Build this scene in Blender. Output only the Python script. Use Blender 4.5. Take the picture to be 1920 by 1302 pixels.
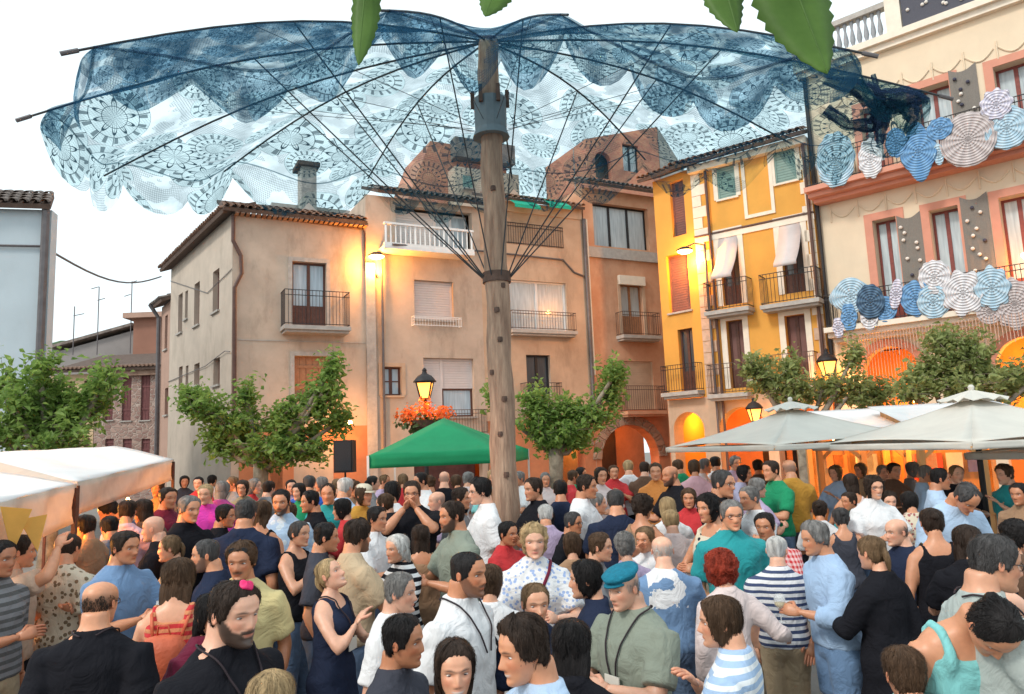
import bpy, bmesh, math, random
import numpy as np
from mathutils import Vector, Matrix
from mathutils.geometry import tessellate_polygon
R = math.radians
random.seed(7); RNG = np.random.default_rng(7)
for o in list(bpy.data.objects): bpy.data.objects.remove(o)
SC = bpy.context.scene
COL = SC.collection

# ------------------------------------------------------------------ camera
F = 1400.0; PITCH = math.atan(0.135); ROLL = 0.041; HC = 2.15
_f = Vector((0, math.cos(PITCH), math.sin(PITCH)))
_r0 = Vector((1, 0, 0)); _u0 = Vector((0, -math.sin(PITCH), math.cos(PITCH)))
_r = _r0*math.cos(ROLL) - _u0*math.sin(ROLL)
_u = _u0*math.cos(ROLL) + _r0*math.sin(ROLL)
CAM = Vector((0, 0, HC))
cd = bpy.data.cameras.new('camera'); cam = bpy.data.objects.new('camera', cd); COL.objects.link(cam)
cd.sensor_width = 36; cd.lens = F/1920*36; cd.clip_start = 0.05; cd.clip_end = 600
mw = Matrix((( _r.x, _u.x, -_f.x, 0), (_r.y, _u.y, -_f.y, 0), (_r.z, _u.z, -_f.z, HC), (0, 0, 0, 1)))
cam.matrix_world = mw
SC.camera = cam
def ray(x, y):
    return _f + _r*((x-960)/F) + _u*((651-y)/F)
def at(x, y, Y):                      # point seen at pixel (x, y), at distance Y from the camera plane
    d = ray(x, y); return CAM + d*(Y/d.y)
# ------------------------------------------------------------------ sky, sun, exposure
SUN_EL, SUN_AZ = R(14), R(228)
w = bpy.data.worlds.new('World'); SC.world = w; w.use_nodes = True
nt = w.node_tree; nt.nodes.clear()
sk = nt.nodes.new('ShaderNodeTexSky'); sk.sky_type = 'NISHITA'; sk.sun_disc = False
sk.sun_elevation = SUN_EL; sk.sun_rotation = SUN_AZ; sk.dust_density = 2.0; sk.air_density = 1.0
hs = nt.nodes.new('ShaderNodeHueSaturation'); hs.inputs['Saturation'].default_value = 0.5
mx = nt.nodes.new('ShaderNodeMix'); mx.data_type = 'RGBA'; mx.inputs[0].default_value = 0.78
mx.inputs[7].default_value = (10.9, 12.4, 13.0, 1)          # even high cloud
bg = nt.nodes.new('ShaderNodeBackground'); bg.inputs[1].default_value = 0.088
wo = nt.nodes.new('ShaderNodeOutputWorld')
nt.links.new(sk.outputs[0], hs.inputs['Color']); nt.links.new(hs.outputs[0], mx.inputs[6])
nt.links.new(mx.outputs[2], bg.inputs[0]); nt.links.new(bg.outputs[0], wo.inputs[0])
sl = bpy.data.lights.new('sun', 'SUN'); sl.energy = 1.5; sl.angle = R(11); sl.color = (1, 0.93, 0.84)
so = bpy.data.objects.new('sun', sl); COL.objects.link(so)
_sd = Vector((math.sin(SUN_AZ)*math.cos(SUN_EL+R(28)), math.cos(SUN_AZ)*math.cos(SUN_EL+R(28)), math.sin(SUN_EL+R(28))))
so.rotation_euler = _sd.to_track_quat('Z', 'Y').to_euler()
SC.view_settings.view_transform = 'Standard'; SC.view_settings.look = 'None'
SC.view_settings.exposure = 0.46; SC.view_settings.gamma = 1
SC.cycles.use_denoising = True
SC.cycles.transparent_max_bounces = 24; SC.cycles.max_bounces = 6
SC.cycles.use_adaptive_sampling = True; SC.cycles.caustics_reflective = False; SC.cycles.caustics_refractive = False
LAMP = (1.0, 0.36, 0.045)

# ------------------------------------------------------------------ materials
MATS = {}
def mat(name, col, rough=.8, var=.12, scale=3.0, bump=0., bscale=40., metal=0., stain=0., col2=None, stretch=None, trans=0., emit=None, spec=.3, sheen=0.):
    if name in MATS: return MATS[name]
    m = bpy.data.materials.new(name); m.use_nodes = True; n = m.node_tree.nodes; L = m.node_tree.links
    b = n['Principled BSDF']; b.inputs['Roughness'].default_value = rough; b.inputs['Metallic'].default_value = metal
    b.inputs['Specular IOR Level'].default_value = spec
    if sheen: b.inputs['Sheen Weight'].default_value = sheen
    tc = n.new('ShaderNodeTexCoord'); co = tc.outputs['Object']
    if stretch:
        mp = n.new('ShaderNodeMapping'); mp.inputs['Scale'].default_value = stretch; L.new(co, mp.inputs[0]); co = mp.outputs[0]
    nz = n.new('ShaderNodeTexNoise'); nz.inputs['Scale'].default_value = scale; nz.inputs['Detail'].default_value = 6; nz.inputs['Roughness'].default_value = .62
    L.new(co, nz.inputs['Vector'])
    rp = n.new('ShaderNodeMapRange'); rp.inputs[1].default_value = .3; rp.inputs[2].default_value = .7; L.new(nz.outputs[0], rp.inputs[0])
    mi = n.new('ShaderNodeMix'); mi.data_type = 'RGBA'; L.new(rp.outputs[0], mi.inputs[0])
    c1 = [c*(1-var) for c in col]; c2 = list(col2) if col2 else [min(1, c*(1+var)) for c in col]
    mi.inputs[6].default_value = (*c1, 1); mi.inputs[7].default_value = (*c2, 1)
    out = mi.outputs[2]
    if stain:
        mp2 = n.new('ShaderNodeMapping'); mp2.inputs['Scale'].default_value = (1.0, 1.0, .35); L.new(tc.outputs['Object'], mp2.inputs[0])
        n2 = n.new('ShaderNodeTexNoise'); n2.inputs['Scale'].default_value = 1.1; n2.inputs['Detail'].default_value = 9; n2.inputs['Roughness'].default_value = .7
        L.new(mp2.outputs[0], n2.inputs['Vector'])
        r2 = n.new('ShaderNodeMapRange'); r2.inputs[1].default_value = .52; r2.inputs[2].default_value = .72; r2.inputs[4].default_value = stain
        L.new(n2.outputs[0], r2.inputs[0])
        m2 = n.new('ShaderNodeMix'); m2.data_type = 'RGBA'; L.new(r2.outputs[0], m2.inputs[0]); L.new(out, m2.inputs[6])
        m2.inputs[7].default_value = (col[0]*.42, col[1]*.4, col[2]*.38, 1); out = m2.outputs[2]
    L.new(out, b.inputs['Base Color'])
    if bump:
        nb = n.new('ShaderNodeTexNoise'); nb.inputs['Scale'].default_value = bscale; nb.inputs['Detail'].default_value = 5
        L.new(co, nb.inputs['Vector'])
        bu = n.new('ShaderNodeBump'); bu.inputs['Strength'].default_value = bump; bu.inputs['Distance'].default_value = .02
        L.new(nb.outputs[0], bu.inputs['Height']); L.new(bu.outputs[0], b.inputs['Normal'])
    if trans:
        t = n.new('ShaderNodeBsdfTranslucent'); L.new(out, t.inputs['Color'])
        ms = n.new('ShaderNodeMixShader'); ms.inputs[0].default_value = trans
        L.new(b.outputs[0], ms.inputs[1]); L.new(t.outputs[0], ms.inputs[2]); L.new(ms.outputs[0], n['Material Output'].inputs[0])
    if emit:
        b.inputs['Emission Color'].default_value = (*emit[:3], 1); b.inputs['Emission Strength'].default_value = emit[3]
    MATS[name] = m; return m
def node_mat(name, fn):
    if name in MATS: return MATS[name]
    m = bpy.data.materials.new(name); m.use_nodes = True; fn(m.node_tree.nodes, m.node_tree.links); MATS[name] = m; return m

# ------------------------------------------------------------------ object helpers
def tag(o, label=None, cat=None, group=None, kind=None):
    if label: o['label'] = label
    if cat: o['category'] = cat
    if group: o['group'] = group
    if kind: o['kind'] = kind
    return o
def empty(name, loc=(0, 0, 0), label=None, cat=None, group=None):
    o = bpy.data.objects.new(name, None); COL.objects.link(o); o.location = loc; o.empty_display_size = .2
    return tag(o, label, cat, group)
def rootloc(o):
    while o.parent: o = o.parent
    return Vector(o.location)
def link_mesh(name, me, material=None, parent=None, smooth=False):
    o = bpy.data.objects.new(name, me); COL.objects.link(o)
    if material and not me.materials: me.materials.append(material)
    if parent: o.parent = parent
    if smooth: me.shade_smooth()
    return o
class MB:
    """collects world-space geometry; build() makes one mesh relative to its parent's root"""
    def __init__(self): self.v = []; self.f = []
    def add(self, vs, fs):
        b = len(self.v); self.v += [tuple(p) for p in vs]; self.f += [tuple(i+b for i in f) for f in fs]; return self
    def hexa(self, c):      # 8 corners: bottom 4 ccw, top 4 ccw
        return self.add(c, [(0, 3, 2, 1), (4, 5, 6, 7), (0, 1, 5, 4), (1, 2, 6, 5), (2, 3, 7, 6), (3, 0, 4, 7)])
    def box(self, lo, hi):
        x0, y0, z0 = lo; x1, y1, z1 = hi
        return self.hexa([(x0, y0, z0), (x1, y0, z0), (x1, y1, z0), (x0, y1, z0), (x0, y0, z1), (x1, y0, z1), (x1, y1, z1), (x0, y1, z1)])
    def wbox(self, W, s0, s1, z0, z1, o0, o1):
        p = W.pt
        return self.hexa([p(s0, z0, o1), p(s1, z0, o1), p(s1, z0, o0), p(s0, z0, o0), p(s0, z1, o1), p(s1, z1, o1), p(s1, z1, o0), p(s0, z1, o0)])
    def bar(self, a, b, w, h=None, up=(0, 0, 1)):
        a = Vector(a); b = Vector(b); h = h or w; d = (b-a).normalized(); up = Vector(up)
        if abs(d.dot(up)) > .98: up = Vector((1, 0, 0))
        x = d.cross(up).normalized()*(w/2); y = x.cross(d).normalized()*(h/2)
        return self.hexa([a-x-y, a+x-y, b+x-y, b-x-y, a-x+y, a+x+y, b+x+y, b-x+y])
    def tube(self, pts, rad, n=8, cap=True):
        pts = [Vector(p) for p in pts]; k = len(pts)
        rad = [rad]*k if isinstance(rad, (int, float)) else rad
        b = len(self.v); px = None
        for i, p in enumerate(pts):
            d = (pts[min(i+1, k-1)]-pts[max(i-1, 0)]).normalized()
            if px is None:
                px = d.cross(Vector((0, 0, 1)) if abs(d.z) < .9 else Vector((1, 0, 0))).normalized()
            else:
                px = (px - d*px.dot(d)).normalized()
            py = d.cross(px)
            for j in range(n):
                a = 2*math.pi*j/n; self.v.append(tuple(p + (px*math.cos(a)+py*math.sin(a))*rad[i]))
        for i in range(k-1):
            for j in range(n):
                j2 = (j+1) % n; self.f.append((b+i*n+j, b+i*n+j2, b+(i+1)*n+j2, b+(i+1)*n+j))
        if cap:
            self.f.append(tuple(b+j for j in reversed(range(n)))); self.f.append(tuple(b+(k-1)*n+j for j in range(n)))
        return self
    def lathe(self, c, prof, n=16, axis=None):
        c = Vector(c); b = len(self.v); k = len(prof)
        for r, z in prof:
            for j in range(n):
                a = 2*math.pi*j/n; self.v.append(tuple(c+Vector((r*math.cos(a), r*math.sin(a), z))))
        for i in range(k-1):
            for j in range(n):
                j2 = (j+1) % n; self.f.append((b+i*n+j, b+i*n+j2, b+(i+1)*n+j2, b+(i+1)*n+j))
        self.f.append(tuple(b+j for j in reversed(range(n)))); self.f.append(tuple(b+(k-1)*n+j for j in range(n)))
        return self
    def build(self, name, material, parent=None, smooth=False, uv=None):
        off = rootloc(parent) if parent else Vector((0, 0, 0))
        me = bpy.data.meshes.new(name)
        me.from_pydata([(x-off.x, y-off.y, z-off.z) for x, y, z in self.v], [], self.f); me.update()
        return link_mesh(name, me, material, parent, smooth)
def structure(name, mb, m): return tag(mb.build(name, m), kind='structure')

class Wall:
    """vertical plane through O along unit direction u; off>0 is towards the viewer"""
    def __init__(self, O, ang):
        self.O = Vector((O[0], O[1], 0)); self.u = Vector((math.cos(R(ang)), math.sin(R(ang)), 0)); self.n = Vector((self.u.y, -self.u.x, 0))
        if self.n.dot(CAM-self.O) < 0: self.n = -self.n
    def pt(self, s, z, off=0.): return self.O + self.u*s + self.n*off + Vector((0, 0, z))
    def pix(self, x, y, off=0.):
        d = ray(x, y); t = ((self.O+self.n*off-CAM).dot(self.n))/d.dot(self.n); p = CAM+d*t
        return (p-self.O).dot(self.u), p.z
    def s(self, x, y=600): return self.pix(x, y)[0]
    def z(self, x, y): return self.pix(x, y)[1]
    def rect(self, x0, y0, x1, y1, off=0.):
        ym = (y0+y1)/2; xm = (x0+x1)/2
        a, b = sorted((self.pix(x0, ym, off)[0], self.pix(x1, ym, off)[0]))
        return (a, b, self.pix(xm, y1, off)[1], self.pix(xm, y0, off)[1])
def arch_pts(s0, s1, z0, z1, k=12):
    c = (s0+s1)/2; r = (s1-s0)/2; zs = z1-r*.95
    return [(s0, z0), (s1, z0)] + [(c+r*math.cos(math.pi*i/k), zs+r*.95*math.sin(math.pi*i/k)) for i in range(k+1)]
def facade(W, s0, s1, z0, z1, holes, m, parent, name='wall', thick=.3, D=6.0, body=True):
    """front sheet with real openings, their reveals, and the sides, back and top of the block"""
    g = MB(); s0 += .003; s1 -= .003
    loops = [[(s0, z0), (s1, z0), (s1, z1), (s0, z1)]]
    for h in holes:
        if len(h) == 4 and not isinstance(h[0], tuple): h = [(h[0], h[2]), (h[1], h[2]), (h[1], h[3]), (h[0], h[3])]
        loops.append(h)
    flat = [p for l in loops for p in l]
    tr = tessellate_polygon([[Vector((a, b, 0)) for a, b in l] for l in loops])
    g.add([W.pt(a, b) for a, b in flat], tr)
    for l in loops[1:]:
        for i in range(len(l)):
            a, b = l[i], l[(i+1) % len(l)]
            g.add([W.pt(*a), W.pt(*b), W.pt(*b, -thick), W.pt(*a, -thick)], [(0, 1, 2, 3)])
    if body:
        for s in (s0, s1): g.add([W.pt(s, z0), W.pt(s, z1), W.pt(s, z1, -D), W.pt(s, z0, -D)], [(0, 1, 2, 3)])
        g.add([W.pt(s0, z0, -D), W.pt(s1, z0, -D), W.pt(s1, z1, -D), W.pt(s0, z1, -D)], [(0, 1, 2, 3)])
        g.add([W.pt(s0, z1), W.pt(s1, z1), W.pt(s1, z1, -D), W.pt(s0, z1, -D)], [(0, 1, 2, 3)])
    return g.build(name, m, parent)

# shared materials
def glass_mat(name, c):
    def fn(n, L):
        b = n['Principled BSDF']; tc = n.new('ShaderNodeTexCoord')
        wv = n.new('ShaderNodeTexNoise'); mp = n.new('ShaderNodeMapping'); mp.inputs['Scale'].default_value = (9, 9, .8)
        L.new(tc.outputs['Object'], mp.inputs[0]); L.new(mp.outputs[0], wv.inputs[0]); wv.inputs['Scale'].default_value = 1.6
        mi = n.new('ShaderNodeMix'); mi.data_type = 'RGBA'; L.new(wv.outputs[0], mi.inputs[0])
        mi.inputs[6].default_value = (c[0]*.45, c[1]*.5, c[2]*.55, 1); mi.inputs[7].default_value = (*[min(1, x*1.3) for x in c], 1)
        L.new(mi.outputs[2], b.inputs['Base Color']); b.inputs['Roughness'].default_value = .28; b.inputs['Coat Weight'].default_value = .12
    return node_mat(name, fn)
G_CURT = glass_mat('curtained_glass', (.42, .50, .56)); G_DARK = glass_mat('dark_glass', (.05, .06, .07)); G_PALE = glass_mat('pale_glass', (.50, .56, .58))
WOOD_BR = mat('brown_door_wood', (.10, .042, .03), .5, .25, 12, .2)
WOOD_RED = mat('reddish_door_wood', (.22, .055, .045), .5, .2, 12)
WOOD_TAN = mat('tan_shutter_wood', (.34, .17, .09), .6, .2, 10)
SHUT = mat('pale_roller_shutter', (.60, .55, .54), .6, .05, 4)
SHUT_BR = mat('brown_roller_shutter', (.17, .085, .075), .6, .12, 4)
SHUT_GR = mat('grey_green_shutter', (.20, .30, .27), .6, .12, 4)
IRON = mat('dark_iron', (.035, .033, .035), .5, .2, 20, metal=.4)
RUST = mat('rusty_iron', (.10, .06, .045), .7, .3, 14)
STONE = mat('grey_stone_trim', (.40, .37, .34), .85, .15, 6, .3)
WHITE = mat('white_paint', (.74, .72, .70), .6, .06, 4)
CREAM_TRIM = mat('cream_trim', (.74, .66, .55), .8, .07, 4)
SLATE = mat('brown_roof_base', (.11, .075, .06), .9, .3, 5)  # brownish roof base seen between the tiles, also on the chimney cap
TILE = mat('clay_roof_tile', (.27, .13, .085), .85, .45, 2.3, .5, 20, col2=(.36, .25, .19))
TILE_G = mat('weathered_grey_tile', (.17, .14, .13), .85, .4, 2.3, .5, 20, col2=(.30, .25, .22))
PIPE = mat('drain_pipe', (.13, .12, .125), .5, .2, 5, metal=.3)
PIPE_BR = mat('brown_drain_pipe', (.10, .055, .045), .5, .2, 5)

def tile_mesh(m, name):
    r, Lh, n = .10, .48, 6; v = []; f = []
    for y, rr, zz in ((0, r, .045), (Lh, r*.84, .0)):
        for th in (0, .018):
            for i in range(n+1):
                a = math.pi*i/n; v.append(((rr-th)*math.cos(a), y, zz+(rr-th)*.9*math.sin(a)))
    k = n+1
    for i in range(n):
        f += [(i, i+1, 2*k+i+1, 2*k+i), (k+i+1, k+i, 3*k+i, 3*k+i+1), (i+1, i, k+i, k+i+1)]
    me = bpy.data.meshes.new(name); me.from_pydata(v, [], f); me.update(); me.materials.append(m); me.shade_smooth(); return me
TM, TMG = tile_mesh(TILE, 'tile'), tile_mesh(TILE_G, 'tile_grey')
def tiled_roof(parent, P0, U, V, width, length, tmesh, rows, under=SLATE, name='roof', thick=.12):
    """roof slab with barrel tiles laid one by one from the eave up"""
    U = Vector(U).normalized(); V = Vector(V).normalized(); N = U.cross(V).normalized()
    if N.z < 0: N = -N
    P0 = Vector(P0); g = MB()
    a, b, c, d = P0, P0+U*width, P0+U*width+V*length, P0+V*length
    g.hexa([a-N*thick, b-N*thick, c-N*thick, d-N*thick, a, b, c, d]); roof = g.build(name, under, parent)
    sp = .235; n = int(width/sp); off = rootloc(parent)
    for r in range(rows):
        for i in range(n):
            o = bpy.data.objects.new('tile', tmesh); COL.objects.link(o); o.parent = roof
            p = P0 + U*((i+.5)*width/n + random.uniform(-.012, .012)) + V*(r*.40-.05+random.uniform(-.02, .02)) + N*.015 - off
            a = random.uniform(-.04, .04); U2 = (U*math.cos(a)+V*math.sin(a)); V2 = (V*math.cos(a)-U*math.sin(a))
            o.matrix_local = Matrix(((U2.x, V2.x, N.x, p.x), (U2.y, V2.y, N.y, p.y), (U2.z, V2.z, N.z, p.z), (0, 0, 0, 1)))
    return roof

def window(parent, W, rc, kind='casement', frame=WOOD_BR, pane=G_CURT, back=.17, low=0., nleaf=2, trim=None, tw=.14, name='window', sill=True, bars=0):
    s0, s1, z0, z1 = rc; o = -back
    if kind == 'casement':
        g = MB(); fw = .07
        g.wbox(W, s0, s1, z1-fw, z1, o-.06, o); g.wbox(W, s0, s1, z0, z0+fw, o-.06, o)
        xs = [s0+(s1-s0)*i/nleaf for i in range(nleaf+1)]
        for i, x in enumerate(xs):
            a = x if i == 0 else x-fw/2-.02; b = x+fw if i == 0 else (x if i == nleaf else x+fw/2+.02)
            if i == nleaf: a = x-fw
            g.wbox(W, a, b, z0+fw, z1-fw, o-.06, o-.002)
        zl = z0+fw+(z1-z0)*low
        wd = g.build(name, frame, parent)
        for i in range(nleaf):
            a, b = xs[i]+fw*.9, xs[i+1]-fw*.9
            if low: MB().wbox(W, a, b, z0+fw, zl, o-.05, o-.015).build('panel', frame, wd)
            MB().wbox(W, a-.03, b+.03, zl, z1-fw+.01, o-.07, o-.04).build('pane', pane, wd)
            for k in range(bars):
                zz = zl+(z1-fw-zl)*(k+1)/(bars+1); MB().wbox(W, a-.02, b+.02, zz-.02, zz+.02, o-.045, o-.012).build('glazing_bar', frame, wd)
    elif kind == 'roller':
        g = MB(); k = max(6, int((z1-z0)/.09)); h = (z1-z0)/k
        for i in range(k):
            g.wbox(W, s0+.04, s1-.04, z0+i*h, z0+(i+.86)*h, o-.05, o-.006)
        g.wbox(W, s0+.02, s1-.02, z0, z1, o-.08, o-.03)
        g.wbox(W, s0, s0+.05, z0, z1, o-.06, o+.02); g.wbox(W, s1-.05, s1, z0, z1, o-.06, o+.02)
        wd = g.build(name, pane if pane is not G_CURT else SHUT, parent)
    elif kind == 'plank':
        g = MB(); k = max(2, nleaf*3); h = (s1-s0)/k
        for i in range(k):
            g.wbox(W, s0+i*h+.006, s0+(i+1)*h-.006, z0, z1, o-.06, o-.01*(i % 2))
        g.wbox(W, s0, s1, z0, z1, o-.09, o-.045)
        wd = g.build(name, frame, parent)
        for zz in (z0+.25*(z1-z0), z0+.75*(z1-z0)): MB().wbox(W, s0+.03, s1-.03, zz-.05, zz+.05, o-.004, o+.02).build('rail', frame, wd)
    if trim:
        g = MB()
        g.wbox(W, s0-tw, s0-.002, z0, z1+tw, -.02, .035); g.wbox(W, s1+.002, s1+tw, z0, z1+tw, -.02, .035); g.wbox(W, s0-.002, s1+.002, z1+.002, z1+tw, -.02, .032)
        g.build('surround', trim, wd)
    if sill: MB().wbox(W, s0-.08, s1+.08, z0-.07, z0-.002, -.12, .08).build('sill', trim or STONE, wd)
    return wd
def railing(parent, W, s0, s1, z0, h, off, m=IRON, bar=.014, step=.11, mid=.12, sides=True, name='railing', base=0.):
    g = MB(); n = max(3, int((s1-s0)/step))
    for i in range(n+1):
        s = s0+(s1-s0)*i/n; g.bar(W.pt(s, z0+.03, off), W.pt(s, z0+h, off), bar)
    for zz in (z0+.06, z0+h, z0+h*(.85 if mid else 1)): g.bar(W.pt(s0-.01, zz, off), W.pt(s1+.01, zz, off), .03, .022)
    if sides:
        for s in (s0, s1):
            k = max(2, int(off/step))
            for i in range(k): g.bar(W.pt(s, z0+.03, base+(off-base)*i/k), W.pt(s, z0+h, base+(off-base)*i/k), bar)
            for zz in (z0+.06, z0+h): g.bar(W.pt(s, zz, base), W.pt(s, zz, off), .03, .022)
    return g.build(name, m, parent)
def balcony(parent, W, s0, s1, z, depth=.7, h=1.0, m=IRON, slab=STONE, step=.11, th=.14):
    g = MB(); g.wbox(W, s0, s1, z-th, z, 0.001, depth); g.wbox(W, s0+.06, s1-.06, z-th-.09, z-th-.002, .001, depth-.1)
    b = g.build('balcony', slab, parent); railing(b, W, s0+.04, s1-.04, z, h, depth-.05, m, step=step)
    return b
# ------------------------------------------------------------------ ground
PAVE = mat('plaza_paving', (.22, .20, .18), .85, .2, 1.5, .4, 30, stain=.4)
structure('ground', MB().add([(-120, -40, 0), (120, -40, 0), (120, 160, 0), (-120, 160, 0)], [(0, 1, 2, 3)]), PAVE)
# ------------------------------------------------------------------ plasters
PL_BEIGE = mat('beige_plaster', (.50, .40, .32), .9, .13, 1.2, .3, 60, stain=.55)
PL_SIDE = mat('grey_beige_plaster', (.48, .405, .335), .9, .10, 1.2, .25, 60, stain=.4)
PL_PEACH = mat('peach_plaster', (.52, .37, .26), .9, .14, 1.0, .25, 60, stain=.5)
PL_ORANGE = mat('orange_plaster', (.57, .275, .155), .9, .14, 1.0, .25, 60, stain=.4, col2=(.62, .37, .24))
PL_YEL = mat('yellow_ochre_plaster', (.66, .33, .07), .9, .06, 1.4, .15, 60, stain=.10)
PL_CREAM = mat('cream_plaster', (.70, .57, .42), .9, .05, 1.2, .12, 60, stain=.10)
PL_BLUE = mat('blue_grey_plaster', (.46, .53, .575), .9, .05, 1.2, .15, 60, stain=.08)
PL_PINK = mat('pink_beige_plaster', (.42, .27, .21), .9, .1, 1.2, .2, 60, stain=.25)
TERRA = mat('terracotta_trim', (.60, .27, .19), .8, .07, 3)
def stone_fn(c1, c2, cj, sc):
    def fn(n, L):
        b = n['Principled BSDF']; b.inputs['Roughness'].default_value = .9
        tc = n.new('ShaderNodeTexCoord'); v = n.new('ShaderNodeTexVoronoi'); v.feature = 'DISTANCE_TO_EDGE'; v.inputs['Scale'].default_value = sc
        v2 = n.new('ShaderNodeTexVoronoi'); v2.inputs['Scale'].default_value = sc
        mp = n.new('ShaderNodeMapping'); mp.inputs['Scale'].default_value = (1, 1, 1.5); L.new(tc.outputs['Object'], mp.inputs[0])
        L.new(mp.outputs[0], v.inputs[0]); L.new(mp.outputs[0], v2.inputs[0])
        m1 = n.new('ShaderNodeMix'); m1.data_type = 'RGBA'; L.new(v2.outputs['Color'], m1.inputs[0]); m1.inputs[6].default_value = (*c1, 1); m1.inputs[7].default_value = (*c2, 1)
        rp = n.new('ShaderNodeMapRange'); rp.inputs[1].default_value = .03; rp.inputs[2].default_value = .09; L.new(v.outputs[0], rp.inputs[0])
        m2 = n.new('ShaderNodeMix'); m2.data_type = 'RGBA'; L.new(rp.outputs[0], m2.inputs[0]); m2.inputs[6].default_value = (*cj, 1); L.new(m1.outputs[2], m2.inputs[7])
        L.new(m2.outputs[2], b.inputs['Base Color'])
        bu = n.new('ShaderNodeBump'); bu.inputs['Distance'].default_value = .04; L.new(rp.outputs[0], bu.inputs['Height']); L.new(bu.outputs[0], b.inputs['Normal'])
    return fn
M_STONEW = node_mat('rubble_stone_wall', stone_fn((.23, .13, .11), (.42, .29, .24), (.46, .36, .31), 3.2))
M_STONEG = node_mat('ground_floor_stone', stone_fn((.26, .15, .10), (.42, .28, .2), (.36, .27, .2), 2.6))
def brick_fn(n, L):
    b = n['Principled BSDF']; tc = n.new('ShaderNodeTexCoord'); br = n.new('ShaderNodeTexBrick'); br.inputs['Scale'].default_value = 4
    mp = n.new('ShaderNodeMapping'); mp.inputs['Rotation'].default_value = (R(90), 0, 0); L.new(tc.outputs['Object'], mp.inputs[0]); L.new(mp.outputs[0], br.inputs[0])
    br.inputs['Color1'].default_value = (.46, .155, .10, 1); br.inputs['Color2'].default_value = (.54, .25, .145, 1); br.inputs['Mortar'].default_value = (.42, .27, .2, 1)
    L.new(br.outputs[0], b.inputs['Base Color']); b.inputs['Roughness'].default_value = .9
M_BRICK = node_mat('red_brick', brick_fn)
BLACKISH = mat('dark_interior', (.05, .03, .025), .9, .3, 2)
ARC_WALL = mat('arcade_back_wall', (.50, .20, .10), .9, .2, 1.2, stain=.3)

# ------------------------------------------------------------------ planes of the square, from the photograph
pC = at(435, 600, 24.5); WC = Wall(pC, 27)
WS = Wall(pC, 180-53.13)
pY = at(1315, 600, 27.0); WY = Wall(pY, -36.9)
pD = at(1241, 600, 28.3); WD = Wall(pD, math.degrees(math.atan2(pY.y-pD.y, pY.x-pD.x)))
pK = at(1548, 600, 24.55); WK = Wall(pK, -42)
sA, sB, sCc, sE = WC.s(435), WC.s(688), WC.s(1104), WC.s(1262)

# ---- corner house (beige), main face and side face
A = empty('town_house', pC*1.0, 'beige plastered corner house with tiled eave and brown balcony door', 'house'); A.location.z = 0
zA = WC.z(520, 408)
h1 = WC.rect(548, 492, 612, 616); h2 = WC.rect(552, 668, 622, 745); h3 = WC.rect(530, 820, 625, 905); h3 = (h3[0], h3[1], .0, h3[3])
facade(WC, 0, sB, 0, zA, [h1, h2], PL_BEIGE, A, D=7.5)
window(A, WC, h1, low=.32, trim=STONE, name='balcony_door'); window(A, WC, h2, 'plank', WOOD_TAN, trim=STONE, nleaf=2)
b1 = WC.rect(525, 552, 648, 616); balcony(A, WC, b1[0], b1[1], b1[2]-.02, .75, b1[3]-b1[2]); 
sideh = []
for (x0, y0, x1, y1) in ((399, 507, 411, 584), (364, 531, 374, 610), (347, 546, 352, 598), (334, 552, 342, 624), (400, 672, 412, 722), (364, 682, 374, 722), (348, 686, 353, 730), (335, 688, 342, 732)):
    sideh.append(WS.rect(x0, y0, x1, y1))
sS = WS.s(319, 600)
facade(WS, .004, sS, 0, zA, sideh, PL_SIDE, A, name='side_wall', D=6, body=False)
for h in sideh: window(A, WS, h, 'roller', pane=SHUT_BR, back=.2)
# roof: both slopes and the sloping side eave
tiled_roof(A, WC.pt(-.35, zA+.05, .45), WC.u, (-WC.n + Vector((0, 0, .42))), sB+.3, 2.6, TM, 3)
tiled_roof(A, WS.pt(-.2, zA+.02, .42), WS.u, (-WS.n + Vector((0, 0, .40))), sS+.5, 1.2, TM, 1)
g = MB()
for i in range(26): g.wbox(WC, i*sB/26+.04, i*sB/26+.16, zA-.10, zA-.0, .0, .40)
g.build('eave_bricks', TILE, A)
MB().tube([WC.pt(.35, zA-.02, .06), WC.pt(sB-.1, zA-.14, .06), WC.pt(sB-.05, zA-.3, .06), WC.pt(sB-.05, zA-1.7, .06), WC.pt(sB+.4, zA-1.85, .06)], .035, 6).build('cable', PIPE_BR, A)
z1 = zA-.1
MB().tube([WC.pt(.0, z1, .1), WC.pt(.0, z1-.9, .1), WC.pt(.25, z1-1.4, .1), WC.pt(.28, z1-2.0, .1), WC.pt(.06, z1-2.5, .1), WC.pt(.08, 4.5, .1), WC.pt(.12, 2.5, .1)], .07, 8).build('drain_pipe', PIPE_BR, A)
MB().tube([WS.pt(.0, zA-1.95, .03), WS.pt(.5, zA-2.0, .03), WS.pt(3, zA-2.2, .03), WS.pt(sS, zA-.5, .03)], .014, 6).build('cable', PIPE, A)
MB().tube([WS.pt(.0, WC.z(435, 660), .06), WS.pt(.5, WC.z(435, 655), .08), WS.pt(3, WC.z(435, 668), .06), WS.pt(sS, WC.z(435, 668), .03)], .014, 6).build('cable', PIPE, A)
MB().wbox(WC, .2, sB-.02, WC.z(500, 638)-.03, WC.z(500, 638), .001, .02).build('string_course', STONE, A)
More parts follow.
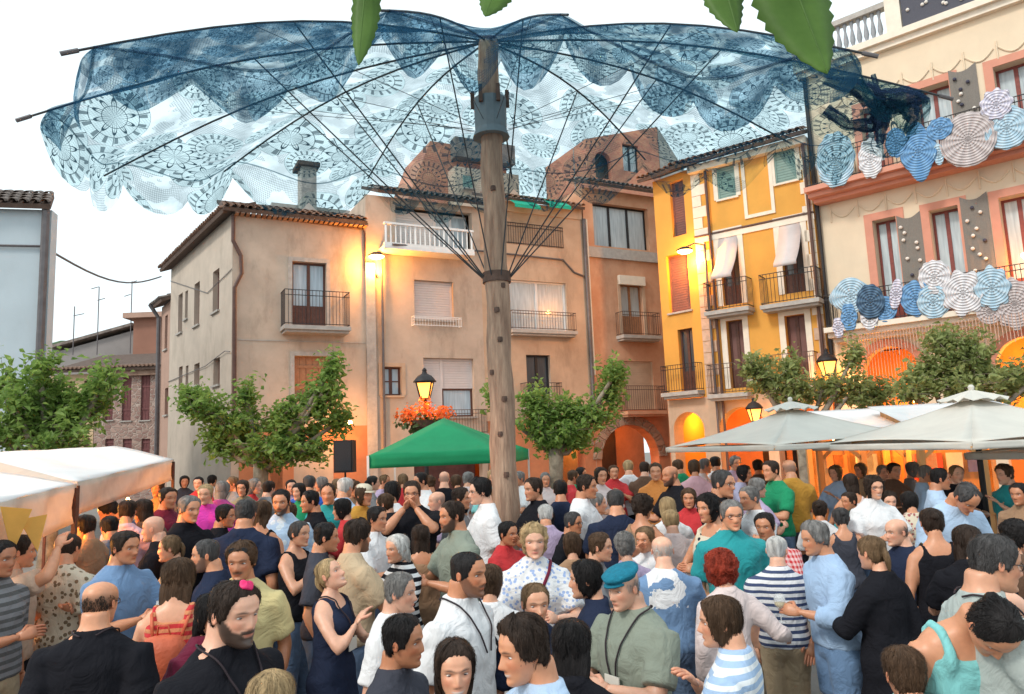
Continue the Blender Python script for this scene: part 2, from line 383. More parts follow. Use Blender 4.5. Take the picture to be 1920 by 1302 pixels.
# ground floor opening with warm wall behind
gA = empty('arcade_wall', WC.pt(3, 0, .12), 'stone and orange plaster ground floor wall behind the middle plane tree', 'wall')
facade(WC, .25, sB, 0, WC.z(600, 800), [(h3[0], h3[1], .02, 2.6), (1.0, 2.0, .02, 2.4)], ARC_WALL, gA, thick=.3, D=.11, body=False)
for ch in gA.children: ch.location = WC.n*.01
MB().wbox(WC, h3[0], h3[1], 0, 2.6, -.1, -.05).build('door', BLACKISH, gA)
MB().wbox(WC, 1.0, 2.0, 0, 2.4, -.1, -.05).build('door', WOOD_TAN, gA)
# lower house with the bent gutter beyond, on the street side
N1 = empty('street_house', WS.pt(sS+1, 0), 'narrow pink house with curved gutter pipe beyond the corner house', 'house')
zN = WS.z(306, 575)
hN = [WS.rect(309, 592, 314, 655), WS.rect(309, 728, 315, 778)]
s2 = WS.s(303)
facade(WS, sS, s2, 0, zN, hN, PL_PINK, N1, D=5)
for h in hN: window(N1, WS, h, 'roller', pane=SHUT_BR)
tiled_roof(N1, WS.pt(sS-.05, zN+.05, .4), WS.u, (-WS.n+Vector((0, 0, .4))), s2-sS+.3, 1.5, TMG, 2)
MB().tube([WS.pt(s2, zN+.1, .5), WS.pt(s2, zN-.5, .12), WS.pt(s2-.02, 3, .1), WS.pt(s2-.02, 0, .1)], .09, 8).build('drain_pipe', PIPE, N1)
MB().wbox(WS, sS+.3, sS+.9, zN+.1, zN+2.2, -1.6, -1.0).build('chimney', PL_PINK, N1)

# ---- house B: beige to peach, top floor loggias
B = empty('town_house', WC.pt((sB+sCc)/2, 0), 'middle beige house with white balustrade and green awning on top floor', 'house')
zB = WC.z(800, 378)
hb = dict(a=WC.rect(742, 392, 885, 464), b=WC.rect(948, 396, 1054, 462), c=WC.rect(777, 527, 850, 600), d=WC.rect(953, 528, 1063, 621), e=WC.rect(717, 688, 753, 742), f=WC.rect(795, 672, 889, 782), g=WC.rect(988, 666, 1033, 758))
facade(WC, sB, sCc, 0, zB, list(hb.values())+[(WC.s(908), sCc-.02, .02, 3.53), (WC.s(770), WC.s(895), .02, 2.7)], PL_BEIGE, B, D=7)
MB().wbox(WC, WC.s(768), WC.s(897), 0, 2.8, -.9, -.8).build('shop_front', mat('maroon_shop_front', (.12, .05, .045), .6, .3, 3), B)
sP = WC.s(905)                       # right half has a warmer render coat, 6 mm proud
facade(WC, sP, sCc-.05, 3.2, zB-.02, [hb['b'], hb['d'], hb['g']], PL_PEACH, B, name='render_coat', thick=.006, body=False)
for ch in B.children:
    if ch.name.startswith('render_coat'): ch.location = WC.n*.006
a = hb['a']; window(B, WC, (a[0], (a[0]+a[1])/2+.2, a[2], a[3]), 'roller', pane=WHITE, back=.6, sill=False); window(B, WC, ((a[0]+a[1])/2+.2, a[1], a[2], a[3]), pane=G_PALE, back=.6, sill=False, frame=WHITE)
window(B, WC, hb['b'], nleaf=4, pane=G_DARK, back=.5, sill=False, frame=IRON)
window(B, WC, hb['c'], 'roller', trim=None); window(B, WC, hb['d'], nleaf=2, pane=G_PALE, frame=WHITE, back=.12)
window(B, WC, hb['e'], frame=WOOD_BR, pane=G_CURT, bars=1, trim=PL_PEACH)
f = hb['f']; fm = f[0]+(f[1]-f[0])*.38; zf = WC.z(840, 728)
window(B, WC, (f[0], fm, f[2], f[3]), 'roller', sill=False); window(B, WC, (fm, f[1], zf, f[3]), 'roller', sill=False); window(B, WC, (fm, f[1], f[2], zf), nleaf=1, pane=G_CURT, back=.2)
window(B, WC, hb['g'], pane=G_DARK, frame=IRON, nleaf=2, sill=False)
r = WC.rect(720, 424, 888, 466, .75); bb = MB().wbox(WC, r[0], r[1], r[2]-.14, r[2], .001, .8).build('balcony', WHITE, B)
g = MB(); n = 18
for i in range(n+1):
    s = r[0]+.08+(r[1]-r[0]-.16)*i/n; g.bar(WC.pt(s, r[2], .72), WC.pt(s, r[3]-.08, .72), .07 if i % 6 == 0 else .045)
g.wbox(WC, r[0], r[1], r[3]-.08, r[3], .66, .78); g.wbox(WC, r[0], r[1], r[2]+.002, r[2]+.1, .66, .78)
g.build('balustrade', WHITE, bb)
railing(B, WC, hb['b'][0], hb['b'][1], hb['b'][2], .9, .02, sides=False)
rr = WC.rect(772, 597, 860, 616); railing(B, WC, rr[0], rr[1], rr[2], rr[3]-rr[2], .28, WHITE, sides=True)
rr = WC.rect(953, 588, 1070, 622); bk = balcony(B, WC, rr[0]-.05, rr[1]+.05, rr[2], .45, rr[3]-rr[2], RUST, step=.12)
rr = WC.rect(835, 770, 892, 800); balcony(B, WC, rr[0], rr[1]+.3, rr[2]-.3, .5, .9, RUST)
rr = WC.rect(975, 720, 1045, 765); balcony(B, WC, rr[0], rr[1], rr[2], .5, rr[3]-rr[2], IRON)
GREEN = mat('green_awning', (.02, .40, .26), .7, .1, 4, trans=.25)
for x0, x1 in ((948, 996), (1012, 1052)):
    rr = WC.rect(x0, 374, x1, 402); g = MB(); z0, z1 = rr[2], rr[3]
    g.add([WC.pt(rr[0], z1, .03), WC.pt(rr[1], z1, .03), WC.pt(rr[1], z0+.15, .8), WC.pt(rr[0], z0+.15, .8), WC.pt(rr[1], z0, .81), WC.pt(rr[0], z0, .81), WC.pt(rr[0], z1-.03, .03), WC.pt(rr[1], z1-.03, .03)], [(0, 1, 2, 3), (3, 2, 4, 5)])
    g.build('awning', GREEN, B)
tiled_roof(B, WC.pt(sB+.35, zB+.06, .5), WC.u, (-WC.n+Vector((0, 0, .40))), WC.s(925)-sB-.45, 2.4, TMG, 4)
tiled_roof(B, WC.pt(WC.s(930), zB+.45, .35), WC.u, (-WC.n+Vector((0, 0, .40))), sCc-WC.s(930)-.1, 2.4, TM, 4)
MB().wbox(WC, WC.s(930), sCc-.1, zB-.02, zB+.42, -.6, .05).build('parapet', PL_PEACH, B)
zc = WC.z(900, 470)
MB().tube([WC.pt(WC.s(725), WC.z(725, 470), .86), WC.pt(sP, zc-.05, .1), WC.pt(WC.s(1060), zc-.1, .06), WC.pt(WC.s(1080), zc-.6, .06), WC.pt(sCc-.1, zc-.75, .06)], .04, 6).build('cable', PIPE, B)
MB().tube([WC.pt(sCc-.06, zB, .12), WC.pt(sCc-.06, 3, .12)], .08, 8).build('drain_pipe', PIPE, B)
MB().tube([WC.pt(sCc+.10, zB, .08), WC.pt(sCc+.10, 5, .08)], .04, 8).build('drain_pipe', CREAM_TRIM, B)
# chimneys and the brick tower behind
MB().wbox(WC, WC.s(610)-.1, WC.s(642)-.1, zB, zB+2.2, -4.4, -3.6).build('chimney', STONE, B)
MB().wbox(WC, WC.s(606)-.2, WC.s(648)-.1, zB+2.2, zB+2.36, -4.6, -3.4).build('chimney_cap', SLATE, B)
MB().wbox(WC, WC.s(546), WC.s(690)+.5, zA+.3, zA+1.95, -6.4, -4.2).build('rear_parapet', STONE, B)
tb = empty('brick_tower', WC.pt(WC.s(820), 0, -9), 'red brick attic tower rising behind the middle house', 'house')
W2 = Wall(WC.pt(0, 0, -8.5), 27)
g = MB(); x0, x1 = W2.s(735, 330), W2.s(950, 330); zt0, zt1 = zB, W2.z(830, 268)
g.wbox(W2, x0+2.1, x1, zt0, zt1, -4, 0); g.build('wall', M_BRICK, tb)
MB().add([W2.pt(x0-.3, zt0+.3, -.02), W2.pt(x0+2.1, zt0+.3, -.02), W2.pt(x0+2.1, zt1, -.02), W2.pt(x0-.3, zt0+.3, -4), W2.pt(x0+2.1, zt0+.3, -4), W2.pt(x0+2.1, zt1, -4)], [(0, 1, 2), (3, 5, 4), (0, 2, 5, 3), (0, 3, 4, 1)]).build('gable', M_BRICK, tb)
MB().wbox(W2, x0+3.0, x1+.2, zt0, zt1-1.6, .02, 1.0).build('front_wall', PL_BEIGE, tb)
MB().wbox(W2, x0+3.2, x1+.2, zt1-.9, zt1+.15, .02, .7).build('roof', TILE_G, tb)
rc = W2.rect(868, 330, 885, 355, 1.0); window(tb, Wall(W2.pt(0, 0, 1.2), 27), (rc[0], rc[1], rc[2], rc[3]), 'roller', pane=SHUT_GR)

# ---- house C: orange narrow house with arch
Cc = empty('town_house', WC.pt((sCc+sE)/2, 0), 'narrow orange plastered house with glazed top floor and arch below', 'house')
zCc = WC.z(1170, 362)
hc = dict(a=WC.rect(1113, 386, 1216, 465), b=WC.rect(1165, 534, 1206, 628), c=WC.rect(1170, 678, 1226, 768))
ar = WC.rect(1128, 792, 1236, 920); ar2 = WC.rect(1040, 800, 1098, 920)
facade(WC, sCc, sE, 3.55, zCc, list(hc.values()), PL_ORANGE, Cc, D=6)
facade(WC, WC.s(905), sE, 0, 3.54, [arch_pts(ar[0], ar[1], .03, ar[3]-.1), arch_pts(ar2[0], ar2[1], .03, ar2[3])], ARC_WALL, Cc, name='arcade_wall', thick=.6, body=False)
for aa in (ar, ar2):
    k = 11; z_s = aa[3]-.1-(aa[1]-aa[0])/2*.95; c = (aa[0]+aa[1])/2; rr = (aa[1]-aa[0])/2
    for i in range(k):
        t0, t1 = math.pi*(i+.04)/k, math.pi*(i+.96)/k; g = MB(); P = lambda q, t, o: WC.pt(c+q*math.cos(t), z_s+q*.95*math.sin(t), o)
        g.hexa([P(rr+.01, t0, .05), P(rr+.42, t0, .05), P(rr+.42, t0, -.2), P(rr+.01, t0, -.2), P(rr+.01, t1, .05), P(rr+.42, t1, .05), P(rr+.42, t1, -.2), P(rr+.01, t1, -.2)]); g.build('voussoir', M_STONEG, Cc)
MB().wbox(WC, WC.s(900), sE+.5, 0, 3.5, -3.6, -3.4).build('arcade_back', ARC_WALL, Cc)
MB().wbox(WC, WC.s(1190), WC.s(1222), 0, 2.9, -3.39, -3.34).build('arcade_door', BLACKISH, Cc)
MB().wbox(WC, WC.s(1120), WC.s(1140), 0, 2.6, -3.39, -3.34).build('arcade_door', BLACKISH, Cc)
MB().wbox(WC, WC.s(900), sE+.5, 3.5, 3.53, -3.6, -.61).build('arcade_ceiling', ARC_WALL, Cc)
window(Cc, WC, hc['a'], nleaf=3, pane=G_PALE, frame=IRON, back=.25, sill=False)
window(Cc, WC, hc['b'], frame=WOOD_TAN, low=.35, pane=G_PALE, trim=PL_PEACH); window(Cc, WC, hc['c'], 'roller', pane=PL_PEACH, back=.05, sill=False)
MB().wbox(WC, hc['b'][0]-.1, hc['b'][1]+.1, hc['b'][3]-.05, hc['b'][3]+.35, .001, .16).build('blind_box', CREAM_TRIM, Cc)
MB().wbox(WC, sCc+.05, sE, hc['a'][2]-.55, hc['a'][2]-.1, .001, .10).build('band', STONE, Cc)
rr = WC.rect(1158, 590, 1222, 632); balcony(Cc, WC, rr[0]-.1, rr[1]+.1, rr[2], .55, 1.0, RUST)
rr = WC.rect(1165, 715, 1232, 772); balcony(Cc, WC, rr[0]-.1, rr[1]+.1, rr[2], .55, 1.05, RUST, slab=PL_ORANGE)
tiled_roof(Cc, WC.pt(sCc-.1, zCc+.06, .6), WC.u, (-WC.n+Vector((0, 0, .42))), sE-sCc+.1, 2, TMG, 3)
pt = empty('brick_penthouse', WC.pt(WC.s(1170), 0, -5), 'half ruined brick attic with arched hole above the orange house', 'house')
W3 = Wall(WC.pt(0, 0, -3.0), 27); x0, x1 = W3.s(1100, 300), W3.s(1236, 300); zt = W3.z(1105, 262); zt2 = W3.z(1230, 238)
g = MB(); P = W3.pt; zb = zCc-.2
ho = [W3.rect(1116, 285, 1146, 335), W3.rect(1168, 272, 1198, 322)]
loops = [[(x0, zb), (x1, zb), (x1, zt2), (x0, zt)]] + [arch_pts(*ho[0])] + [[(h[0], h[2]), (h[1], h[2]), (h[1], h[3]), (h[0], h[3])] for h in ho[1:]]
fl = [p for l in loops for p in l]; g.add([P(*p) for p in fl], tessellate_polygon([[Vector((*p, 0)) for p in l] for l in loops]))
for l in loops[1:]:
    for i in range(len(l)): a, b = l[i], l[(i+1) % len(l)]; g.add([P(*a), P(*b), P(*b, -.3), P(*a, -.3)], [(0, 1, 2, 3)])
g.add([P(x0, zb), P(x0, zt), P(x0, zt, -4), P(x0, zb, -4), P(x1, zb), P(x1, zt2), P(x1, zt2, -4), P(x1, zb, -4)], [(0, 1, 2, 3), (4, 7, 6, 5), (1, 5, 6, 2), (3, 2, 6, 7)])
g.build('wall', M_BRICK, pt)
MB().wbox(W3, x0, x1, zb, zt, -1.2, -1.1).build('inner_wall', STONE, pt)
window(pt, W3, ho[1], frame=IRON, pane=G_PALE, sill=False)
gg = MB(); pts = [P(x1+.02, zb, .0), P(x1+.02, zt2, .0), P(x1+4.2, zb+.6, -.5), P(x1+4.2, zb, -.5)]
gg.add(pts+[q - W3.n*3 for q in pts], [(0, 1, 2, 3), (7, 6, 5, 4), (1, 5, 6, 2), (3, 2, 6, 7)]); gg.build('side_wall', STONE, pt)

# ---- yellow house: narrow face D and main face Y
Y = empty('town_house', (pY.x, pY.y, 0), 'yellow ochre house with two white balcony awnings and green shutters', 'house')
zY = WY.z(1420, 282); sYe = WY.s(1546); sDe = (pY-pD).length
hd = [WD.rect(1258, 338, 1284, 443), WD.rect(1252, 475, 1292, 585), WD.rect(1274, 616, 1302, 735)]
facade(WD, 0, sDe-.01, 3.7, zY, hd, PL_YEL, Y, name='narrow_wall', D=4, body=False)
window(Y, WD, hd[0], 'roller', pane=SHUT_BR, sill=False); window(Y, WD, hd[1], 'roller', pane=SHUT_BR, sill=True); window(Y, WD, hd[2], low=.3, frame=WOOD_BR, pane=G_DARK, sill=False)
MB().add([WD.pt(0, 0), WD.pt(0, zY), WD.pt(0, zY, -6), WD.pt(0, 0, -6)], [(0, 1, 2, 3)]).build('flank_wall', PL_YEL, Y)
balcony(Y, WD, .05, sDe-.1, hd[2][2], .45, 1.0, IRON)
hy = dict(a=WY.rect(1345, 312, 1379, 372), b=WY.rect(1452, 276, 1492, 342), c=WY.rect(1352, 437, 1387, 572), d=WY.rect(1466, 414, 1506, 550), e=WY.rect(1366, 600, 1397, 728), f=WY.rect(1476, 590, 1514, 715))
facade(WY, 0, sYe, 3.7, zY, list(hy.values()), PL_YEL, Y, D=6)
aY = WY.rect(1340, 760, 1440, 930)
facade(WY, 0, sYe, 0, 3.69, [arch_pts(.35, 2.05, .03, 3.25), arch_pts(2.4, 4.0, .03, 3.25)], PL_PEACH, Y, name='arcade_wall', thick=.6, body=False)
facade(WD, 0, sDe-.01, 0, 3.69, [arch_pts(.2, sDe-.25, .03, 3.2)], PL_PEACH, Y, name='arcade_wall', thick=.6, body=False)
MB().wbox(WY, -3.5, sYe+.5, 0, 3.6, -4.2, -4.0).build('arcade_back', ARC_WALL, Y)
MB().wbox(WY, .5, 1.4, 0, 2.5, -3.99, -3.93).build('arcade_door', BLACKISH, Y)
for k in 'ab': window(Y, WY, hy[k], 'roller', pane=SHUT_GR, back=.02, trim=CREAM_TRIM, tw=.16)
for k in 'cdef': window(Y, WY, hy[k], 'casement', frame=WOOD_BR, pane=G_DARK if k in 'cd' else SHUT_BR, low=.25, trim=CREAM_TRIM, tw=.2, back=.22, sill=False)
rr = WY.rect(1394, 336, 1452, 400); MB().wbox(WY, rr[0], rr[1], rr[2]-.12, rr[2], .001, .05).build('panel_frame', CREAM_TRIM, Y)
for s in (rr[0], rr[1]-.12): MB().wbox(WY, s, s+.12, rr[2]+.002, zY-.3, .001, .05).build('panel_frame', CREAM_TRIM, Y)
zz = WY.z(1430, 420); MB().wbox(WY, .0, sYe, zz-.22, zz-.02, .001, .05).build('string_course', CREAM_TRIM, Y); MB().wbox(WY, .0, sYe, zz, zz+.05, .001, .09).build('cable_duct', PIPE_BR, Y)
QUO = mat('pinkish_quoin_stone', (.55, .38, .28), .85, .15, 5, .3)
for i in range(int((zY-3.6)/.42)):
    z0 = 3.6+i*.42; ww = .34 if i % 2 else .52
    MB().wbox(WY, .002, ww, z0+.01, z0+.41, .001, .035).build('quoin', QUO if i < 12 else CREAM_TRIM, Y)
    MB().wbox(WY, sYe-ww*.7, sYe-.02, z0+.01, z0+.41, .001, .035).build('quoin', QUO if i < 6 else CREAM_TRIM, Y)
AWN = mat('white_awning_canvas', (.66, .61, .60), .8, .05, 4, trans=.25)
for k in 'cd':
    a, b, z0, z1 = hy[k]; g = MB(); n = 8
    top, bot = z1-.02, z0+(z1-z0)*.36
    for i in range(n+1):
        t = i/n; off = .0+.95*t**1.7; z = top+(bot-top)*(t**.9) ; g.v += [tuple(WY.pt(a-.02, z, off)), tuple(WY.pt(b+.02, z, off))]
    for i in range(n): g.f.append((2*i, 2*i+1, 2*i+3, 2*i+2))
    g.v += [tuple(WY.pt(a-.02, bot-.12, .955)), tuple(WY.pt(b+.02, bot-.12, .955))]; g.f.append((2*n, 2*n+1, 2*n+3, 2*n+2))
    aw = g.build('awning', AWN, Y, True); mo = aw.modifiers.new('thickness', 'SOLIDIFY'); mo.thickness = .012
for x0, y0, x1, y1 in ((1318, 520, 1402, 580), (1422, 505, 1534, 566)):
    rr = WY.rect(x0, y0, x1, y1, .6); balcony(Y, WY, rr[0], rr[1], rr[2], .65, 1.05, IRON, step=.12)
for x0, y0, x1, y1 in ((1325, 680, 1400, 738), (1440, 670, 1530, 722)):
    rr = WY.rect(x0, y0, x1, y1, .5); balcony(Y, WY, rr[0], rr[1], rr[2], .55, 1.05, RUST, step=.12)
tiled_roof(Y, WY.pt(-.6, zY+.05, .6), WY.u, (-WY.n+Vector((0, 0, .38))), sYe+.6, 2.4, TM, 3)
tiled_roof(Y, WD.pt(-.3, zY+.03, .6), WD.u, (-WD.n+Vector((0, 0, .38))), sDe, 1.6, TM, 2)
MB().wbox(WY, .0, sYe, zY-.28, zY-.02, .001, .3).build('cornice', CREAM_TRIM, Y)
MB().tube([WY.pt(.62, zY, .12), WY.pt(.62, 0, .12)], .05, 8).build('drain_pipe', PIPE_BR, Y)
MB().tube([WY.pt(sYe-.12, zY, .14), WY.pt(sYe-.12, 3, .14)], .06, 8).build('drain_pipe', PIPE_BR, Y)

# ---- cream town hall
K = empty('town_hall', (pK.x, pK.y, 0), 'cream hall with terracotta window frames and crochet covered balconies', 'hall')
zK = WK.z(1620, 100); Ke = 12.0
zb1 = WK.z(1700, 603); zb2 = WK.z(1700, 322)
hk = []
for (x0, y0, x1, y1, zb) in ((1645, 408, 1690, 600, zb1), (1752, 388, 1808, 585, zb1), (1884, 362, 1955, 570, zb1), (1722, 158, 1788, 300, zb2), (1870, 112, 1950, 270, zb2), (1618, 200, 1655, 320, zb2)):
    h = WK.rect(x0, y0, x1, y1); hk.append((h[0], h[1], zb+.12, h[3]))
sp = hk[1][0]-hk[0][0]
for j in (1, 2):
    hk.append((hk[2][0]+sp*1.15*j, hk[2][1]+sp*1.15*j, zb1+.12, hk[2][3])); hk.append((hk[4][0]+sp*1.15*j, hk[4][1]+sp*1.15*j, zb2+.12, hk[4][3]))
a1 = WK.rect(1628, 648, 1735, 930); a2 = WK.rect(1880, 628, 2010, 930)
arcs = [arch_pts(a1[0], a1[1], .03, a1[3]), arch_pts(a2[0], a2[1], .03, a2[3]), arch_pts(a2[1]+.7, a2[1]+2.7, .03, a2[3])]
facade(WK, 0, Ke, 0, zK, hk+arcs, PL_CREAM, K, D=10, thick=.42)
ORW = mat('warm_arcade_wall', (.62, .30, .12), .9, .1, 2)
MB().wbox(WK, .1, Ke, 0, zb1-.5, -3.6, -3.4).build('arcade_back', ORW, K)
MB().wbox(WK, .1, Ke, zb1-.45, zb1-.4, -3.6, -.43).build('arcade_ceiling', ORW, K)
for h in hk: window(K, WK, h, low=.22, frame=WOOD_RED, pane=G_PALE, trim=TERRA, tw=.24, back=.38, nleaf=2, sill=False)
TR = [(arcs[0], a1), (arcs[1], a2)]
for arc, aa in TR:
    c = (aa[0]+aa[1])/2; rr = (aa[1]-aa[0])/2; z_s = aa[3]-rr*.95; g = MB(); k = 16; P = lambda q, t, o: WK.pt(c+q*math.cos(t), z_s+q*.95*math.sin(t), o)
    for i in range(k):
        t0, t1 = math.pi*i/k, math.pi*(i+1)/k
        g.hexa([P(rr+.004, t0, .04), P(rr+.25, t0, .04), P(rr+.25, t0, -.2), P(rr+.004, t0, -.2), P(rr+.004, t1, .04), P(rr+.25, t1, .04), P(rr+.25, t1, -.2), P(rr+.004, t1, -.2)])
    g.build('arch_moulding', TERRA, K)
for zb, x0 in ((zb1, .25), (zb2, .05)):
    g = MB(); g.wbox(WK, x0, Ke, zb-.16, zb, .001, 1.0); g.wbox(WK, x0+.05, Ke, zb-.32, zb-.162, .001, .8); g.wbox(WK, x0+.1, Ke, zb-.45, zb-.322, .001, .5)
    bk = g.build('balcony', CREAM_TRIM if zb == zb1 else TERRA, K); railing(bk, WK, x0+.08, Ke-.1, zb, 1.05, .92, IRON, step=.12)
# plaster garlands
g = MB()
for zt in (WK.z(1680, 370), WK.z(1750, 130)):
    for i in range(12):
        s = .55+i*.86; pts = [WK.pt(s+.72*t/8, zt+.02-.26*math.sin(math.pi*t/8), .02) for t in range(9)]; MB().tube(pts, .028, 6).build('garland', PL_CREAM, K)
        MB().tube([WK.pt(s-.04, zt+.22, .02), WK.pt(s-.04, zt-.35, .02)], .022, 6).build('tassel', PL_CREAM, K)
# cornice and balustrade
g = MB(); g.wbox(WK, -.15, Ke, zK, zK+.22, -.4, .35); g.wbox(WK, -.1, Ke, zK-.2, zK-.002, .001, .2); g.build('cornice', CREAM_TRIM, K)
g = MB(); g.wbox(WK, -.1, Ke, zK+1.2, zK+1.38, -.12, .22); g.build('balustrade_rail', STONE, K)
BAL = bpy.data.meshes.new('baluster'); tmp = MB().lathe((0, 0, 0), [(.07, 0), (.07, .08), (.04, .12), (.085, .32), (.075, .45), (.035, .72), (.05, .85), (.07, .9), (.07, .975)], 10)
BAL.from_pydata(tmp.v, [], tmp.f); BAL.update(); BAL.materials.append(mat('dark_balusters', (.28, .29, .31), .8, .2, 6)); BAL.shade_smooth()
for i in range(36):
    s = .28+i*.215
    if abs((s-.1) % 3.6) < .0: continue
    if any(abs(s-q) < .36 for q in (.0, 3.1, 6.3)): continue
    o = bpy.data.objects.new('baluster', BAL); COL.objects.link(o); o.parent = K; o.location = WK.pt(s, zK+.22, .05)-K.location
for q in (.05, 3.1, 6.3):
    MB().wbox(WK, q-.22, q+.22, zK+.222, zK+1.55, -.2, .3).build('pedestal', CREAM_TRIM, K)
p = WK.pt(.05, zK+1.55, .05); MB().lathe(p, [(.12, 0), (.05, .1), (.16, .3), (.13, .45), (.02, .55)], 12).build('finial', CREAM_TRIM, K, True)
MB().tube([WK.pt(.12, zK, .12), WK.pt(.12, 0, .12)], .07, 8).build('drain_pipe', IRON, K)
# banners with white pompoms
BAN = mat('taupe_banner_cloth', (.20, .18, .16), .95, .12, 30, .2)
POM = mat('white_pompom', (.75, .70, .64), .95, .1, 60, .5); POMD = mat('dark_pompom', (.07, .07, .10), .95, .1, 60, .5)
bm = bmesh.new(); bmesh.ops.create_icosphere(bm, subdivisions=2, radius=.055); PMm = bpy.data.meshes.new('pompom'); bm.to_mesh(PMm); PMd = PMm.copy(); bm.free(); PMm.materials.append(POM); PMd.materials.append(POMD)
bn = [(1692, 398, 1738, 610, 0), (1812, 362, 1865, 590, 1), (1788, 122, 1842, 310, 2), (1700, 40, 1700, 40, 3)]
bl = ['taupe banner with white pompoms between lower windows nearest yellow house', 'taupe banner with white pompoms beside the orange lit window', 'taupe banner with white pompoms between the upper windows']
for x0, y0, x1, y1, k in bn[:3]:
    rc = WK.rect(x0, y0, x1, y1); B_ = empty('pompom_banner', WK.pt((rc[0]+rc[1])/2, rc[2], .05), bl[k], 'banner', 'pompom banners on the hall')
    g = MB(); n = 8
    for i in range(n+1):
        t = i/n; s = rc[0]+(rc[1]-rc[0])*t; zt = rc[3]-.16*math.sin(math.pi*t); o = .05+.012*math.sin(i*2.1)
        g.v += [tuple(WK.pt(s, rc[2], o)), tuple(WK.pt(s, zt, o))]
    for i in range(n): g.f.append((2*i, 2*i+2, 2*i+3, 2*i+1))
    c = g.build('cloth', BAN, B_); c.modifiers.new('thickness', 'SOLIDIFY').thickness = .012
    for i in range(16):
        s = rc[0]+(.14+.72*random.random())*(rc[1]-rc[0]); z = rc[2]+(rc[3]-rc[2])*(i+.3+.5*random.random())/17.5
        o = bpy.data.objects.new('pompom', PMm if random.random() < .8 else PMd); COL.objects.link(o); o.parent = B_; o.location = WK.pt(s, z, .10)-B_.location
# dark pompom cloth over the parapet
rc = (3.35, 6.0); B_ = empty('pompom_banner', WK.pt(4.6, zK+.3, .3), 'dark pompom cloth hung over the roof balustrade', 'banner', 'pompom banners on the hall')
MB().wbox(WK, rc[0], rc[1], zK+.25, zK+1.45, .232, .262).build('cloth', mat('charcoal_cloth', (.09, .09, .11), .95, .1, 30), B_)
for i in range(26):
    o = bpy.data.objects.new('pompom', PMm); COL.objects.link(o); o.parent = B_; o.location = WK.pt(random.uniform(rc[0]+.1, rc[1]-.1), zK+random.uniform(.35, 1.35), .29)-B_.location
# bead curtains under the lower balcony
BEAD = mat('pink_cord', (.55, .36, .28), .8, .2, 20)
for (s0, s1, zt, zl, o, lab) in ((.9, 5.6, zb1-.3, .75, 1.02, 'fringe of hanging cords under the lower balcony'), (a1[0]+.05, a1[1]-.05, a1[3]-.1, 2.6, -.12, 'cord curtain hanging in the left hall arch')):
    g = MB(); n = int((s1-s0)/.085)
    for i in range(n):
        s = s0+(s1-s0)*(i+.5)/n; top = zt
        if o < 0: c = (a1[0]+a1[1])/2; rr = (a1[1]-a1[0])/2; top = a1[3]-rr*.95+rr*.95*math.sqrt(max(0, 1-((s-c)/rr)**2))
        g.tube([WK.pt(s, top, o), WK.pt(s+random.uniform(-.02, .02), top-(zl*random.uniform(.8, 1.1)), o+.01)], .012, 4)
    tag(g.build('cord_fringe', BEAD), lab, 'fringe')

# ---- left blue grey house
pL = at(93, 500, 18.0); WL = Wall(pL, 13)
Lh = empty('side_house', (pL.x, pL.y, 0), 'blank blue grey house wall with tiled eave at far left', 'house')
zL = WL.z(50, 393); 
facade(WL, -9, 0, 0, zL, [], PL_BLUE, Lh, D=.4, body=True)
g = MB(); P = WL.pt; dv = Vector((-.66, .75, 0))*8; c4 = [P(-9, 0, -.42), P(-.03, 0, -.42), P(-.03, 0, -.42)+dv, P(-9, 0, -.42)+dv]
g.hexa(c4+[p+Vector((0, 0, zL)) for p in c4]); g.build('rear_block', PL_BLUE, Lh)
tiled_roof(Lh, WL.pt(-9, zL+.06, .28), WL.u, (-WL.n+Vector((0, 0, .52))-WL.u*.3), 9.05, 1.75, TMG, 4)
MB().tube([WL.pt(-9, zL-.95, .06), WL.pt(-.05, zL-.95, .06)], .03, 6).build('cable', PIPE, Lh)
MB().tube([WL.pt(-.1, zL, .1), WL.pt(-.1, 0, .1)], .09, 8).build('drain_pipe', PIPE, Lh)

# ---- far street end
WF = Wall(at(185, 700, 42), 0)
St = empty('stone_house', (WF.pt(1, 0)), 'rubble stone house with three shuttered windows at street end', 'house')
sx = WF.s; zF = WF.z(245, 694)
hf = [WF.rect(197, 718, 212, 788), WF.rect(229, 708, 246, 789), WF.rect(264, 704, 281, 788), WF.rect(197, 823, 213, 850), WF.rect(230, 823, 247, 850), WF.rect(265, 823, 281, 850)]
facade(WF, sx(183), sx(300), 0, zF, hf, M_STONEW, St, D=8)
for h in hf: window(St, WF, h, 'plank', mat('maroon_shutter', (.16, .06, .06), .7, .2, 8), back=.08)
tiled_roof(St, WF.pt(sx(100), zF+.05, .5), WF.u, (0, 1, .28), sx(302)-sx(100), 6, mat and TM, 2)
MB().wbox(WF, sx(183), sx(300), zF-.35, zF-.05, .0015, .3).build('eave', TILE, St)
Be = empty('street_house', WF.pt(sx(150), 0), 'cream two storey house beside the stone house at street end', 'house')
hg = [WF.rect(128, 716, 140, 760), WF.rect(157, 714, 169, 762), WF.rect(129, 822, 139, 850), WF.rect(156, 822, 168, 850)]
facade(WF, sx(60), sx(182), 0, WF.z(150, 702), hg, mat('pale_ochre_plaster', (.58, .42, .26), .9, .08, 2, stain=.2), Be, D=6)
for h in hg: window(Be, WF, h, 'plank', WOOD_BR, back=.1)
W5 = Wall(at(250, 620, 52), 0)
Gh = empty('grey_gable_house', W5.pt(-5, 0), 'grey blank gable with sloping roof behind the street houses', 'house')
q = [W5.pix(90, 690), W5.pix(262, 690), W5.pix(250, 620), W5.pix(100, 662)]; g = MB(); q = [(q[0][0], 0), (q[1][0], 0)]+[(a, b) for a, b in q[2:]]
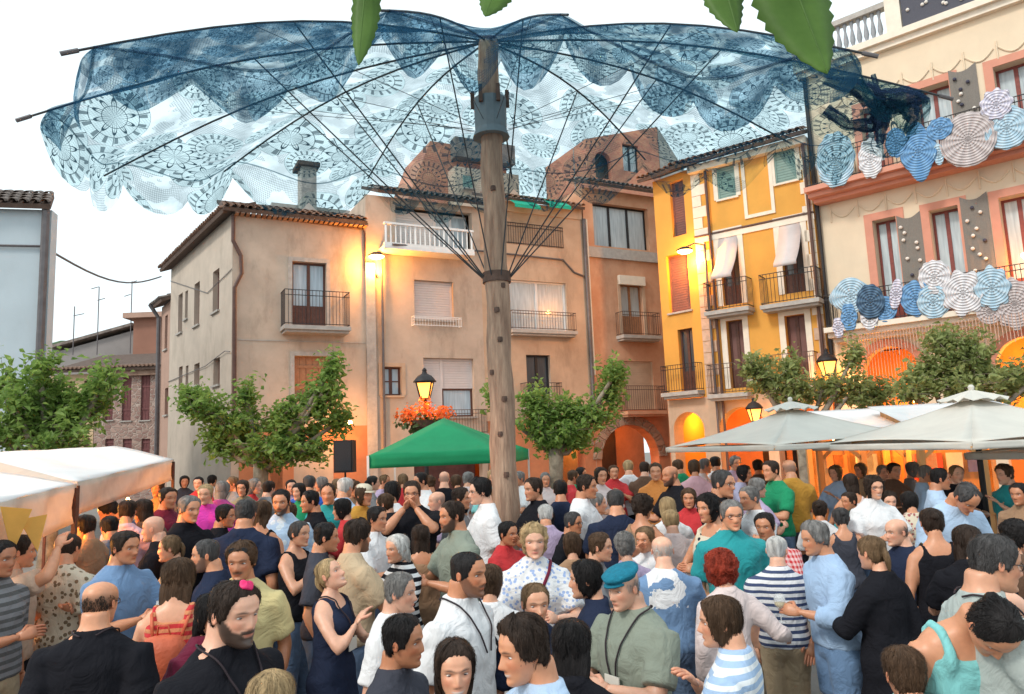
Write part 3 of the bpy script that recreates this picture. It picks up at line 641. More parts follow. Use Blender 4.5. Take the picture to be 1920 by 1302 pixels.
g.add([W5.pt(*p) for p in q]+[W5.pt(*p, -5) for p in q], [(0, 1, 2, 3), (7, 6, 5, 4), (3, 2, 6, 7), (1, 5, 6, 2), (0, 3, 7, 4)]); g.build('wall', mat('grey_gable', (.27, .25, .245), .9, .08, 1, stain=.2), Gh)
a, b = W5.pix(98, 655), W5.pix(252, 612); g = MB(); P = W5.pt
g.hexa([P(*a, .4), P(*b, .4), P(*b, -5), P(*a, -5)]+[p+Vector((0, 0, .2)) for p in (P(*a, .4), P(*b, .4), P(*b, -5), P(*a, -5))]); g.build('roof', TILE_G, Gh)
Rh = empty('brown_house', W5.pt(1, 0, 1), 'brown block with small flat eave behind stone house', 'house')
W6 = Wall(at(250, 620, 50), 0); c = W6.rect(250, 597, 320, 650)
MB().wbox(W6, c[0], c[1]+3, 0, c[3], -5, 0).build('wall', mat('brown_plaster', (.28, .14, .10), .9, .1, 1), Rh)
MB().wbox(W6, c[0]-.5, c[1]+3, c[3]+.002, c[3]+.35, -5.3, .5).build('eave', PL_PINK, Rh)
# aerials
def aerial(px, ytop, ybase, arms, lab, depth=50):
    b = at(px, ybase, depth); t = at(px, ytop, depth); g = MB(); g.tube([b-Vector((0, 0, 1.5)), (b.x, b.y, t.z)], .035, 5)
    e = empty('roof_aerial', b-Vector((0, 0, 1.5)), lab, 'aerial', 'roof aerials'); g.build('mast', PIPE, e)
    for dx0, dx1, yy in arms:
        p = at(px, yy, depth); k = depth/F; MB().tube([p+Vector((dx0*k, 0, -.02)), p+Vector((dx1*k, 0, .1))], .03, 5).build('arm', PIPE, e)
aerial(138, 575, 625, [(0, 20, 592)], 'low aerial with one short arm, leftmost of three')
aerial(183, 538, 625, [(-12, 2, 541), (0, 14, 563)], 'double headed aerial in the middle of three')
aerial(245, 528, 622, [(0, 12, 530), (-12, 0, 555)], 'tall aerial with two opposite arms nearest the corner house')
g = MB(); p0, p1 = WL.pt(-.1, WL.z(93, 466), .1), WS.pt(sS, zA-.35, .4)
pts = [p0.lerp(p1, i/12)-Vector((0, 0, .55*math.sin(math.pi*i/12))) for i in range(13)]
tag(g.tube(pts, .03, 6).build('overhead_cable', PIPE), 'dark cable sagging across the street between the two houses', 'cable')
# far wooded hill
def hill():
    g = MB(); c = at(120, 640, 90); n = 24
    g.lathe((c.x, c.y, 0), [(14, 0), (12, c.z*.6), (8, c.z*.8), (3.5, c.z*.93), (.5, c.z)], n); return g
structure('hill', hill(), mat('hill_green', (.05, .09, .035), .95, .5, 1.2, 1, 3))
# ------------------------------------------------------------------ lace parasol
def lace_fn(base, gap, dense, col, scale=1.25, tint=(.74, .93, .96)):
    def fn(n, L):
        def M(op, a, b=None, c=None):
            x = n.new('ShaderNodeMath'); x.operation = op
            for i, q in enumerate((a, b, c)):
                if q is None: continue
                if isinstance(q, (int, float)): x.inputs[i].default_value = q
                else: L.new(q, x.inputs[i])
            return x.outputs[0]
        uv = n.new('ShaderNodeUVMap'); mp = n.new('ShaderNodeVectorMath'); mp.operation = 'SCALE'; mp.inputs['Scale'].default_value = scale; L.new(uv.outputs[0], mp.inputs[0])
        v = n.new('ShaderNodeTexVoronoi'); v.voronoi_dimensions = '2D'; v.inputs['Scale'].default_value = 1; v.inputs['Randomness'].default_value = .7; L.new(mp.outputs[0], v.inputs['Vector'])
        sub = n.new('ShaderNodeVectorMath'); sub.operation = 'SUBTRACT'; L.new(mp.outputs[0], sub.inputs[0]); L.new(v.outputs['Position'], sub.inputs[1])
        sx = n.new('ShaderNodeSeparateXYZ'); L.new(sub.outputs[0], sx.inputs[0])
        sc = n.new('ShaderNodeSeparateColor'); L.new(v.outputs['Color'], sc.inputs[0])
        r = M('MULTIPLY', M('SQRT', M('ADD', M('MULTIPLY', sx.outputs[0], sx.outputs[0]), M('MULTIPLY', sx.outputs[1], sx.outputs[1]))), M('ADD', .78, M('MULTIPLY', sc.outputs[2], .55)))
        th = M('ARCTAN2', sx.outputs[1], sx.outputs[0])
        kn = M('ADD', M('FLOOR', M('MULTIPLY', sc.outputs[0], 3.99)), 4)        # petals 4..7 (doubled by abs)
        line = lambda x, w: M('LESS_THAN', M('ABSOLUTE', x), w)
        petal = line(M('SUBTRACT', r, M('MULTIPLY', M('ABSOLUTE', M('COSINE', M('MULTIPLY', th, kn))), .27)), .023)
        rings = line(M('SUBTRACT', M('FRACT', M('ADD', M('MULTIPLY', r, 6.0), .5)), .5), .038)
        wedge = M('MULTIPLY', M('MULTIPLY', M('GREATER_THAN', M('SINE', M('MULTIPLY', th, M('MULTIPLY', kn, 3))), .5), M('GREATER_THAN', r, .33)), M('LESS_THAN', r, .455))
        spokes = M('MULTIPLY', line(M('SINE', M('MULTIPLY', th, kn)), .07), M('GREATER_THAN', sc.outputs[1], .5))
        inside = M('LESS_THAN', r, .50)
        pat = M('MINIMUM', M('ADD', M('ADD', petal, M('MULTIPLY', rings, .8)), M('ADD', M('MULTIPLY', wedge, .8), spokes)), 1)
        sxy = n.new('ShaderNodeSeparateXYZ'); L.new(uv.outputs[0], sxy.inputs[0])
        net = M('MAXIMUM', line(M('SUBTRACT', M('FRACT', M('MULTIPLY', sxy.outputs[0], 44)), .5), .09), line(M('SUBTRACT', M('FRACT', M('MULTIPLY', sxy.outputs[1], 31)), .5), .09))
        nz = n.new('ShaderNodeTexNoise'); nz.inputs['Scale'].default_value = 2.2; L.new(uv.outputs[0], nz.inputs[0])
        hole = M('GREATER_THAN', nz.outputs[0], gap)
        outside = M('MULTIPLY', M('SUBTRACT', 1, hole), M('ADD', base, M('MULTIPLY', net, .5)))
        ins = M('MAXIMUM', M('ADD', base, M('MULTIPLY', net, .28)), M('MULTIPLY', pat, .95))
        al = M('ADD', M('MULTIPLY', inside, ins), M('MULTIPLY', M('SUBTRACT', 1, inside), outside))
        n3 = n.new('ShaderNodeTexNoise'); n3.inputs['Scale'].default_value = 3.1; n3.inputs['Detail'].default_value = 4; L.new(uv.outputs[0], n3.inputs[0])
        mr3 = n.new('ShaderNodeMapRange'); mr3.inputs[1].default_value = .38; mr3.inputs[2].default_value = .66; mr3.inputs[3].default_value = 0; mr3.inputs[4].default_value = dense*1.7; L.new(n3.outputs[0], mr3.inputs[0])
        al = M('MINIMUM', M('ADD', al, M('MULTIPLY', mr3.outputs[0], M('SUBTRACT', 1, al))), .98)
        d = n.new('ShaderNodeBsdfDiffuse'); d.inputs[0].default_value = (*col, 1)
        t = n.new('ShaderNodeBsdfTranslucent'); t.inputs[0].default_value = (col[0]*1.2, col[1]*1.4, col[2]*1.5, 1)
        m1 = n.new('ShaderNodeMixShader'); m1.inputs[0].default_value = .45; L.new(d.outputs[0], m1.inputs[1]); L.new(t.outputs[0], m1.inputs[2])
        tr = n.new('ShaderNodeBsdfTransparent'); tm = n.new('ShaderNodeMix'); tm.data_type = 'RGBA'; tm.inputs[6].default_value = (.90, .985, 1, 1); tm.inputs[7].default_value = (*tint, 1); L.new(inside, tm.inputs[0]); L.new(tm.outputs[2], tr.inputs[0]); m2 = n.new('ShaderNodeMixShader'); L.new(al, m2.inputs[0]); L.new(tr.outputs[0], m2.inputs[1]); L.new(m1.outputs[0], m2.inputs[2])
        L.new(m2.outputs[0], n['Material Output'].inputs[0])
    return fn
LACE = node_mat('dark_crochet_lace', lace_fn(.08, .52, .20, (.010, .045, .072), 1.35, (.80, .955, .97)))
LACE_D = node_mat('dense_crochet_lace', lace_fn(.18, .56, .48, (.018, .06, .11), 2.3, (.62, .82, .92)))
LACE_B = node_mat('gathered_crochet_lace', lace_fn(.25, .6, .28, (.03, .05, .10), 5))
POLE = mat('weathered_pole_wood', (.33, .20, .14), .85, .35, 6, .9, 14, stretch=(3, 3, .35), stain=.4, col2=(.48, .33, .235))
pP = at(948, 950, 9.0)
PX, PY = pP.x, pP.y
def polez(y): return at(930, y, 9.0).z
LP = empty('lace_parasol', (PX, PY, 0), 'giant dark crochet lace parasol on a wooden pole in the square', 'parasol')
g = MB(); zt = polez(75); prof = []
n = 30
pts = [(PX+.012*math.sin(i*1.3), PY+.01*math.cos(i*1.7), zt*i/n) for i in range(n+1)]; rad = [(.165-.035*i/n)*(1+.03*math.sin(i*2.3)) for i in range(n+1)]
g.tube(pts, rad, 20).build('pole', POLE, LP, True)
for i, (yy, a) in enumerate(((890, -80), (815, -100), (750, -75), (640, -85), (585, -95), (360, -90), (700, -130), (540, -60))):    # bolt knots
    z = polez(yy); rr = .165-.035*z/zt; MB().lathe((PX+rr*math.cos(R(a))*.97, PY+rr*math.sin(R(a))*.97, z-.03), [(.03, 0), (.034, .03), (.03, .06)], 8).build('bolt', RUST, LP)
zc0, zc1 = polez(531), polez(512)
MB().lathe((PX, PY, 0), [(.13, zc0), (.175, zc0), (.175, zc1), (.13, zc1)], 20).build('collar', RUST, LP)
zb0, zb1_ = polez(258), polez(188); GREYM = mat('grey_fibre_box', (.16, .20, .22), .7, .1, 8)
MB().lathe((PX, PY, 0), [(.1, zb0), (.235, zb0), (.20, zb0+.1), (.205, zb1_-.12), (.215, zb1_), (.1, zb1_)], 14).build('junction_box', GREYM, LP)
for a in range(6):
    c, s_ = math.cos(a*1.047), math.sin(a*1.047); MB().bar((PX+.22*c, PY+.22*s_, zb1_-.1), (PX+.22*c, PY+.22*s_, zb1_+.12), .05).build('bracket', RUST, LP)
AP = Vector((PX, PY, zt-.02))
tips = [at(x, y, d) for x, y, d in ((115, 101, 6.95), (32, 226, 8.3), (195, 330, 10.2), (420, 322, 11.3), (690, 335, 12.0), (960, 335, 12.1), (1210, 300, 11.6), (1480, 268, 11.0), (1785, 186, 8.7), (1645, 106, 7.6), (1065, 28, 6.7), (712, 20, 6.5))]
NT = len(tips)
def ribp(i, r, sag=.0):
    t = tips[i % NT]; p = AP.lerp(t, r); return p + Vector((0, 0, .42*math.sin(math.pi*min(r, 1))*({0: .75, 9: .75, 10: .30, 11: .30}.get(i % NT, .7))))
RIBM = mat('dark_steel_rib', (.045, .05, .055), .5, .2, 8, metal=.3)
for i in range(NT):
    MB().tube([ribp(i, r/10) for r in range(11)], [.013]*11, 6).build('rib', RIBM, LP)
    if i in (0, 1, 8, 9):
        e = tips[i]; d = (ribp(i, 1)-ribp(i, .9)).normalized(); MB().tube([e-d*.16, e+d*.01], .025, 8).build('rib_end', PIPE, LP)
    a = math.atan2(tips[i].y-PY, tips[i].x-PX)
    MB().tube([(PX+.17*math.cos(a), PY+.17*math.sin(a), (zc0+zc1)/2), ribp(i, .52)], .009, 6).build('strut', RIBM, LP)
    MB().tube([(PX+.24*math.cos(a), PY+.24*math.sin(a), zb0+.15), ribp(i, .62)], .004, 5).build('stay', RIBM, LP)
def lace_sheet(name, P, nu, nv, uvs, m, parent=LP):
    me = bpy.data.meshes.new(name); vs = []; uvl = []
    off = Vector(parent.location)
    for j in range(nv+1):
        for i in range(nu+1):
            vs.append(tuple(P(i/nu, j/nv)-off)); uvl.append(uvs(i/nu, j/nv))
    fs = [(j*(nu+1)+i, j*(nu+1)+i+1, (j+1)*(nu+1)+i+1, (j+1)*(nu+1)+i) for j in range(nv) for i in range(nu)]
    me.from_pydata(vs, [], fs); ul = me.uv_layers.new(name='UVMap')
    for p in me.polygons:
        for li in p.loop_indices: ul.data[li].uv = uvl[me.loops[li].vertex_index]
    me.update(); return link_mesh(name, me, m, parent, True)
def wob(p, s=1.7): return Vector((math.sin(p.y*s+p.z*2.1), math.sin(p.x*s*1.2+1.3), math.sin(p.x*s+p.y*1.4*s)))
for i in range(NT):
    j = (i+1) % NT; near = i in (0, 9, 10, 11) ; wd = (tips[i]-tips[j]).length; ln = ((tips[i]-AP).length+(tips[j]-AP).length)/2
    sg = (.14 if not near else .10)*wd
    def surf(u, v, i=i, j=j, sg=sg):
        r = .04+.90*v; p = ribp(i, r).lerp(ribp(j, r), u)
        inw = (Vector((PX, PY, p.z))-p).normalized()*(.16*math.sin(math.pi*u)*v**4*(wd*.45))
        return p + inw - Vector((0, 0, sg*math.sin(math.pi*u)**1.3*v**1.1)) + wob(p, 2.3)*.045*math.sin(math.pi*u)
    def uvs(u, v, i=i, wd=wd, ln=ln): r = .04+.90*v; return (i*3.7+(u-.5)*wd*r, r*ln)
    lace_sheet('lace_panel', surf, 18, 18, uvs, LACE_D if near else LACE, LP)
    drop = {0: .55, 9: .6, 10: .66, 11: .6, 8: .5, 1: .62}.get(i, .62)
    lob = 3 if i == 10 else max(2, round(wd/.95))
    def val(u, v, i=i, j=j, drop=drop, lob=lob, surf=surf):
        p = surf(u, 1.0); o = (Vector((p.x-PX, p.y-PY, 0))).normalized()
        sc = .45+.55*abs(math.sin(math.pi*u*lob)); d = drop*sc*v
        return p + o*(.10*math.sin(v*2.2)+.05*math.sin(u*lob*6.28)*v) - Vector((0, 0, d)) + wob(p*1.7)*.03*v
    lace_sheet('lace_scallop', val, lob*8, 6, lambda u, v, i=i, wd=wd, ln=ln, drop=drop: (i*3.7+(u-.5)*wd*.94, ln*.94+drop*v), LACE_D if near else LACE, LP)
    hem = MB(); hem.tube([surf(k/18, 1.0) for k in range(19)], .010 if not near else .016, 6).build('hem_rope', LACE_B, LP)
# gathered lace knotted on the right hand rib
def bunch(name, path, rads, seed, m=LACE_B):
    rnd = random.Random(seed); N = 22; vs = []; uvl = []; pts = [at(*p) for p in path]; K_ = 40
    off = Vector(LP.location); k = len(pts)-1
    for a in range(K_+1):
        t = a/K_*k; i = min(int(t), k-1); f = t-i; p = pts[i].lerp(pts[i+1], f); r = rads[i]*(1-f)+rads[i+1]*f
        d = (pts[i+1]-pts[i]).normalized(); x = d.cross(Vector((0, 1, .2))).normalized(); y = d.cross(x)
        for b in range(N):
            an = 6.283*b/N; rr = r*(1+.38*math.sin(b*2.85+a*.13+seed)+.12*math.sin(a*.9+b)); vs.append(tuple(p+x*rr*math.cos(an)+y*rr*math.sin(an)-off)); uvl.append((b*.12, a*.07))
    fs = [(a*N+b, a*N+(b+1) % N, (a+1)*N+(b+1) % N, (a+1)*N+b) for a in range(K_) for b in range(N)]
    me = bpy.data.meshes.new(name); me.from_pydata(vs, [], fs); ul = me.uv_layers.new(name='UVMap')
    for p in me.polygons:
        for li in p.loop_indices: ul.data[li].uv = uvl[me.loops[li].vertex_index]
    return link_mesh(name, me, m, LP, True)
bunch('gathered_lace', [(1545, 150, 8.3), (1610, 165, 8.4), (1650, 190, 8.5), (1700, 185, 8.6), (1742, 188, 8.65)], [.04, .08, .12, .10, .02], 1)
bunch('gathered_lace', [(1548, 205, 8.7), (1590, 235, 8.7), (1640, 235, 8.6), (1655, 205, 8.55), (1690, 200, 8.6)], [.05, .06, .07, .09, .07], 2)
bunch('gathered_lace', [(1652, 190, 8.55), (1652, 235, 8.55), (1650, 270, 8.55)], [.12, .07, .03], 3)
bunch('gathered_lace', [(1700, 190, 8.6), (1712, 225, 8.6), (1697, 248, 8.6)], [.10, .06, .02], 4)
bunch('gathered_lace', [(1637, 140, 8.5), (1645, 170, 8.5), (1650, 195, 8.5)], [.02, .03, .06], 5)

# ------------------------------------------------------------------ doilies on the hall balconies
def doily_mat(name, c1, c2, k=9):
    def fn(n, L):
        b = n['Principled BSDF']; b.inputs['Roughness'].default_value = .9
        tc = n.new('ShaderNodeTexCoord'); sx = n.new('ShaderNodeSeparateXYZ'); L.new(tc.outputs['Object'], sx.inputs[0])
        def M(op, a, b_=None):
            x = n.new('ShaderNodeMath'); x.operation = op
            for i, q in enumerate((a, b_)):
                if q is None: continue
                if isinstance(q, (int, float)): x.inputs[i].default_value = q
                else: L.new(q, x.inputs[i])
            return x.outputs[0]
        r = M('SQRT', M('ADD', M('MULTIPLY', sx.outputs[0], sx.outputs[0]), M('MULTIPLY', sx.outputs[2], sx.outputs[2]))); th = M('ARCTAN2', sx.outputs[2], sx.outputs[0])
        p = M('ADD', M('MULTIPLY', M('SINE', M('MULTIPLY', r, 80)), .55), M('MULTIPLY', M('SINE', M('MULTIPLY', th, k)), .7))
        mr = n.new('ShaderNodeMapRange'); mr.inputs[1].default_value = -1; mr.inputs[2].default_value = 1.2; L.new(p, mr.inputs[0])
        mi = n.new('ShaderNodeMix'); mi.data_type = 'RGBA'; L.new(mr.outputs[0], mi.inputs[0]); mi.inputs[6].default_value = (*c1, 1); mi.inputs[7].default_value = (*c2, 1)
        L.new(mi.outputs[2], b.inputs['Base Color']); bu = n.new('ShaderNodeBump'); bu.inputs['Distance'].default_value = .03; bu.inputs['Strength'].default_value = .8; L.new(p, bu.inputs['Height']); L.new(bu.outputs[0], b.inputs['Normal'])
    return node_mat(name, fn)
DM = dict(w=doily_mat('white_doily', (.56, .55, .58), (.76, .74, .76)), b=doily_mat('blue_doily', (.10, .24, .46), (.19, .37, .60)), l=doily_mat('pale_blue_doily', (.32, .48, .60), (.50, .64, .74)),
          g=doily_mat('grey_pink_doily', (.42, .36, .36), (.60, .53, .52), 14), d=doily_mat('dark_blue_doily', (.03, .07, .13), (.10, .18, .28)), p=doily_mat('lilac_white_doily', (.45, .44, .56), (.76, .72, .80), 10))
def doily(px, py, rx, ry, m, lab, points=0, amp=.0, depth_off=1.0, tilt=0.):
    s, z = WK.pix(px, py, depth_off); c = WK.pt(s, z, depth_off); k = (c-CAM).length/F; n = 48
    sxw = rx*k/1.08; v = []; rings = 7
    ang = math.atan2(WK.u.y, WK.u.x)
    for side in (0, 1):
        for q in range(rings+1):
            for i in range(n):
                a = 2*math.pi*i/n; rr = q/rings*(1+amp*math.cos(points*a) if points else 1)
                v.append((sxw*rr*math.cos(a), (-.02 if side == 0 else .0)-.03*math.sin(q*1.6)*(q/rings)*math.sin(a*5+q)*.5, ry*k*rr*math.sin(a)))
    f = []; S = (rings+1)*n
    for q in range(rings):
        for i in range(n):
            j = (i+1) % n; A_ = q*n; B_ = (q+1)*n
            f += [(A_+i, A_+j, B_+j, B_+i), (S+A_+j, S+A_+i, S+B_+i, S+B_+j)]
    for i in range(n): j = (i+1) % n; f.append((rings*n+i, rings*n+j, S+rings*n+j, S+rings*n+i))
    me = bpy.data.meshes.new('crochet_doily'); me.from_pydata(v, [], f); me.update()
    o = link_mesh('crochet_doily', me, DM[m], None, True); o.location = c; o.rotation_euler = (0, R(tilt), ang)
    return tag(o, lab, 'doily', 'crochet doilies on the hall balconies')
for d in [
 (1566, 300, 34, 48, 'l', 'pale blue doily at the left end of the upper balcony', 10, .04),
 (1632, 298, 20, 34, 'w', 'narrow white doily hanging second from left on upper balcony', 9, .06),
 (1680, 268, 17, 25, 'b', 'small blue doily between the white and pointed ones, upper balcony', 8, .03),
 (1722, 285, 27, 46, 'b', 'large pointed blue doily with pale rim on upper balcony', 4, .10),
 (1762, 242, 20, 18, 'b', 'small bright blue doily above the grey round one', 9, .05),
 (1760, 290, 8, 18, 'l', 'tiny pale blue oval below the upper rail', 0, 0),
 (1815, 262, 42, 44, 'g', 'big round greyish pink doily on the upper balcony', 18, .02),
 (1868, 196, 23, 24, 'p', 'white star doily with dark centre on upper balcony', 9, .10),
 (1888, 240, 32, 34, 'l', 'pale blue round doily right of the star doily', 11, .03),
 (1595, 555, 36, 30, 'l', 'pale blue square doily at left end of lower balcony', 4, .06),
 (1592, 595, 14, 24, 'b', 'small blue doily hanging low at left of lower balcony', 6, .05),
 (1572, 615, 10, 18, 'p', 'small white doily lowest at the corner of the hall', 6, .05),
 (1632, 566, 24, 30, 'd', 'dark blue doily on the lower balcony', 10, .03),
 (1636, 551, 10, 10, 'w', 'small white oval over the dark blue doily', 0, 0),
 (1630, 596, 15, 22, 'w', 'white oval doily under the dark blue one', 0, 0),
 (1660, 580, 20, 22, 'b', 'round blue doily with pale rim next to the white oval', 0, 0),
 (1680, 552, 10, 26, 'p', 'slim white tilted oval on the lower balcony', 0, 0, 1.03, 12),
 (1717, 560, 25, 30, 'b', 'bright blue doily under the white flower', 8, .04),
 (1752, 520, 26, 28, 'w', 'white flower doily sticking above the lower rail', 12, .04),
 (1750, 566, 26, 28, 'l', 'pale blue doily below the white flower', 10, .04),
 (1806, 550, 31, 36, 'w', 'white star doily in the middle of lower balcony', 7, .12),
 (1860, 540, 26, 34, 'l', 'pale turquoise star doily right of the white star', 8, .10),
 (1856, 585, 20, 20, 'g', 'small grey doily hanging under the turquoise star', 0, 0),
 (1902, 570, 30, 40, 'g', 'greyish pink doily at the right edge of lower balcony', 8, .08)]:
    doily(d[0], d[1], d[2], d[3], d[4], d[5], d[6], d[7], (d[8] if len(d) > 8 else 1.0)+random.uniform(-.03, .03), d[9] if len(d) > 9 else 0)

# ------------------------------------------------------------------ lamps
GLOW = mat('lamp_glow', (1, .8, .5), .4, 0, emit=(1, .55, .18, 14)); LGLASS = mat('lantern_glow', (1, .6, .2), .4, 0, emit=(1, .34, .05, 2.6))
def point(loc, e, parent, r=.08, c=LAMP, name='lamp_light'):
    l = bpy.data.lights.new(name, 'POINT'); l.energy = e; l.color = c; l.shadow_soft_size = r
    o = bpy.data.objects.new(name, l); COL.objects.link(o)
    if parent: o.parent = parent; o.location = Vector(loc)-rootloc(parent)
    else: o.location = loc
    return o
def flat_lamp(W, px, py, off, px_pole, py0, py1, lab, e):
    s, z = W.pix(px, py, off); c = W.pt(s, z, off); sp, _ = W.pix(px_pole, py, .1)
    E = empty('street_lamp', (W.pt(sp, 0, .12)), lab, 'street lamp', 'flat headed street lamps')
    MB().tube([W.pt(sp, 2.0, .12), W.pt(sp, z+.25, .12)], .045, 8).build('post', PIPE, E)
    MB().tube([W.pt(sp, z+.25, .12), W.pt((s+sp)/2, z+.3, off*.6), c+Vector((0, 0, .12))], .03, 6).build('arm', PIPE, E)
    MB().lathe(c, [(.30, 0), (.30, .05), (.16, .13), (.05, .16)], 18).build('head', IRON, E, True)
    MB().lathe(c-Vector((0, 0, .10)), [(.05, 0), (.17, .02), (.25, .06), (.28, .098)], 18).build('diffuser', GLOW, E)
    point(c-Vector((0, 0, .30))-W.n*(off-.28), e, E, .10)
flat_lamp(WC, 706, 481, .75, 715, 480, 840, 'lit flat street lamp on pole against the beige house', 460)
flat_lamp(WY, 1284, 471, .75, 1322, 470, 800, 'lit flat street lamp before the yellow house corner', 400)
s_ = WC.s(694); PILL = empty('wall_pilaster', WC.pt(s_, 0, .05), 'weathered grey pilaster strip between the two beige houses', 'pilaster')
MB().wbox(WC, s_-.17, s_+.17, 0, WC.z(694, 495), .012, .13).build('shaft', STONE, PILL)
def lantern(c, h, lab, e, post=True, wallpt=None):
    E = empty('lantern_lamp', (c.x, c.y, 0), lab, 'lantern', 'iron lanterns'); w_ = h*.30
    def ringq(z, r): return [Vector((c.x+r*math.cos(R(45+90*i)), c.y+r*math.sin(R(45+90*i)), c.z+z)) for i in range(4)]
    a, b = ringq(0, w_*.62), ringq(h*.52, w_*1.15)
    g = MB()
    for i in range(4): g.bar(a[i], b[i], .03); g.bar(a[i], a[(i+1) % 4], .035); g.bar(b[i], b[(i+1) % 4], .045)
    g.build('cage', IRON, E)
    for i in range(4):
        q = [a[i].lerp(c, .04), a[(i+1) % 4].lerp(c, .04), b[(i+1) % 4]+(c-b[(i+1) % 4])*.04, b[i]+(c-b[i])*.04]
        MB().add(q, [(0, 1, 2, 3)]).build('pane', LGLASS, E)
    MB().lathe((c.x, c.y, c.z+h*.53), [(w_*1.25, 0), (w_*1.2, .03), (w_*.75, h*.2), (w_*.3, h*.27), (w_*.22, h*.36), (w_*.28, h*.38), (.02, h*.46)], 14).build('roof', IRON, E, True)
    if post: MB().tube([(c.x, c.y, 0), (c.x, c.y, 1.0), (c.x, c.y, c.z)], [.09, .06, .045], 10).build('post', IRON, E)
    elif wallpt: MB().tube([c-Vector((0, 0, .02)), c-Vector((0, 0, .25)), wallpt], .03, 6).build('bracket', IRON, E)
    point((c.x, c.y, c.z-.16), e, E, .1); return E
c1 = at(797, 748, 19.0); lantern(c1, .80, 'lit iron lantern on post above the orange flowers', 90)
# flower basket round the lantern post
FL = empty('flower_basket', (c1.x, c1.y, c1.z-.75), 'orange flowering basket hung on the lantern post', 'flower basket')
FLM = mat('orange_petals', (.75, .20, .05), .6, .3, 20, trans=.3); LFM = mat('basket_leaves', (.08, .12, .04), .6, .4, 10, trans=.3)
MB().lathe((c1.x, c1.y, c1.z-.85), [(.1, 0), (.34, .12), (.42, .3)], 14).build('basket', RUST, FL)
def leaf_cloud(name, cs, n, size, m, parent, seed=0, shape=6, upbias=.3, zsq=.7):
    rnd = np.random.default_rng(seed); V = []; Fs = []; per = np.array([c[3]*c[4]*c[5] for c in cs]); per = per/per.sum()
    for (cx, cy, cz, rx, ry, rz), cnt in zip(cs, np.maximum(1, (per*n)).astype(int)):
        q = rnd.normal(size=(cnt, 3)); q /= np.linalg.norm(q, axis=1)[:, None]; q *= (rnd.random((cnt, 1))**.45)
        P = np.array([cx, cy, cz])+q*(1+.22*np.abs(rnd.normal(size=(cnt, 1))))*np.array([rx, ry, rz])
        for p, d0 in zip(P, q):
            d = d0+rnd.normal(size=3)*.6+np.array([0, 0, upbias]); d /= np.linalg.norm(d)
            t = rnd.normal(size=3); t[2] -= .8; t -= d*t.dot(d); t /= np.linalg.norm(t); b = np.cross(d, t); s = size*rnd.uniform(.6, 1.3)
            k = len(V)
            V += [tuple(p-t*s*.45), tuple(p+b*s*.42-t*s*.05+d*s*.10), tuple(p+b*s*.2+t*s*.3+d*s*.05), tuple(p+t*s*.62-d*s*.12), tuple(p-b*s*.2+t*s*.3+d*s*.05), tuple(p-b*s*.42-t*s*.05+d*s*.10)]
            Fs += [(k, k+1, k+2, k+3), (k, k+3, k+4, k+5)]
    g = MB(); g.v = V; g.f = Fs; o = g.build(name, m, parent); o['kind'] = 'stuff'; return o
leaf_cloud('blossoms', [(c1.x-.42, c1.y-.1, c1.z-.42, .3, .3, .25), (c1.x+.4, c1.y-.1, c1.z-.4, .3, .3, .22), (c1.x, c1.y-.2, c1.z-.25, .22, .2, .3)], 420, .1, FLM, FL, 3)
leaf_cloud('foliage', [(c1.x-.1, c1.y-.05, c1.z-.62, .55, .35, .22)], 260, .12, LFM, FL, 4)
s2_, z2_ = WY.pix(1553, 705, .6); c2 = WY.pt(s2_, z2_, .6); lantern(c2, .9, 'lit lantern on the wall between yellow house and hall', 130, False, WY.pt(s2_, z2_, .02))
s3_, z3_ = WY.pix(1416, 790, .9); c3 = WY.pt(s3_, z3_, .9); lantern(c3, .8, 'lit lantern under the yellow house arcade', 90, False, WY.pt(s3_, z3_, .02))
for q, e in ((WK.pt(a2[0]+1, 3.6, -2.0), 420), (WK.pt(a1[0]+.8, 3.2, -2.4), 160), (WK.pt(hk[2][0]+.5, hk[2][2]+1.2, .55), 60)):
    E = empty('arcade_lamp', q, {420: 'strong orange lamp inside the right hall arch', 160: 'orange lamp inside the left hall arch', 60: 'small orange floodlight on the balcony by the right hall window'}[e], 'lamp'); 
    bm_ = MB().lathe(q-Vector((0, 0, .0)), [(.03, -.08), (.09, 0), (.06, .08)], 10).build('bulb', GLOW, E); point(q-Vector((0, 0, .2)), e, E)
for W, px, z, o, e, lab in ((WC, 1180, 3.2, -2, 150, 'lamp under the orange house arch'), (WY, 1390, 3.2, -2.2, 190, 'lamp under the yellow house arcade ceiling'), (WD, 1280, 3.1, -1.6, 90, 'lamp under the narrow yellow arch'), (WC, 1080, 3.1, -2, 90, 'lamp under the small arch behind the third tree'), (WC, 640, 3.2, 1.2, 130, 'lamp above the ground floor door behind the loudspeaker')):
    q = W.pt(W.s(px, 800), z, o); E = empty('arcade_lamp', q, lab, 'lamp', 'arcade lamps'); MB().lathe(q, [(.03, -.06), (.08, 0), (.05, .08)], 10).build('bulb', GLOW, E); point(q-Vector((0, 0, .2)), e, E)

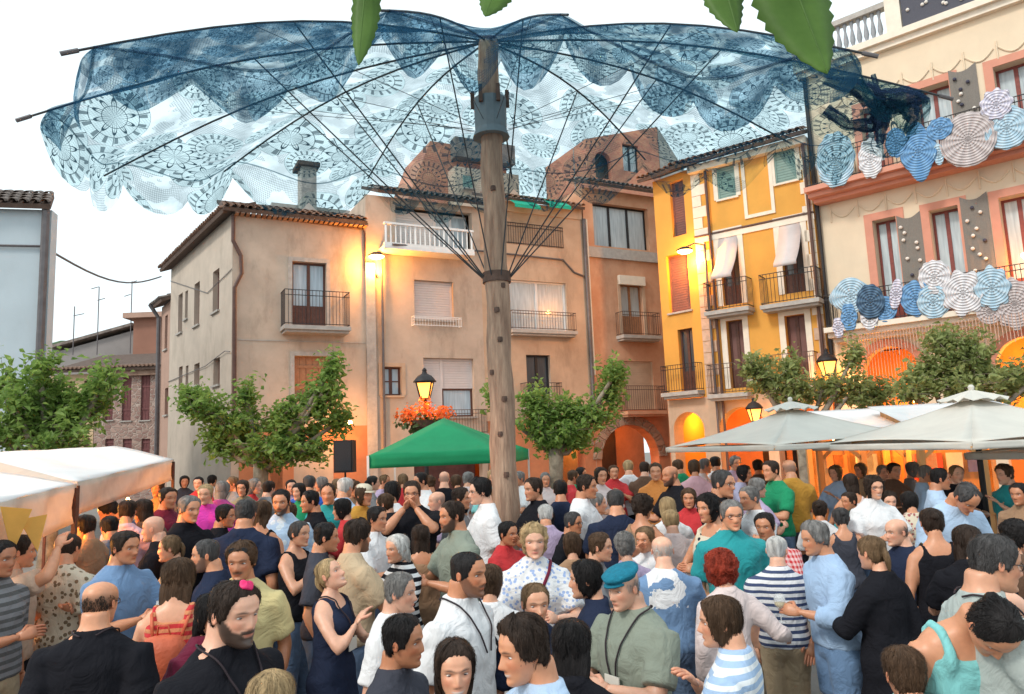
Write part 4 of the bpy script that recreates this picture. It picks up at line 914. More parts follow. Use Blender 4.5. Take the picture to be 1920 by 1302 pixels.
# ------------------------------------------------------------------ plane trees
LEAF = mat('plane_leaves', (.13, .28, .05), .5, .45, 4.0, trans=.5, col2=(.38, .53, .14)); LEAFD = mat('dark_plane_leaves', (.045, .10, .03), .55, .5, 3, trans=.3, col2=(.11, .19, .05))
LEAFY = mat('olive_plane_leaves', (.19, .29, .07), .5, .45, 4, trans=.5, col2=(.50, .55, .23))
BARK = mat('plane_bark', (.23, .19, .14), .9, .4, 5, .5, 20, col2=(.36, .31, .24))
def tree(px, py, Y, blobs, lab, m, n=2600, size=.17, seed=0, trunk=.16):
    b = at(px, py, Y); T = empty('plane_tree', (b.x, b.y, 0), lab, 'tree', 'pollarded plane trees'); k = Y/F; cs = []
    g = MB(); fork = Vector((b.x, b.y, 2.0)); g.tube([(b.x, b.y, -.02), (b.x+.03, b.y, .7), (b.x-.02, b.y, 1.4), fork+Vector((0, 0, .1))], [trunk*1.25, trunk, trunk*.9, trunk*1.05], 12)
    for (x, y, rx, ry, dy) in blobs:
        c = at(x, y, Y+dy); cs.append((c.x, c.y, c.z, rx*k, max(rx*k*.7, .35), ry*k))
        mid = fork.lerp(c, .5)+Vector((0, 0, -.12)); g.tube([fork, mid, c, c+Vector((0, 0, ry*k*.6))], [trunk*.55, trunk*.4, trunk*.22, .01], 7)
    g.build('trunk', BARK, T, True)
    rn = np.random.default_rng(seed+50); tw = MB(); V = []; Fs = []
    for (cx, cy, cz, rx, ry, rz) in cs:
        ns = max(9, int(46*(rx*rz)**.5)) 
        for _ in range(ns):
            d = rn.normal(size=3); d /= np.linalg.norm(d); d[2] = d[2]*.8+.22; ln = rn.uniform(.75, 1.3); st = np.array([cx, cy, cz-rz*.25])+rn.normal(size=3)*np.array([rx, ry, rz])*.22; en = st+d*np.array([rx, ry, rz])*ln+np.array([0, 0, .12]); bend = rn.normal(size=3)*.08
            pts = [st+(en-st)*t+bend*math.sin(math.pi*t) for t in np.linspace(0, 1, 4)]; tw.tube(pts, [.012, .009, .006, .002], 4, False)
            nl = rn.integers(22, 32)
            for q in range(nl):
                t = rn.uniform(.12, 1.02); p = st+(en-st)*t+bend*math.sin(math.pi*min(t, 1))+rn.normal(size=3)*.10; s = size*rn.uniform(.45, 1.15)*(1.1-.45*t)
                nn_ = rn.normal(size=3)*.55+np.array([0, 0, .9]); nn_ /= np.linalg.norm(nn_); tt = rn.normal(size=3)+(en-st)*.6; tt[2] -= .35; tt -= nn_*tt.dot(nn_); tt /= np.linalg.norm(tt); b_ = np.cross(nn_, tt); k_ = len(V)
                V += [tuple(p-tt*s*.45), tuple(p+b_*s*.34-tt*s*.1+nn_*s*.12), tuple(p+b_*s*.22+tt*s*.2+nn_*s*.06), tuple(p+tt*s*.65-nn_*s*.16), tuple(p-b_*s*.22+tt*s*.2+nn_*s*.06), tuple(p-b_*s*.34-tt*s*.1+nn_*s*.12)]; Fs += [(k_, k_+1, k_+2, k_+3), (k_, k_+3, k_+4, k_+5)]
    o_ = tw.build('twigs', BARK, T); o_['kind'] = 'stuff'
    g2 = MB(); g2.v = V; g2.f = Fs; o_ = g2.build('crown', m, T); o_['kind'] = 'stuff'
tree(95, 860, 13.5, [(60, 790, 62, 45, 0), (130, 775, 50, 42, .4), (30, 760, 45, 35, -.3), (100, 740, 36, 38, .2), (75, 695, 16, 36, 0), (170, 760, 34, 34, .3), (195, 715, 18, 42, .2), (10, 820, 60, 36, 0), (110, 830, 70, 28, -.2), (20, 715, 20, 30, .2)], 'leafy plane tree behind the white stalls at far left', LEAF, 2900, .19, 1)
tree(490, 880, 16.0, [(390, 765, 42, 32, 0), (360, 745, 28, 24, .3), (430, 800, 45, 26, 0), (470, 800, 50, 35, .4), (460, 740, 14, 38, 0), (530, 780, 58, 34, 0), (590, 765, 44, 34, .2), (610, 730, 28, 36, 0), (624, 690, 11, 34, 0), (500, 835, 62, 26, -.3), (560, 815, 50, 26, .3), (635, 790, 24, 26, .3), (450, 845, 50, 22, .2), (520, 858, 55, 20, -.2), (575, 842, 40, 20, 0), (410, 830, 34, 22, .1)], 'spreading plane tree before the beige corner house', LEAF, 3000, .19, 2)
tree(1045, 900, 16.5, [(1010, 790, 38, 34, 0), (1065, 775, 46, 32, .3), (1110, 780, 44, 34, 0), (1145, 730, 26, 42, .2), (1000, 755, 18, 24, 0), (1060, 815, 50, 24, -.2), (1155, 700, 14, 20, 0), (925, 745, 10, 14, .4), (1030, 835, 36, 20, 0), (1085, 828, 40, 20, .1)], 'plane tree just right of the parasol pole', LEAF, 1900, .19, 3)
tree(1510, 870, 17.5, [(1430, 705, 34, 34, 0), (1480, 690, 26, 34, .3), (1410, 690, 18, 22, 0), (1475, 735, 50, 26, 0), (1540, 735, 50, 26, .2), (1600, 730, 45, 28, 0), (1602, 665, 14, 34, 0), (1650, 735, 46, 24, .2)], 'plane tree rising behind the left grey umbrella', LEAFY, 2300, .19, 4)
tree(1800, 870, 16.0, [(1790, 680, 50, 40, 0), (1765, 640, 32, 28, .2), (1830, 660, 40, 32, 0), (1850, 710, 60, 34, 0), (1740, 700, 36, 34, .2), (1710, 735, 50, 24, 0), (1900, 720, 46, 36, .2), (1800, 730, 70, 26, -.2), (1950, 700, 50, 40, 0)], 'bushy plane tree rising behind the right grey umbrella', LEAFY, 2800, .19, 5)

# ------------------------------------------------------------------ big leaves close above the camera
BL = mat('near_leaf', (.10, .22, .035), .5, .25, 9, trans=.45, col2=(.16, .30, .06))
TB = empty('tree_branch', at(1200, -160, 1.0), 'leafy twig hanging into the top of the view', 'branch')
MB().tube([at(600, -130, 1.05), at(950, -110, 1.0), at(1300, -120, .95), at(1700, -160, .95)], [.006, .008, .009, .010], 8).build('twig', BARK, TB)
def big_leaf(tip, base, halfw, Y, seed):
    rnd = random.Random(seed); a = at(*base, Y); b = at(*tip, Y-.03); d = b-a; L_ = d.length; d.normalize(); side = d.cross(Vector((0, 1, 0))).normalized(); nn = side.cross(d)
    k = Y/F*halfw; n = 22; g = MB()
    for i in range(n+1):
        t = i/n; wv = (math.sin(math.pi*min(1, t*1.0)**.75)**.8 if t < 1 else 0)*k; wv *= 1+(.10 if i % 2 else -.04)
        c = a+d*L_*t+nn*.012*math.sin(t*3); g.v += [tuple(c-side*wv+nn*.15*wv), tuple(c-side*wv*.5+nn*.03*wv), tuple(c), tuple(c+side*wv*.5+nn*.03*wv), tuple(c+side*wv+nn*.15*wv)]
    for i in range(n):
        for j in range(4): g.f.append((5*i+j, 5*i+j+1, 5*i+j+6, 5*i+j+5))
    lf = g.build('leaf', BL, TB, True); lf.modifiers.new('thickness', 'SOLIDIFY').thickness = .0006
    MB().tube([at(base[0]+rnd.uniform(-20, 20), -125, Y+.0), a, a+d*L_*.5, b], [.002, .0018, .001, .0004], 6).build('leaf_stalk', BL, TB)
big_leaf((672, 122), (690, -75), 28, .95, 1); big_leaf((910, 30), (955, -90), 36, .95, 2); big_leaf((1383, 60), (1335, -110), 42, .9, 3); big_leaf((1552, 138), (1450, -130), 74, .85, 4)

# ------------------------------------------------------------------ market stalls, gazebo, umbrellas
CANV = mat('white_canvas', (.82, .84, .85), .8, .04, 3, .15, 8, trans=.22); CANW = mat('warm_canvas_flap', (.72, .66, .58), .8, .08, 5, .3, 9, trans=.4)
TIMB = mat('pine_timber', (.52, .27, .10), .6, .2, 6, .2, 20, stretch=(1, 1, .3)); CANG = mat('grey_umbrella_canvas', (.72, .70, .64), .85, .05, 3, .15, 8, trans=.24)
GAZ = mat('green_gazebo_canvas', (.015, .30, .125), .7, .08, 3, .1, 8, trans=.18)
def quad_sheet(name, c, m, parent, nu=14, nv=10, sag=.05, ripple=.02, seed=0, th=.008):
    """cloth hung between 4 corners (a b / d c) with sag and ripples"""
    a, b, c_, d = [Vector(q) for q in c]; nn = (b-a).cross(d-a).normalized(); g = MB()
    for j in range(nv+1):
        for i in range(nu+1):
            u, v = i/nu, j/nv; p = a.lerp(b, u).lerp(d.lerp(c_, u), v)
            g.v.append(tuple(p - Vector((0, 0, sag*math.sin(math.pi*u)*math.sin(math.pi*v)))+nn*ripple*math.sin(u*17+seed*2+v*2)*math.sin(v*3.0+.3)))
    for j in range(nv):
        for i in range(nu): q = j*(nu+1)+i; g.f.append((q, q+1, q+nu+2, q+nu+1))
    o = g.build(name, m, parent, True); o.modifiers.new('thickness', 'SOLIDIFY').thickness = th; return o
def white_stall(lab, ridge0, ridge1, f0, f1, b0, b1, warm_e, drop=.42, flaps=()):
    f0, f1, b0, b1, r0, r1 = [Vector(q) for q in (f0, f1, b0, b1, ridge0, ridge1)]
    E = empty('market_stall', ((f0+f1+b0+b1)/4).xy.to_3d(), lab, 'market stall', 'white canvas market stalls')
    quad_sheet('roof_canvas', (r0, r1, f1, f0), CANV, E, sag=.06); quad_sheet('roof_canvas', (r1, r0, b0, b1), CANV, E, sag=.06)
    dz = Vector((0, 0, -drop)); 
    quad_sheet('valance', (f0, f1, f1+dz*.9, f0+dz), CANW, E, 24, 5, 0, .03, 1)
    quad_sheet('valance', (b1, b0, b0+dz, b1+dz), CANW, E, 24, 5, 0, .03, 2)
    for (p, q, r_) in ((f1, r1, b1), (f0, r0, b0)):
        g = MB(); g.add([p, q, r_, r_+dz*.8, p+dz*.8], [(0, 1, 2), (0, 2, 3, 4)]); o = g.build('gable_canvas', CANW, E); o.modifiers.new('thickness', 'SOLIDIFY').thickness = .008
    for p in (f0, f1, b0, b1): MB().bar((p.x*.995, p.y*.995, 0), (p.x*.995, p.y*.995, p.z-.03), .035).build('post', WOOD_BR, E)
    ins_ = ((b0+b1)/2-(f0+f1)/2).normalized()*.12; MB().bar(f0+ins_-Vector((0, 0, .05)), f1+ins_-Vector((0, 0, .05)), .03).build('beam', WOOD_BR, E)
    cx = (f0.xy+f1.xy)/2; bx = (b0.xy+b1.xy)/2; ctr = (cx*.55+bx*.45)
    q0, q1 = f0.lerp(b0, .25), f1.lerp(b1, .25); MB().bar((q0.x, q0.y, .85), (q1.x, q1.y, .85), .7, .05).build('counter', TIMB, E); MB().bar((q0.x, q0.y, .42), (q1.x, q1.y, .42), .5, .8).build('counter_front', mat('hessian', (.35, .25, .16), .9, .2, 20), E)
    for i in range(5):
        p = f0.lerp(f1, .15+.17*i).lerp(b0.lerp(b1, .15+.17*i), .2); p.z = f0.z-.35
        MB().lathe(p, [(.015, .04), (.035, .0), (.02, -.04)], 8).build('bulb', GLOW, E)
    point((ctr.x, ctr.y, f0.z-.35), warm_e, E, .1); return E
# far stall: front edge faces the crowd on the right
white_stall('larger white canvas stall further back on the left', at(-60, 852, 9.6), at(215, 838, 11.6), at(145, 905, 7.6), at(325, 862, 10.9), at(-280, 870, 10.4), at(90, 850, 12.6), 260, .32)
SN = white_stall('nearer white canvas stall at the left edge of the picture', at(-330, 880, 6.2), at(-40, 886, 7.0), at(-20, 948, 4.9), at(142, 908, 6.5), at(-560, 900, 6.6), at(-160, 880, 8.0), 190, .36)
# bunting flaps at the near stall, yellow stall light put into their colour
for i, (x0, y0, x1, y1, x2, y2, Yd) in enumerate(((0, 950, 60, 955, 22, 1040, 4.95), (35, 975, 88, 965, 70, 1035, 5.1))):
    g = MB(); p = [at(x0, y0, Yd), at(x1, y1, Yd+.15), at(x2, y2, Yd+.05)]; g.add(p, [(0, 1, 2)]); o = g.build('flap', mat('lamplit_canvas_flap', (.80, .52, .14), .8, .1, 5, .2, 9, trans=.5), SN); o.modifiers.new('thickness', 'SOLIDIFY').thickness = .006
# green gazebo
pa = at(832, 784, 14.6); zE = at(760, 852, 13.6).z
gc = [at(690, 856, 13.0), at(962, 852, 13.4), at(990, 840, 16.2), at(740, 845, 15.8)]
for q in gc: q.z = zE
GZ = empty('green_gazebo', (pa.x, pa.y, 0), 'green pop up gazebo left of the parasol pole', 'gazebo')
for i in range(4):
    a, b = gc[i], gc[(i+1) % 4]; g = MB(); n = 10
    for j in range(n+1):
        for q in range(n+1-j):
            u = q/n; v = j/n; w_ = 1-u-v; p = a*w_+b*u+pa*v; g.v.append(tuple(p-Vector((0, 0, .05*math.sin(math.pi*min(1, v*1.4))*min(1, 3*min(u, w_)+.2)))))
    idx = lambda j, q: sum(n+1-t for t in range(j))+q
    for j in range(n):
        for q in range(n-j):
            g.f.append((idx(j, q), idx(j, q+1), idx(j+1, q)))
            if q < n-j-1: g.f.append((idx(j, q+1), idx(j+1, q+1), idx(j+1, q)))
    o = g.build('canopy', GAZ, GZ, True); o.modifiers.new('thickness', 'SOLIDIFY').thickness = .006
    quad_sheet('valance', (a, b, b-Vector((0, 0, .22)), a-Vector((0, 0, .22))), GAZ, GZ, 16, 3, 0, .012, i)
    MB().bar((a.x, a.y, 0), (a.x, a.y, a.z), .04).build('leg', WHITE, GZ)
# umbrellas
def umbrella(px, yap, Y, half, rot, lab, zed, pole=RUST, ppx=None):
    ap = at(px, yap, Y); E = empty('market_umbrella', (ap.x, ap.y, 0), lab, 'umbrella', 'square grey canvas umbrellas'); cs = []
    for i in range(4):
        a = R(rot+45+90*i); cs.append(Vector((ap.x+half*1.414*math.cos(a), ap.y+half*1.414*math.sin(a), zed)))
    for i in range(4):
        a, b = cs[i], cs[(i+1) % 4]; m_ = (a+b)/2+Vector((0, 0, .03)); g = MB(); n = 12
        for j in range(n+1):
            v = j/n
            for q in range(n+1):
                u = q/n; e = a.lerp(b, u)+Vector((0, 0, .05*math.sin(math.pi*u))); p = e.lerp(ap-Vector((0, 0, .06)), v*.93); g.v.append(tuple(p-Vector((0, 0, .09*math.sin(math.pi*v)*(.4+.6*math.sin(math.pi*u))))))
        for j in range(n):
            for q in range(n): k = j*(n+1)+q; g.f.append((k, k+1, k+n+2, k+n+1))
        o = g.build('canopy', CANG, E, True); o.modifiers.new('thickness', 'SOLIDIFY').thickness = .006
        quad_sheet('valance', (a, b, b-Vector((0, 0, .08)), a-Vector((0, 0, .08))), CANG, E, 16, 3, 0, .01, i)
        MB().bar(a-Vector((0, 0, .06)), ap-Vector((0, 0, .34)), .03).build('rib', TIMB, E)
    g = MB(); nn = 24; g.v.append(tuple(ap+Vector((0, 0, .05))))
    for q in range(nn): a = 2*math.pi*q/nn; rr = .36*half/1.7*(1.18+.16*math.cos(4*(a-R(rot+45)))); g.v.append((ap.x+rr*math.cos(a), ap.y+rr*math.sin(a), ap.z-.08+.025*math.sin(q*2.6)))
    for q in range(nn): g.f.append((0, 1+q, 1+(q+1) % nn))
    o = g.build('vent_cap', CANG, E); o.modifiers.new('thickness', 'SOLIDIFY').thickness = .008
    MB().lathe((ap.x, ap.y, ap.z+.04), [(.03, 0), (.04, .04), (.02, .07)], 8).build('finial', CANG, E)
    MB().tube([(ap.x, ap.y, 0), (ap.x, ap.y, ap.z-.05)], .035, 10).build('pole', pole, E)
    MB().box((ap.x-.35, ap.y-.35, 0), (ap.x+.35, ap.y+.35, .08)).build('base', STONE, E)
umbrella(1482, 758, 11.6, 1.42, 18, 'left grey canvas umbrella with dark wooden pole', 2.05, mat('dark_wood_pole', (.09, .045, .03), .5, .2, 8))
umbrella(1822, 738, 9.4, 1.38, 12, 'right grey canvas umbrella with black pole', 2.02, mat('black_pole', (.02, .02, .022), .4, .1, 8))
umbrella(2150, 775, 8.6, 1.3, 20, 'cream umbrella cut by the right edge of the picture', at(1900, 858, 7.4).z, mat('black_pole', (.02, .02, .022), .4, .1, 8))
# timber stall with warm light behind the umbrellas
def timber_stall(px0, px1, Y, lab, e):
    a, b = at(px0, 840, Y), at(px1, 840, Y-.4); u = (b-a); u.z = 0; W_ = u.length; u.normalize(); n_ = Vector((-u.y, u.x, 0)); D_ = 2.2
    E = empty('timber_stall', ((a+b)/2+n_*D_/2).xy.to_3d(), lab, 'market stall', 'pine market stalls'); P = lambda s, d, z: Vector((a.x, a.y, 0))+u*s+n_*d+Vector((0, 0, z)); H_ = 2.15
    k = max(2, round(W_/1.7))
    for i in range(k+1):
        s = W_*i/k
        for d in (0, D_): MB().bar(P(s, d, 0), P(s, d, H_), .09).build('post', TIMB, E)
        MB().bar(P(s, 0, H_+.045), P(s, D_, H_+.35), .07, .09).build('rafter', TIMB, E)
        if i < k:
            MB().bar(P(s+.05, .0, 1.75), P(s+.42, .0, H_-.05), .06).build('brace', TIMB, E); MB().bar(P(s+W_/k-.05, .0, 1.75), P(s+W_/k-.42, .0, H_-.05), .06).build('brace', TIMB, E)
    MB().bar(P(0, -.01, H_+.002), P(W_, -.01, H_+.002), .08, .12).build('beam', TIMB, E); MB().bar(P(0, D_, H_+.15), P(W_, D_, H_+.15), .08, .12).build('beam', TIMB, E)
    quad_sheet('roof_canvas', (P(-.2, -.3, H_+.1), P(W_+.2, -.3, H_+.1), P(W_+.2, D_+.2, H_+.5), P(-.2, D_+.2, H_+.5)), CANV, E, sag=.04)
    quad_sheet('back_canvas', (P(0, D_+.06, H_+.1), P(W_, D_+.06, H_+.1), P(W_, D_+.06, .1), P(0, D_+.06, .1)), mat('ochre_back_canvas', (.55, .30, .12), .9, .2, 3), E, sag=0)
    MB().bar(P(.1, .25, .88), P(W_-.1, .25, .88), .6, .05).build('counter', TIMB, E); MB().bar(P(.1, .25, .44), P(W_-.1, .25, .44), .5, .82).build('counter_front', mat('pine_boards', (.42, .21, .09), .7, .2, 8), E)
    rnd = random.Random(int(px0)); cl = [(.6, .08, .06), (.7, .6, .1), (.5, .5, .5), (.1, .12, .3), (.6, .25, .1), (.75, .7, .62)]
    for i in range(int(W_*3)):
        s = .3+rnd.random()*(W_-.6); c = rnd.choice(cl); w_, h_ = rnd.uniform(.12, .22), rnd.uniform(.25, .5)
        g = MB(); p = P(s, D_-.25, 1.75); g.hexa([p+u*x+n_*y_+Vector((0, 0, z)) for z in (-h_, 0) for x, y_ in ((-w_, -.03), (w_, -.03), (w_*.9, .03), (-w_*.9, .03))]); g.build('hung_garment', mat('garment_%d' % cl.index(c), c, .9, .15, 6), E)
    for i in range(k):
        q = P(W_*(i+.5)/k, .7, H_-.1); MB().lathe(q, [(.02, .05), (.045, 0), (.02, -.05)], 8).build('bulb', GLOW, E); point(q-Vector((0, 0, .12)), e, E)
timber_stall(1535, 1700, 13.2, 'pine timber stall with warm lights between the umbrellas', 42)
timber_stall(1725, 1960, 11.8, 'pine timber stall with warm lights behind the right umbrella', 42)
# loudspeaker on stand
sp = at(647, 856, 15.2); SP = empty('loudspeaker', (sp.x, sp.y, 0), 'black loudspeaker on a stand left of the green gazebo', 'loudspeaker'); BLK = mat('black_plastic', (.015, .015, .018), .5, .1, 8)
MB().box((sp.x-.19, sp.y-.17, sp.z-.32), (sp.x+.19, sp.y+.17, sp.z+.32)).build('cabinet', BLK, SP); MB().box((sp.x-.16, sp.y-.185, sp.z-.28), (sp.x+.16, sp.y-.172, sp.z+.28)).build('grille', mat('grille', (.03, .03, .035), .8, .3, 60), SP)
MB().tube([(sp.x, sp.y, .5), (sp.x, sp.y, sp.z-.32)], .02, 8).build('pole', BLK, SP)
for i in range(3): a = R(90+120*i); MB().tube([(sp.x, sp.y, .75), (sp.x+.5*math.cos(a), sp.y+.5*math.sin(a), .0)], .015, 6).build('leg', BLK, SP)
# ------------------------------------------------------------------ people
def vnoise(p, sc, seed=0):
    q = p*sc+seed*17.31; i = np.floor(q).astype(np.int64); f = q-i; f = f*f*(3-2*f); out = 0
    for dx in (0, 1):
        for dy in (0, 1):
            for dz in (0, 1):
                h = ((i[:, 0]+dx)*374761393+(i[:, 1]+dy)*668265263+(i[:, 2]+dz)*2147483647+seed*1013) & 0x7fffffff
                h = ((h ^ (h >> 13))*1274126177) & 0x7fffffff; v = ((h ^ (h >> 16)) & 0xffff)/65535.0
                out = out+v*np.where(dx, f[:, 0], 1-f[:, 0])*np.where(dy, f[:, 1], 1-f[:, 1])*np.where(dz, f[:, 2], 1-f[:, 2])
    return out-.5
class G:
    def __init__(s): s.v = []; s.f = []; s.c = []; s.n = 0
    def add(s, v, f, col=None):
        v = np.asarray(v, float); s.v.append(v); s.f += [tuple(i+s.n for i in q) for q in f]; s.n += len(v)
        if col is not None: s.c.append(np.broadcast_to(np.asarray(col, float), (len(v), 3)))
    def verts(s): return np.concatenate(s.v)
def loft(rings, cap=True):
    k = len(rings); n = len(rings[0]); v = np.concatenate(rings); f = [(i*n+j, i*n+(j+1) % n, (i+1)*n+(j+1) % n, (i+1)*n+j) for i in range(k-1) for j in range(n)]
    if cap: f += [tuple(reversed(range(n))), tuple((k-1)*n+j for j in range(n))]
    return v, f
def tubev(pts, rad, n=10, flat=1.0, side=None):
    pts = np.asarray(pts, float); k = len(pts); rings = []; px = None
    for i in range(k):
        d = pts[min(i+1, k-1)]-pts[max(i-1, 0)]; d = d/(np.linalg.norm(d)+1e-9)
        if px is None: px = np.cross(d, side if side is not None else ((0, 1, .1) if abs(d[1]) < .9 else (1, 0, 0)))
        px = px-d*px.dot(d); px = px/(np.linalg.norm(px)+1e-9); py = np.cross(d, px); a = np.arange(n)*2*np.pi/n
        rings.append(pts[i]+rad[i]*(np.outer(np.cos(a), px)+flat*np.outer(np.sin(a), py)))
    return loft(rings)
def smooth(e0, e1, x): t = np.clip((x-e0)/(e1-e0), 0, 1); return t*t*(3-2*t)
# --- head: units of head height, front is -Y
HZ = np.array([0, .04, .10, .18, .26, .36, .46, .55, .65, .75, .85, .93, .98, 1.0])
HW = np.array([.09, .15, .205, .25, .275, .30, .32, .335, .34, .335, .30, .22, .12, .002])
HF = np.array([.34, .40, .405, .395, .40, .405, .405, .40, .405, .39, .33, .24, .12, .002])
HB = np.array([-.05, .02, .12, .22, .30, .36, .40, .42, .43, .43, .39, .30, .16, .002])
def head_surf(phi, z, feat=True, beard=0.):
    w_, fr, bk = np.interp(z, HZ, HW), np.interp(z, HZ, HF), np.interp(z, HZ, HB); c, s = np.cos(phi), np.sin(phi)
    x = w_*np.sign(s)*np.abs(s)**.86; y = np.where(c > 0, fr*np.abs(c)**.80, -bk*np.abs(c)**.92)
    if feat:
        fm = smooth(-.1, .3, c); ax = np.abs(x)
        npf = np.interp(z, [.285, .32, .355, .40, .50, .58], [0, .05, .100, .092, .045, .0]); y = y+fm*npf*np.exp(-(x/np.interp(z, [.3, .36, .55], [.075, .068, .04]))**2)
        y = y+fm*.012*np.exp(-((ax-.065)/.03)**2-((z-.335)/.03)**2)
        y = y-fm*.055*np.exp(-((ax-.155)/.075)**2-((z-.525)/.045)**2)+fm*.024*np.exp(-((z-.615)/.035)**2-(x/.22)**2)
        y = y+fm*.016*np.exp(-((ax-.2)/.07)**2-((z-.41)/.07)**2)-fm*.02*np.exp(-((ax-.2)/.06)**2-((z-.24)/.08)**2)
        y = y+fm*.034*np.exp(-(x/.10)**2-((z-.225)/.035)**2)-fm*.020*np.exp(-(x/.11)**2-((z-.222)/.011)**2)-fm*.018*np.exp(-(x/.1)**2-((z-.155)/.022)**2)
        y = y+fm*.03*np.exp(-(x/.10)**2-((z-.075)/.05)**2)
        if beard: bm_ = beard_mask(phi, z); x = x*(1+.10*beard*bm_); y = y*(1+.09*beard*bm_); z = z-.05*beard*bm_*smooth(.2, .0, z)
    return np.stack([x, -y, z], -1)
def beard_mask(phi, z):
    a = np.abs(phi); top = np.interp(a, [0, .25, .5, .9, 1.35, 1.6], [.19, .20, .27, .30, .50, .55]); m = smooth(.03, -.03, z-top)*smooth(1.75, 1.5, a)
    mo = smooth(.02, .0, np.abs(z-.272)-.022)*smooth(.55, .4, a)          # moustache
    return np.clip(np.maximum(m, mo), 0, 1)
LOD = {0: (60, 46), 1: (36, 30), 2: (22, 20)}
def head_grid(l):
    nphi, nz = LOD[l]; t = np.linspace(-1, 1, nphi, endpoint=False); phi = np.sign(t)*np.abs(t)**1.25*np.pi
    z = np.interp(np.linspace(0, 1, nz), [0, .15, .75, .92, 1], [0, .12, .70, .95, 1.0]); return phi, z
def add_head(g, M3, org, hh, l, skin, o):
    """M3 rotation (3x3), org chin position, hh head height; appends head, ears, eyes with colours"""
    phi, z = head_grid(l); PH, ZZ = np.meshgrid(phi, z); P = head_surf(PH.ravel(), ZZ.ravel(), True, o.get('beard', 0)*.7); ph, zz = PH.ravel(), ZZ.ravel()
    n = len(phi); k = len(z); f = [(i*n+j, i*n+(j+1) % n, (i+1)*n+(j+1) % n, (i+1)*n+j) for i in range(k-1) for j in range(n)]+[tuple(reversed(range(n)))]
    _r = np.random.default_rng(int(o['x']*3+o['y'])); P[:, 1] -= _r.uniform(-.03, .035)*np.exp(-(P[:, 0]/.06)**2-((zz-.37)/.06)**2)*(np.cos(ph) > 0); P[:, 0] *= 1+_r.uniform(-.10, .08)*smooth(.45, .05, zz); P[:, 1] -= _r.uniform(-.02, .025)*np.exp(-(P[:, 0]/.1)**2-((zz-.06)/.06)**2)*(np.cos(ph) > 0)
    x = P[:, 0]; ax = np.abs(x); front = np.cos(ph) > 0; C = np.tile(np.array(skin), (len(P), 1)); hc = np.array(o['hc'])
    def blend(m, c, a=1.): C[:] = C*(1-(m*a)[:, None])+np.array(c)*(m*a)[:, None]
    sk = np.array(skin)
    blend(np.exp(-((ax-.2)/.09)**2-((zz-.38)/.09)**2)*front, sk*[1.12, .78, .72], .6); blend(np.exp(-(x/.07)**2-((zz-.35)/.05)**2)*front, sk*[1.1, .78, .72], .5)
    blend(np.exp(-((ax-.155)/.085)**2-((zz-.52)/.05)**2)*front, sk*[.72, .58, .55], .7)
    lip = sk*[.95, .52, .5] if o['sex'] == 'm' else np.array([.45, .11, .10])*np.mean(sk)/.35
    blend(np.exp(-(x/.095)**4-((zz-.225)/.030)**4)*front, lip, .85); blend(np.exp(-(x/.1)**4-((zz-.222)/.008)**2)*front, sk*.25, .8)
    brow = np.exp(-((ax-.15)/.085)**4-((zz-.605-.04*(1-((ax-.15)/.1)**2)*.5)/.020)**4)*front; blend(brow, hc*.7+.01, .85)
    blend(np.exp(-((ax-.15)/.072)**4-((zz-.549)/.013)**2)*front, sk*.18, .75)
    blend(np.exp(-((ax-.03)/.022)**2-((zz-.315)/.015)**2)*front, sk*.3, .7)
    if o.get('smile'):
        zc = .222+.35*o['smile']*np.minimum(ax, .13)**1.5; blend(np.exp(-(x/.115)**6-((zz-zc)/.020)**4)*front, (.68, .62, .56), .95)
    if not o.get('noh'):
        base = {'rec': 'rec', 'bald': 'rec', 'long': 'long', 'bob': 'bob', 'afro': 'bob', 'cbob': 'bob'}.get(o['hair'], 'short'); hm = smooth(-.03, .05, zz-hairline(ph, base))
        if o['hair'] == 'bald': hm = hm*smooth(.80, .58, zz)*smooth(.9, 1.5, np.abs(ph))
        blend(hm, hc*.8+.006, .8 if o['hair'] != 'bald' else .6)
    if o.get('beard'): blend(beard_mask(ph, zz), hc*.9+.008, min(1., .45+.5*o['beard']))
    if o.get('moust'): blend((smooth(.02, .0, np.abs(zz-.272)-.025)*smooth(.55, .4, np.abs(ph)))*front, hc, .9)
    def put(v, f, c): g.add((np.asarray(v)*hh)@M3.T+org, f, c)
    put(P, f, C)
    for s in (-1, 1):          # ears
        a = np.linspace(0, 2*np.pi, 10, endpoint=False); rings = []
        for q, (r_, off) in enumerate(((.45, .0), (1.0, .03), (1.0, .055), (.6, .05))):
            rings.append(np.stack([np.full(10, s*(.325+off)), .02+.055*r_*np.cos(a)+off*.6, .48+.105*r_*np.sin(a)+.01*np.cos(a)], -1))
        v, ff = loft(rings); put(v, ff, sk*[1.0, .82, .78])
        if l < 2:              # eyes
            yl = -(.292 if l == 0 else .295); u = np.linspace(0, np.pi, 9); w2 = np.linspace(0, 2*np.pi, 12, endpoint=False); rings = []; cols = []
            for q in u[1:-1]:
                rings.append(np.stack([s*.15+.066*np.sin(q)*np.cos(w2), yl-.058*np.cos(q)*np.ones(12), .522+.024*np.sin(q)*np.sin(w2)], -1)); cols += [(.03, .02, .015) if q < .75 else (.62, .58, .55)]*12
            v, ff = loft(rings); put(v, ff, np.array(cols))
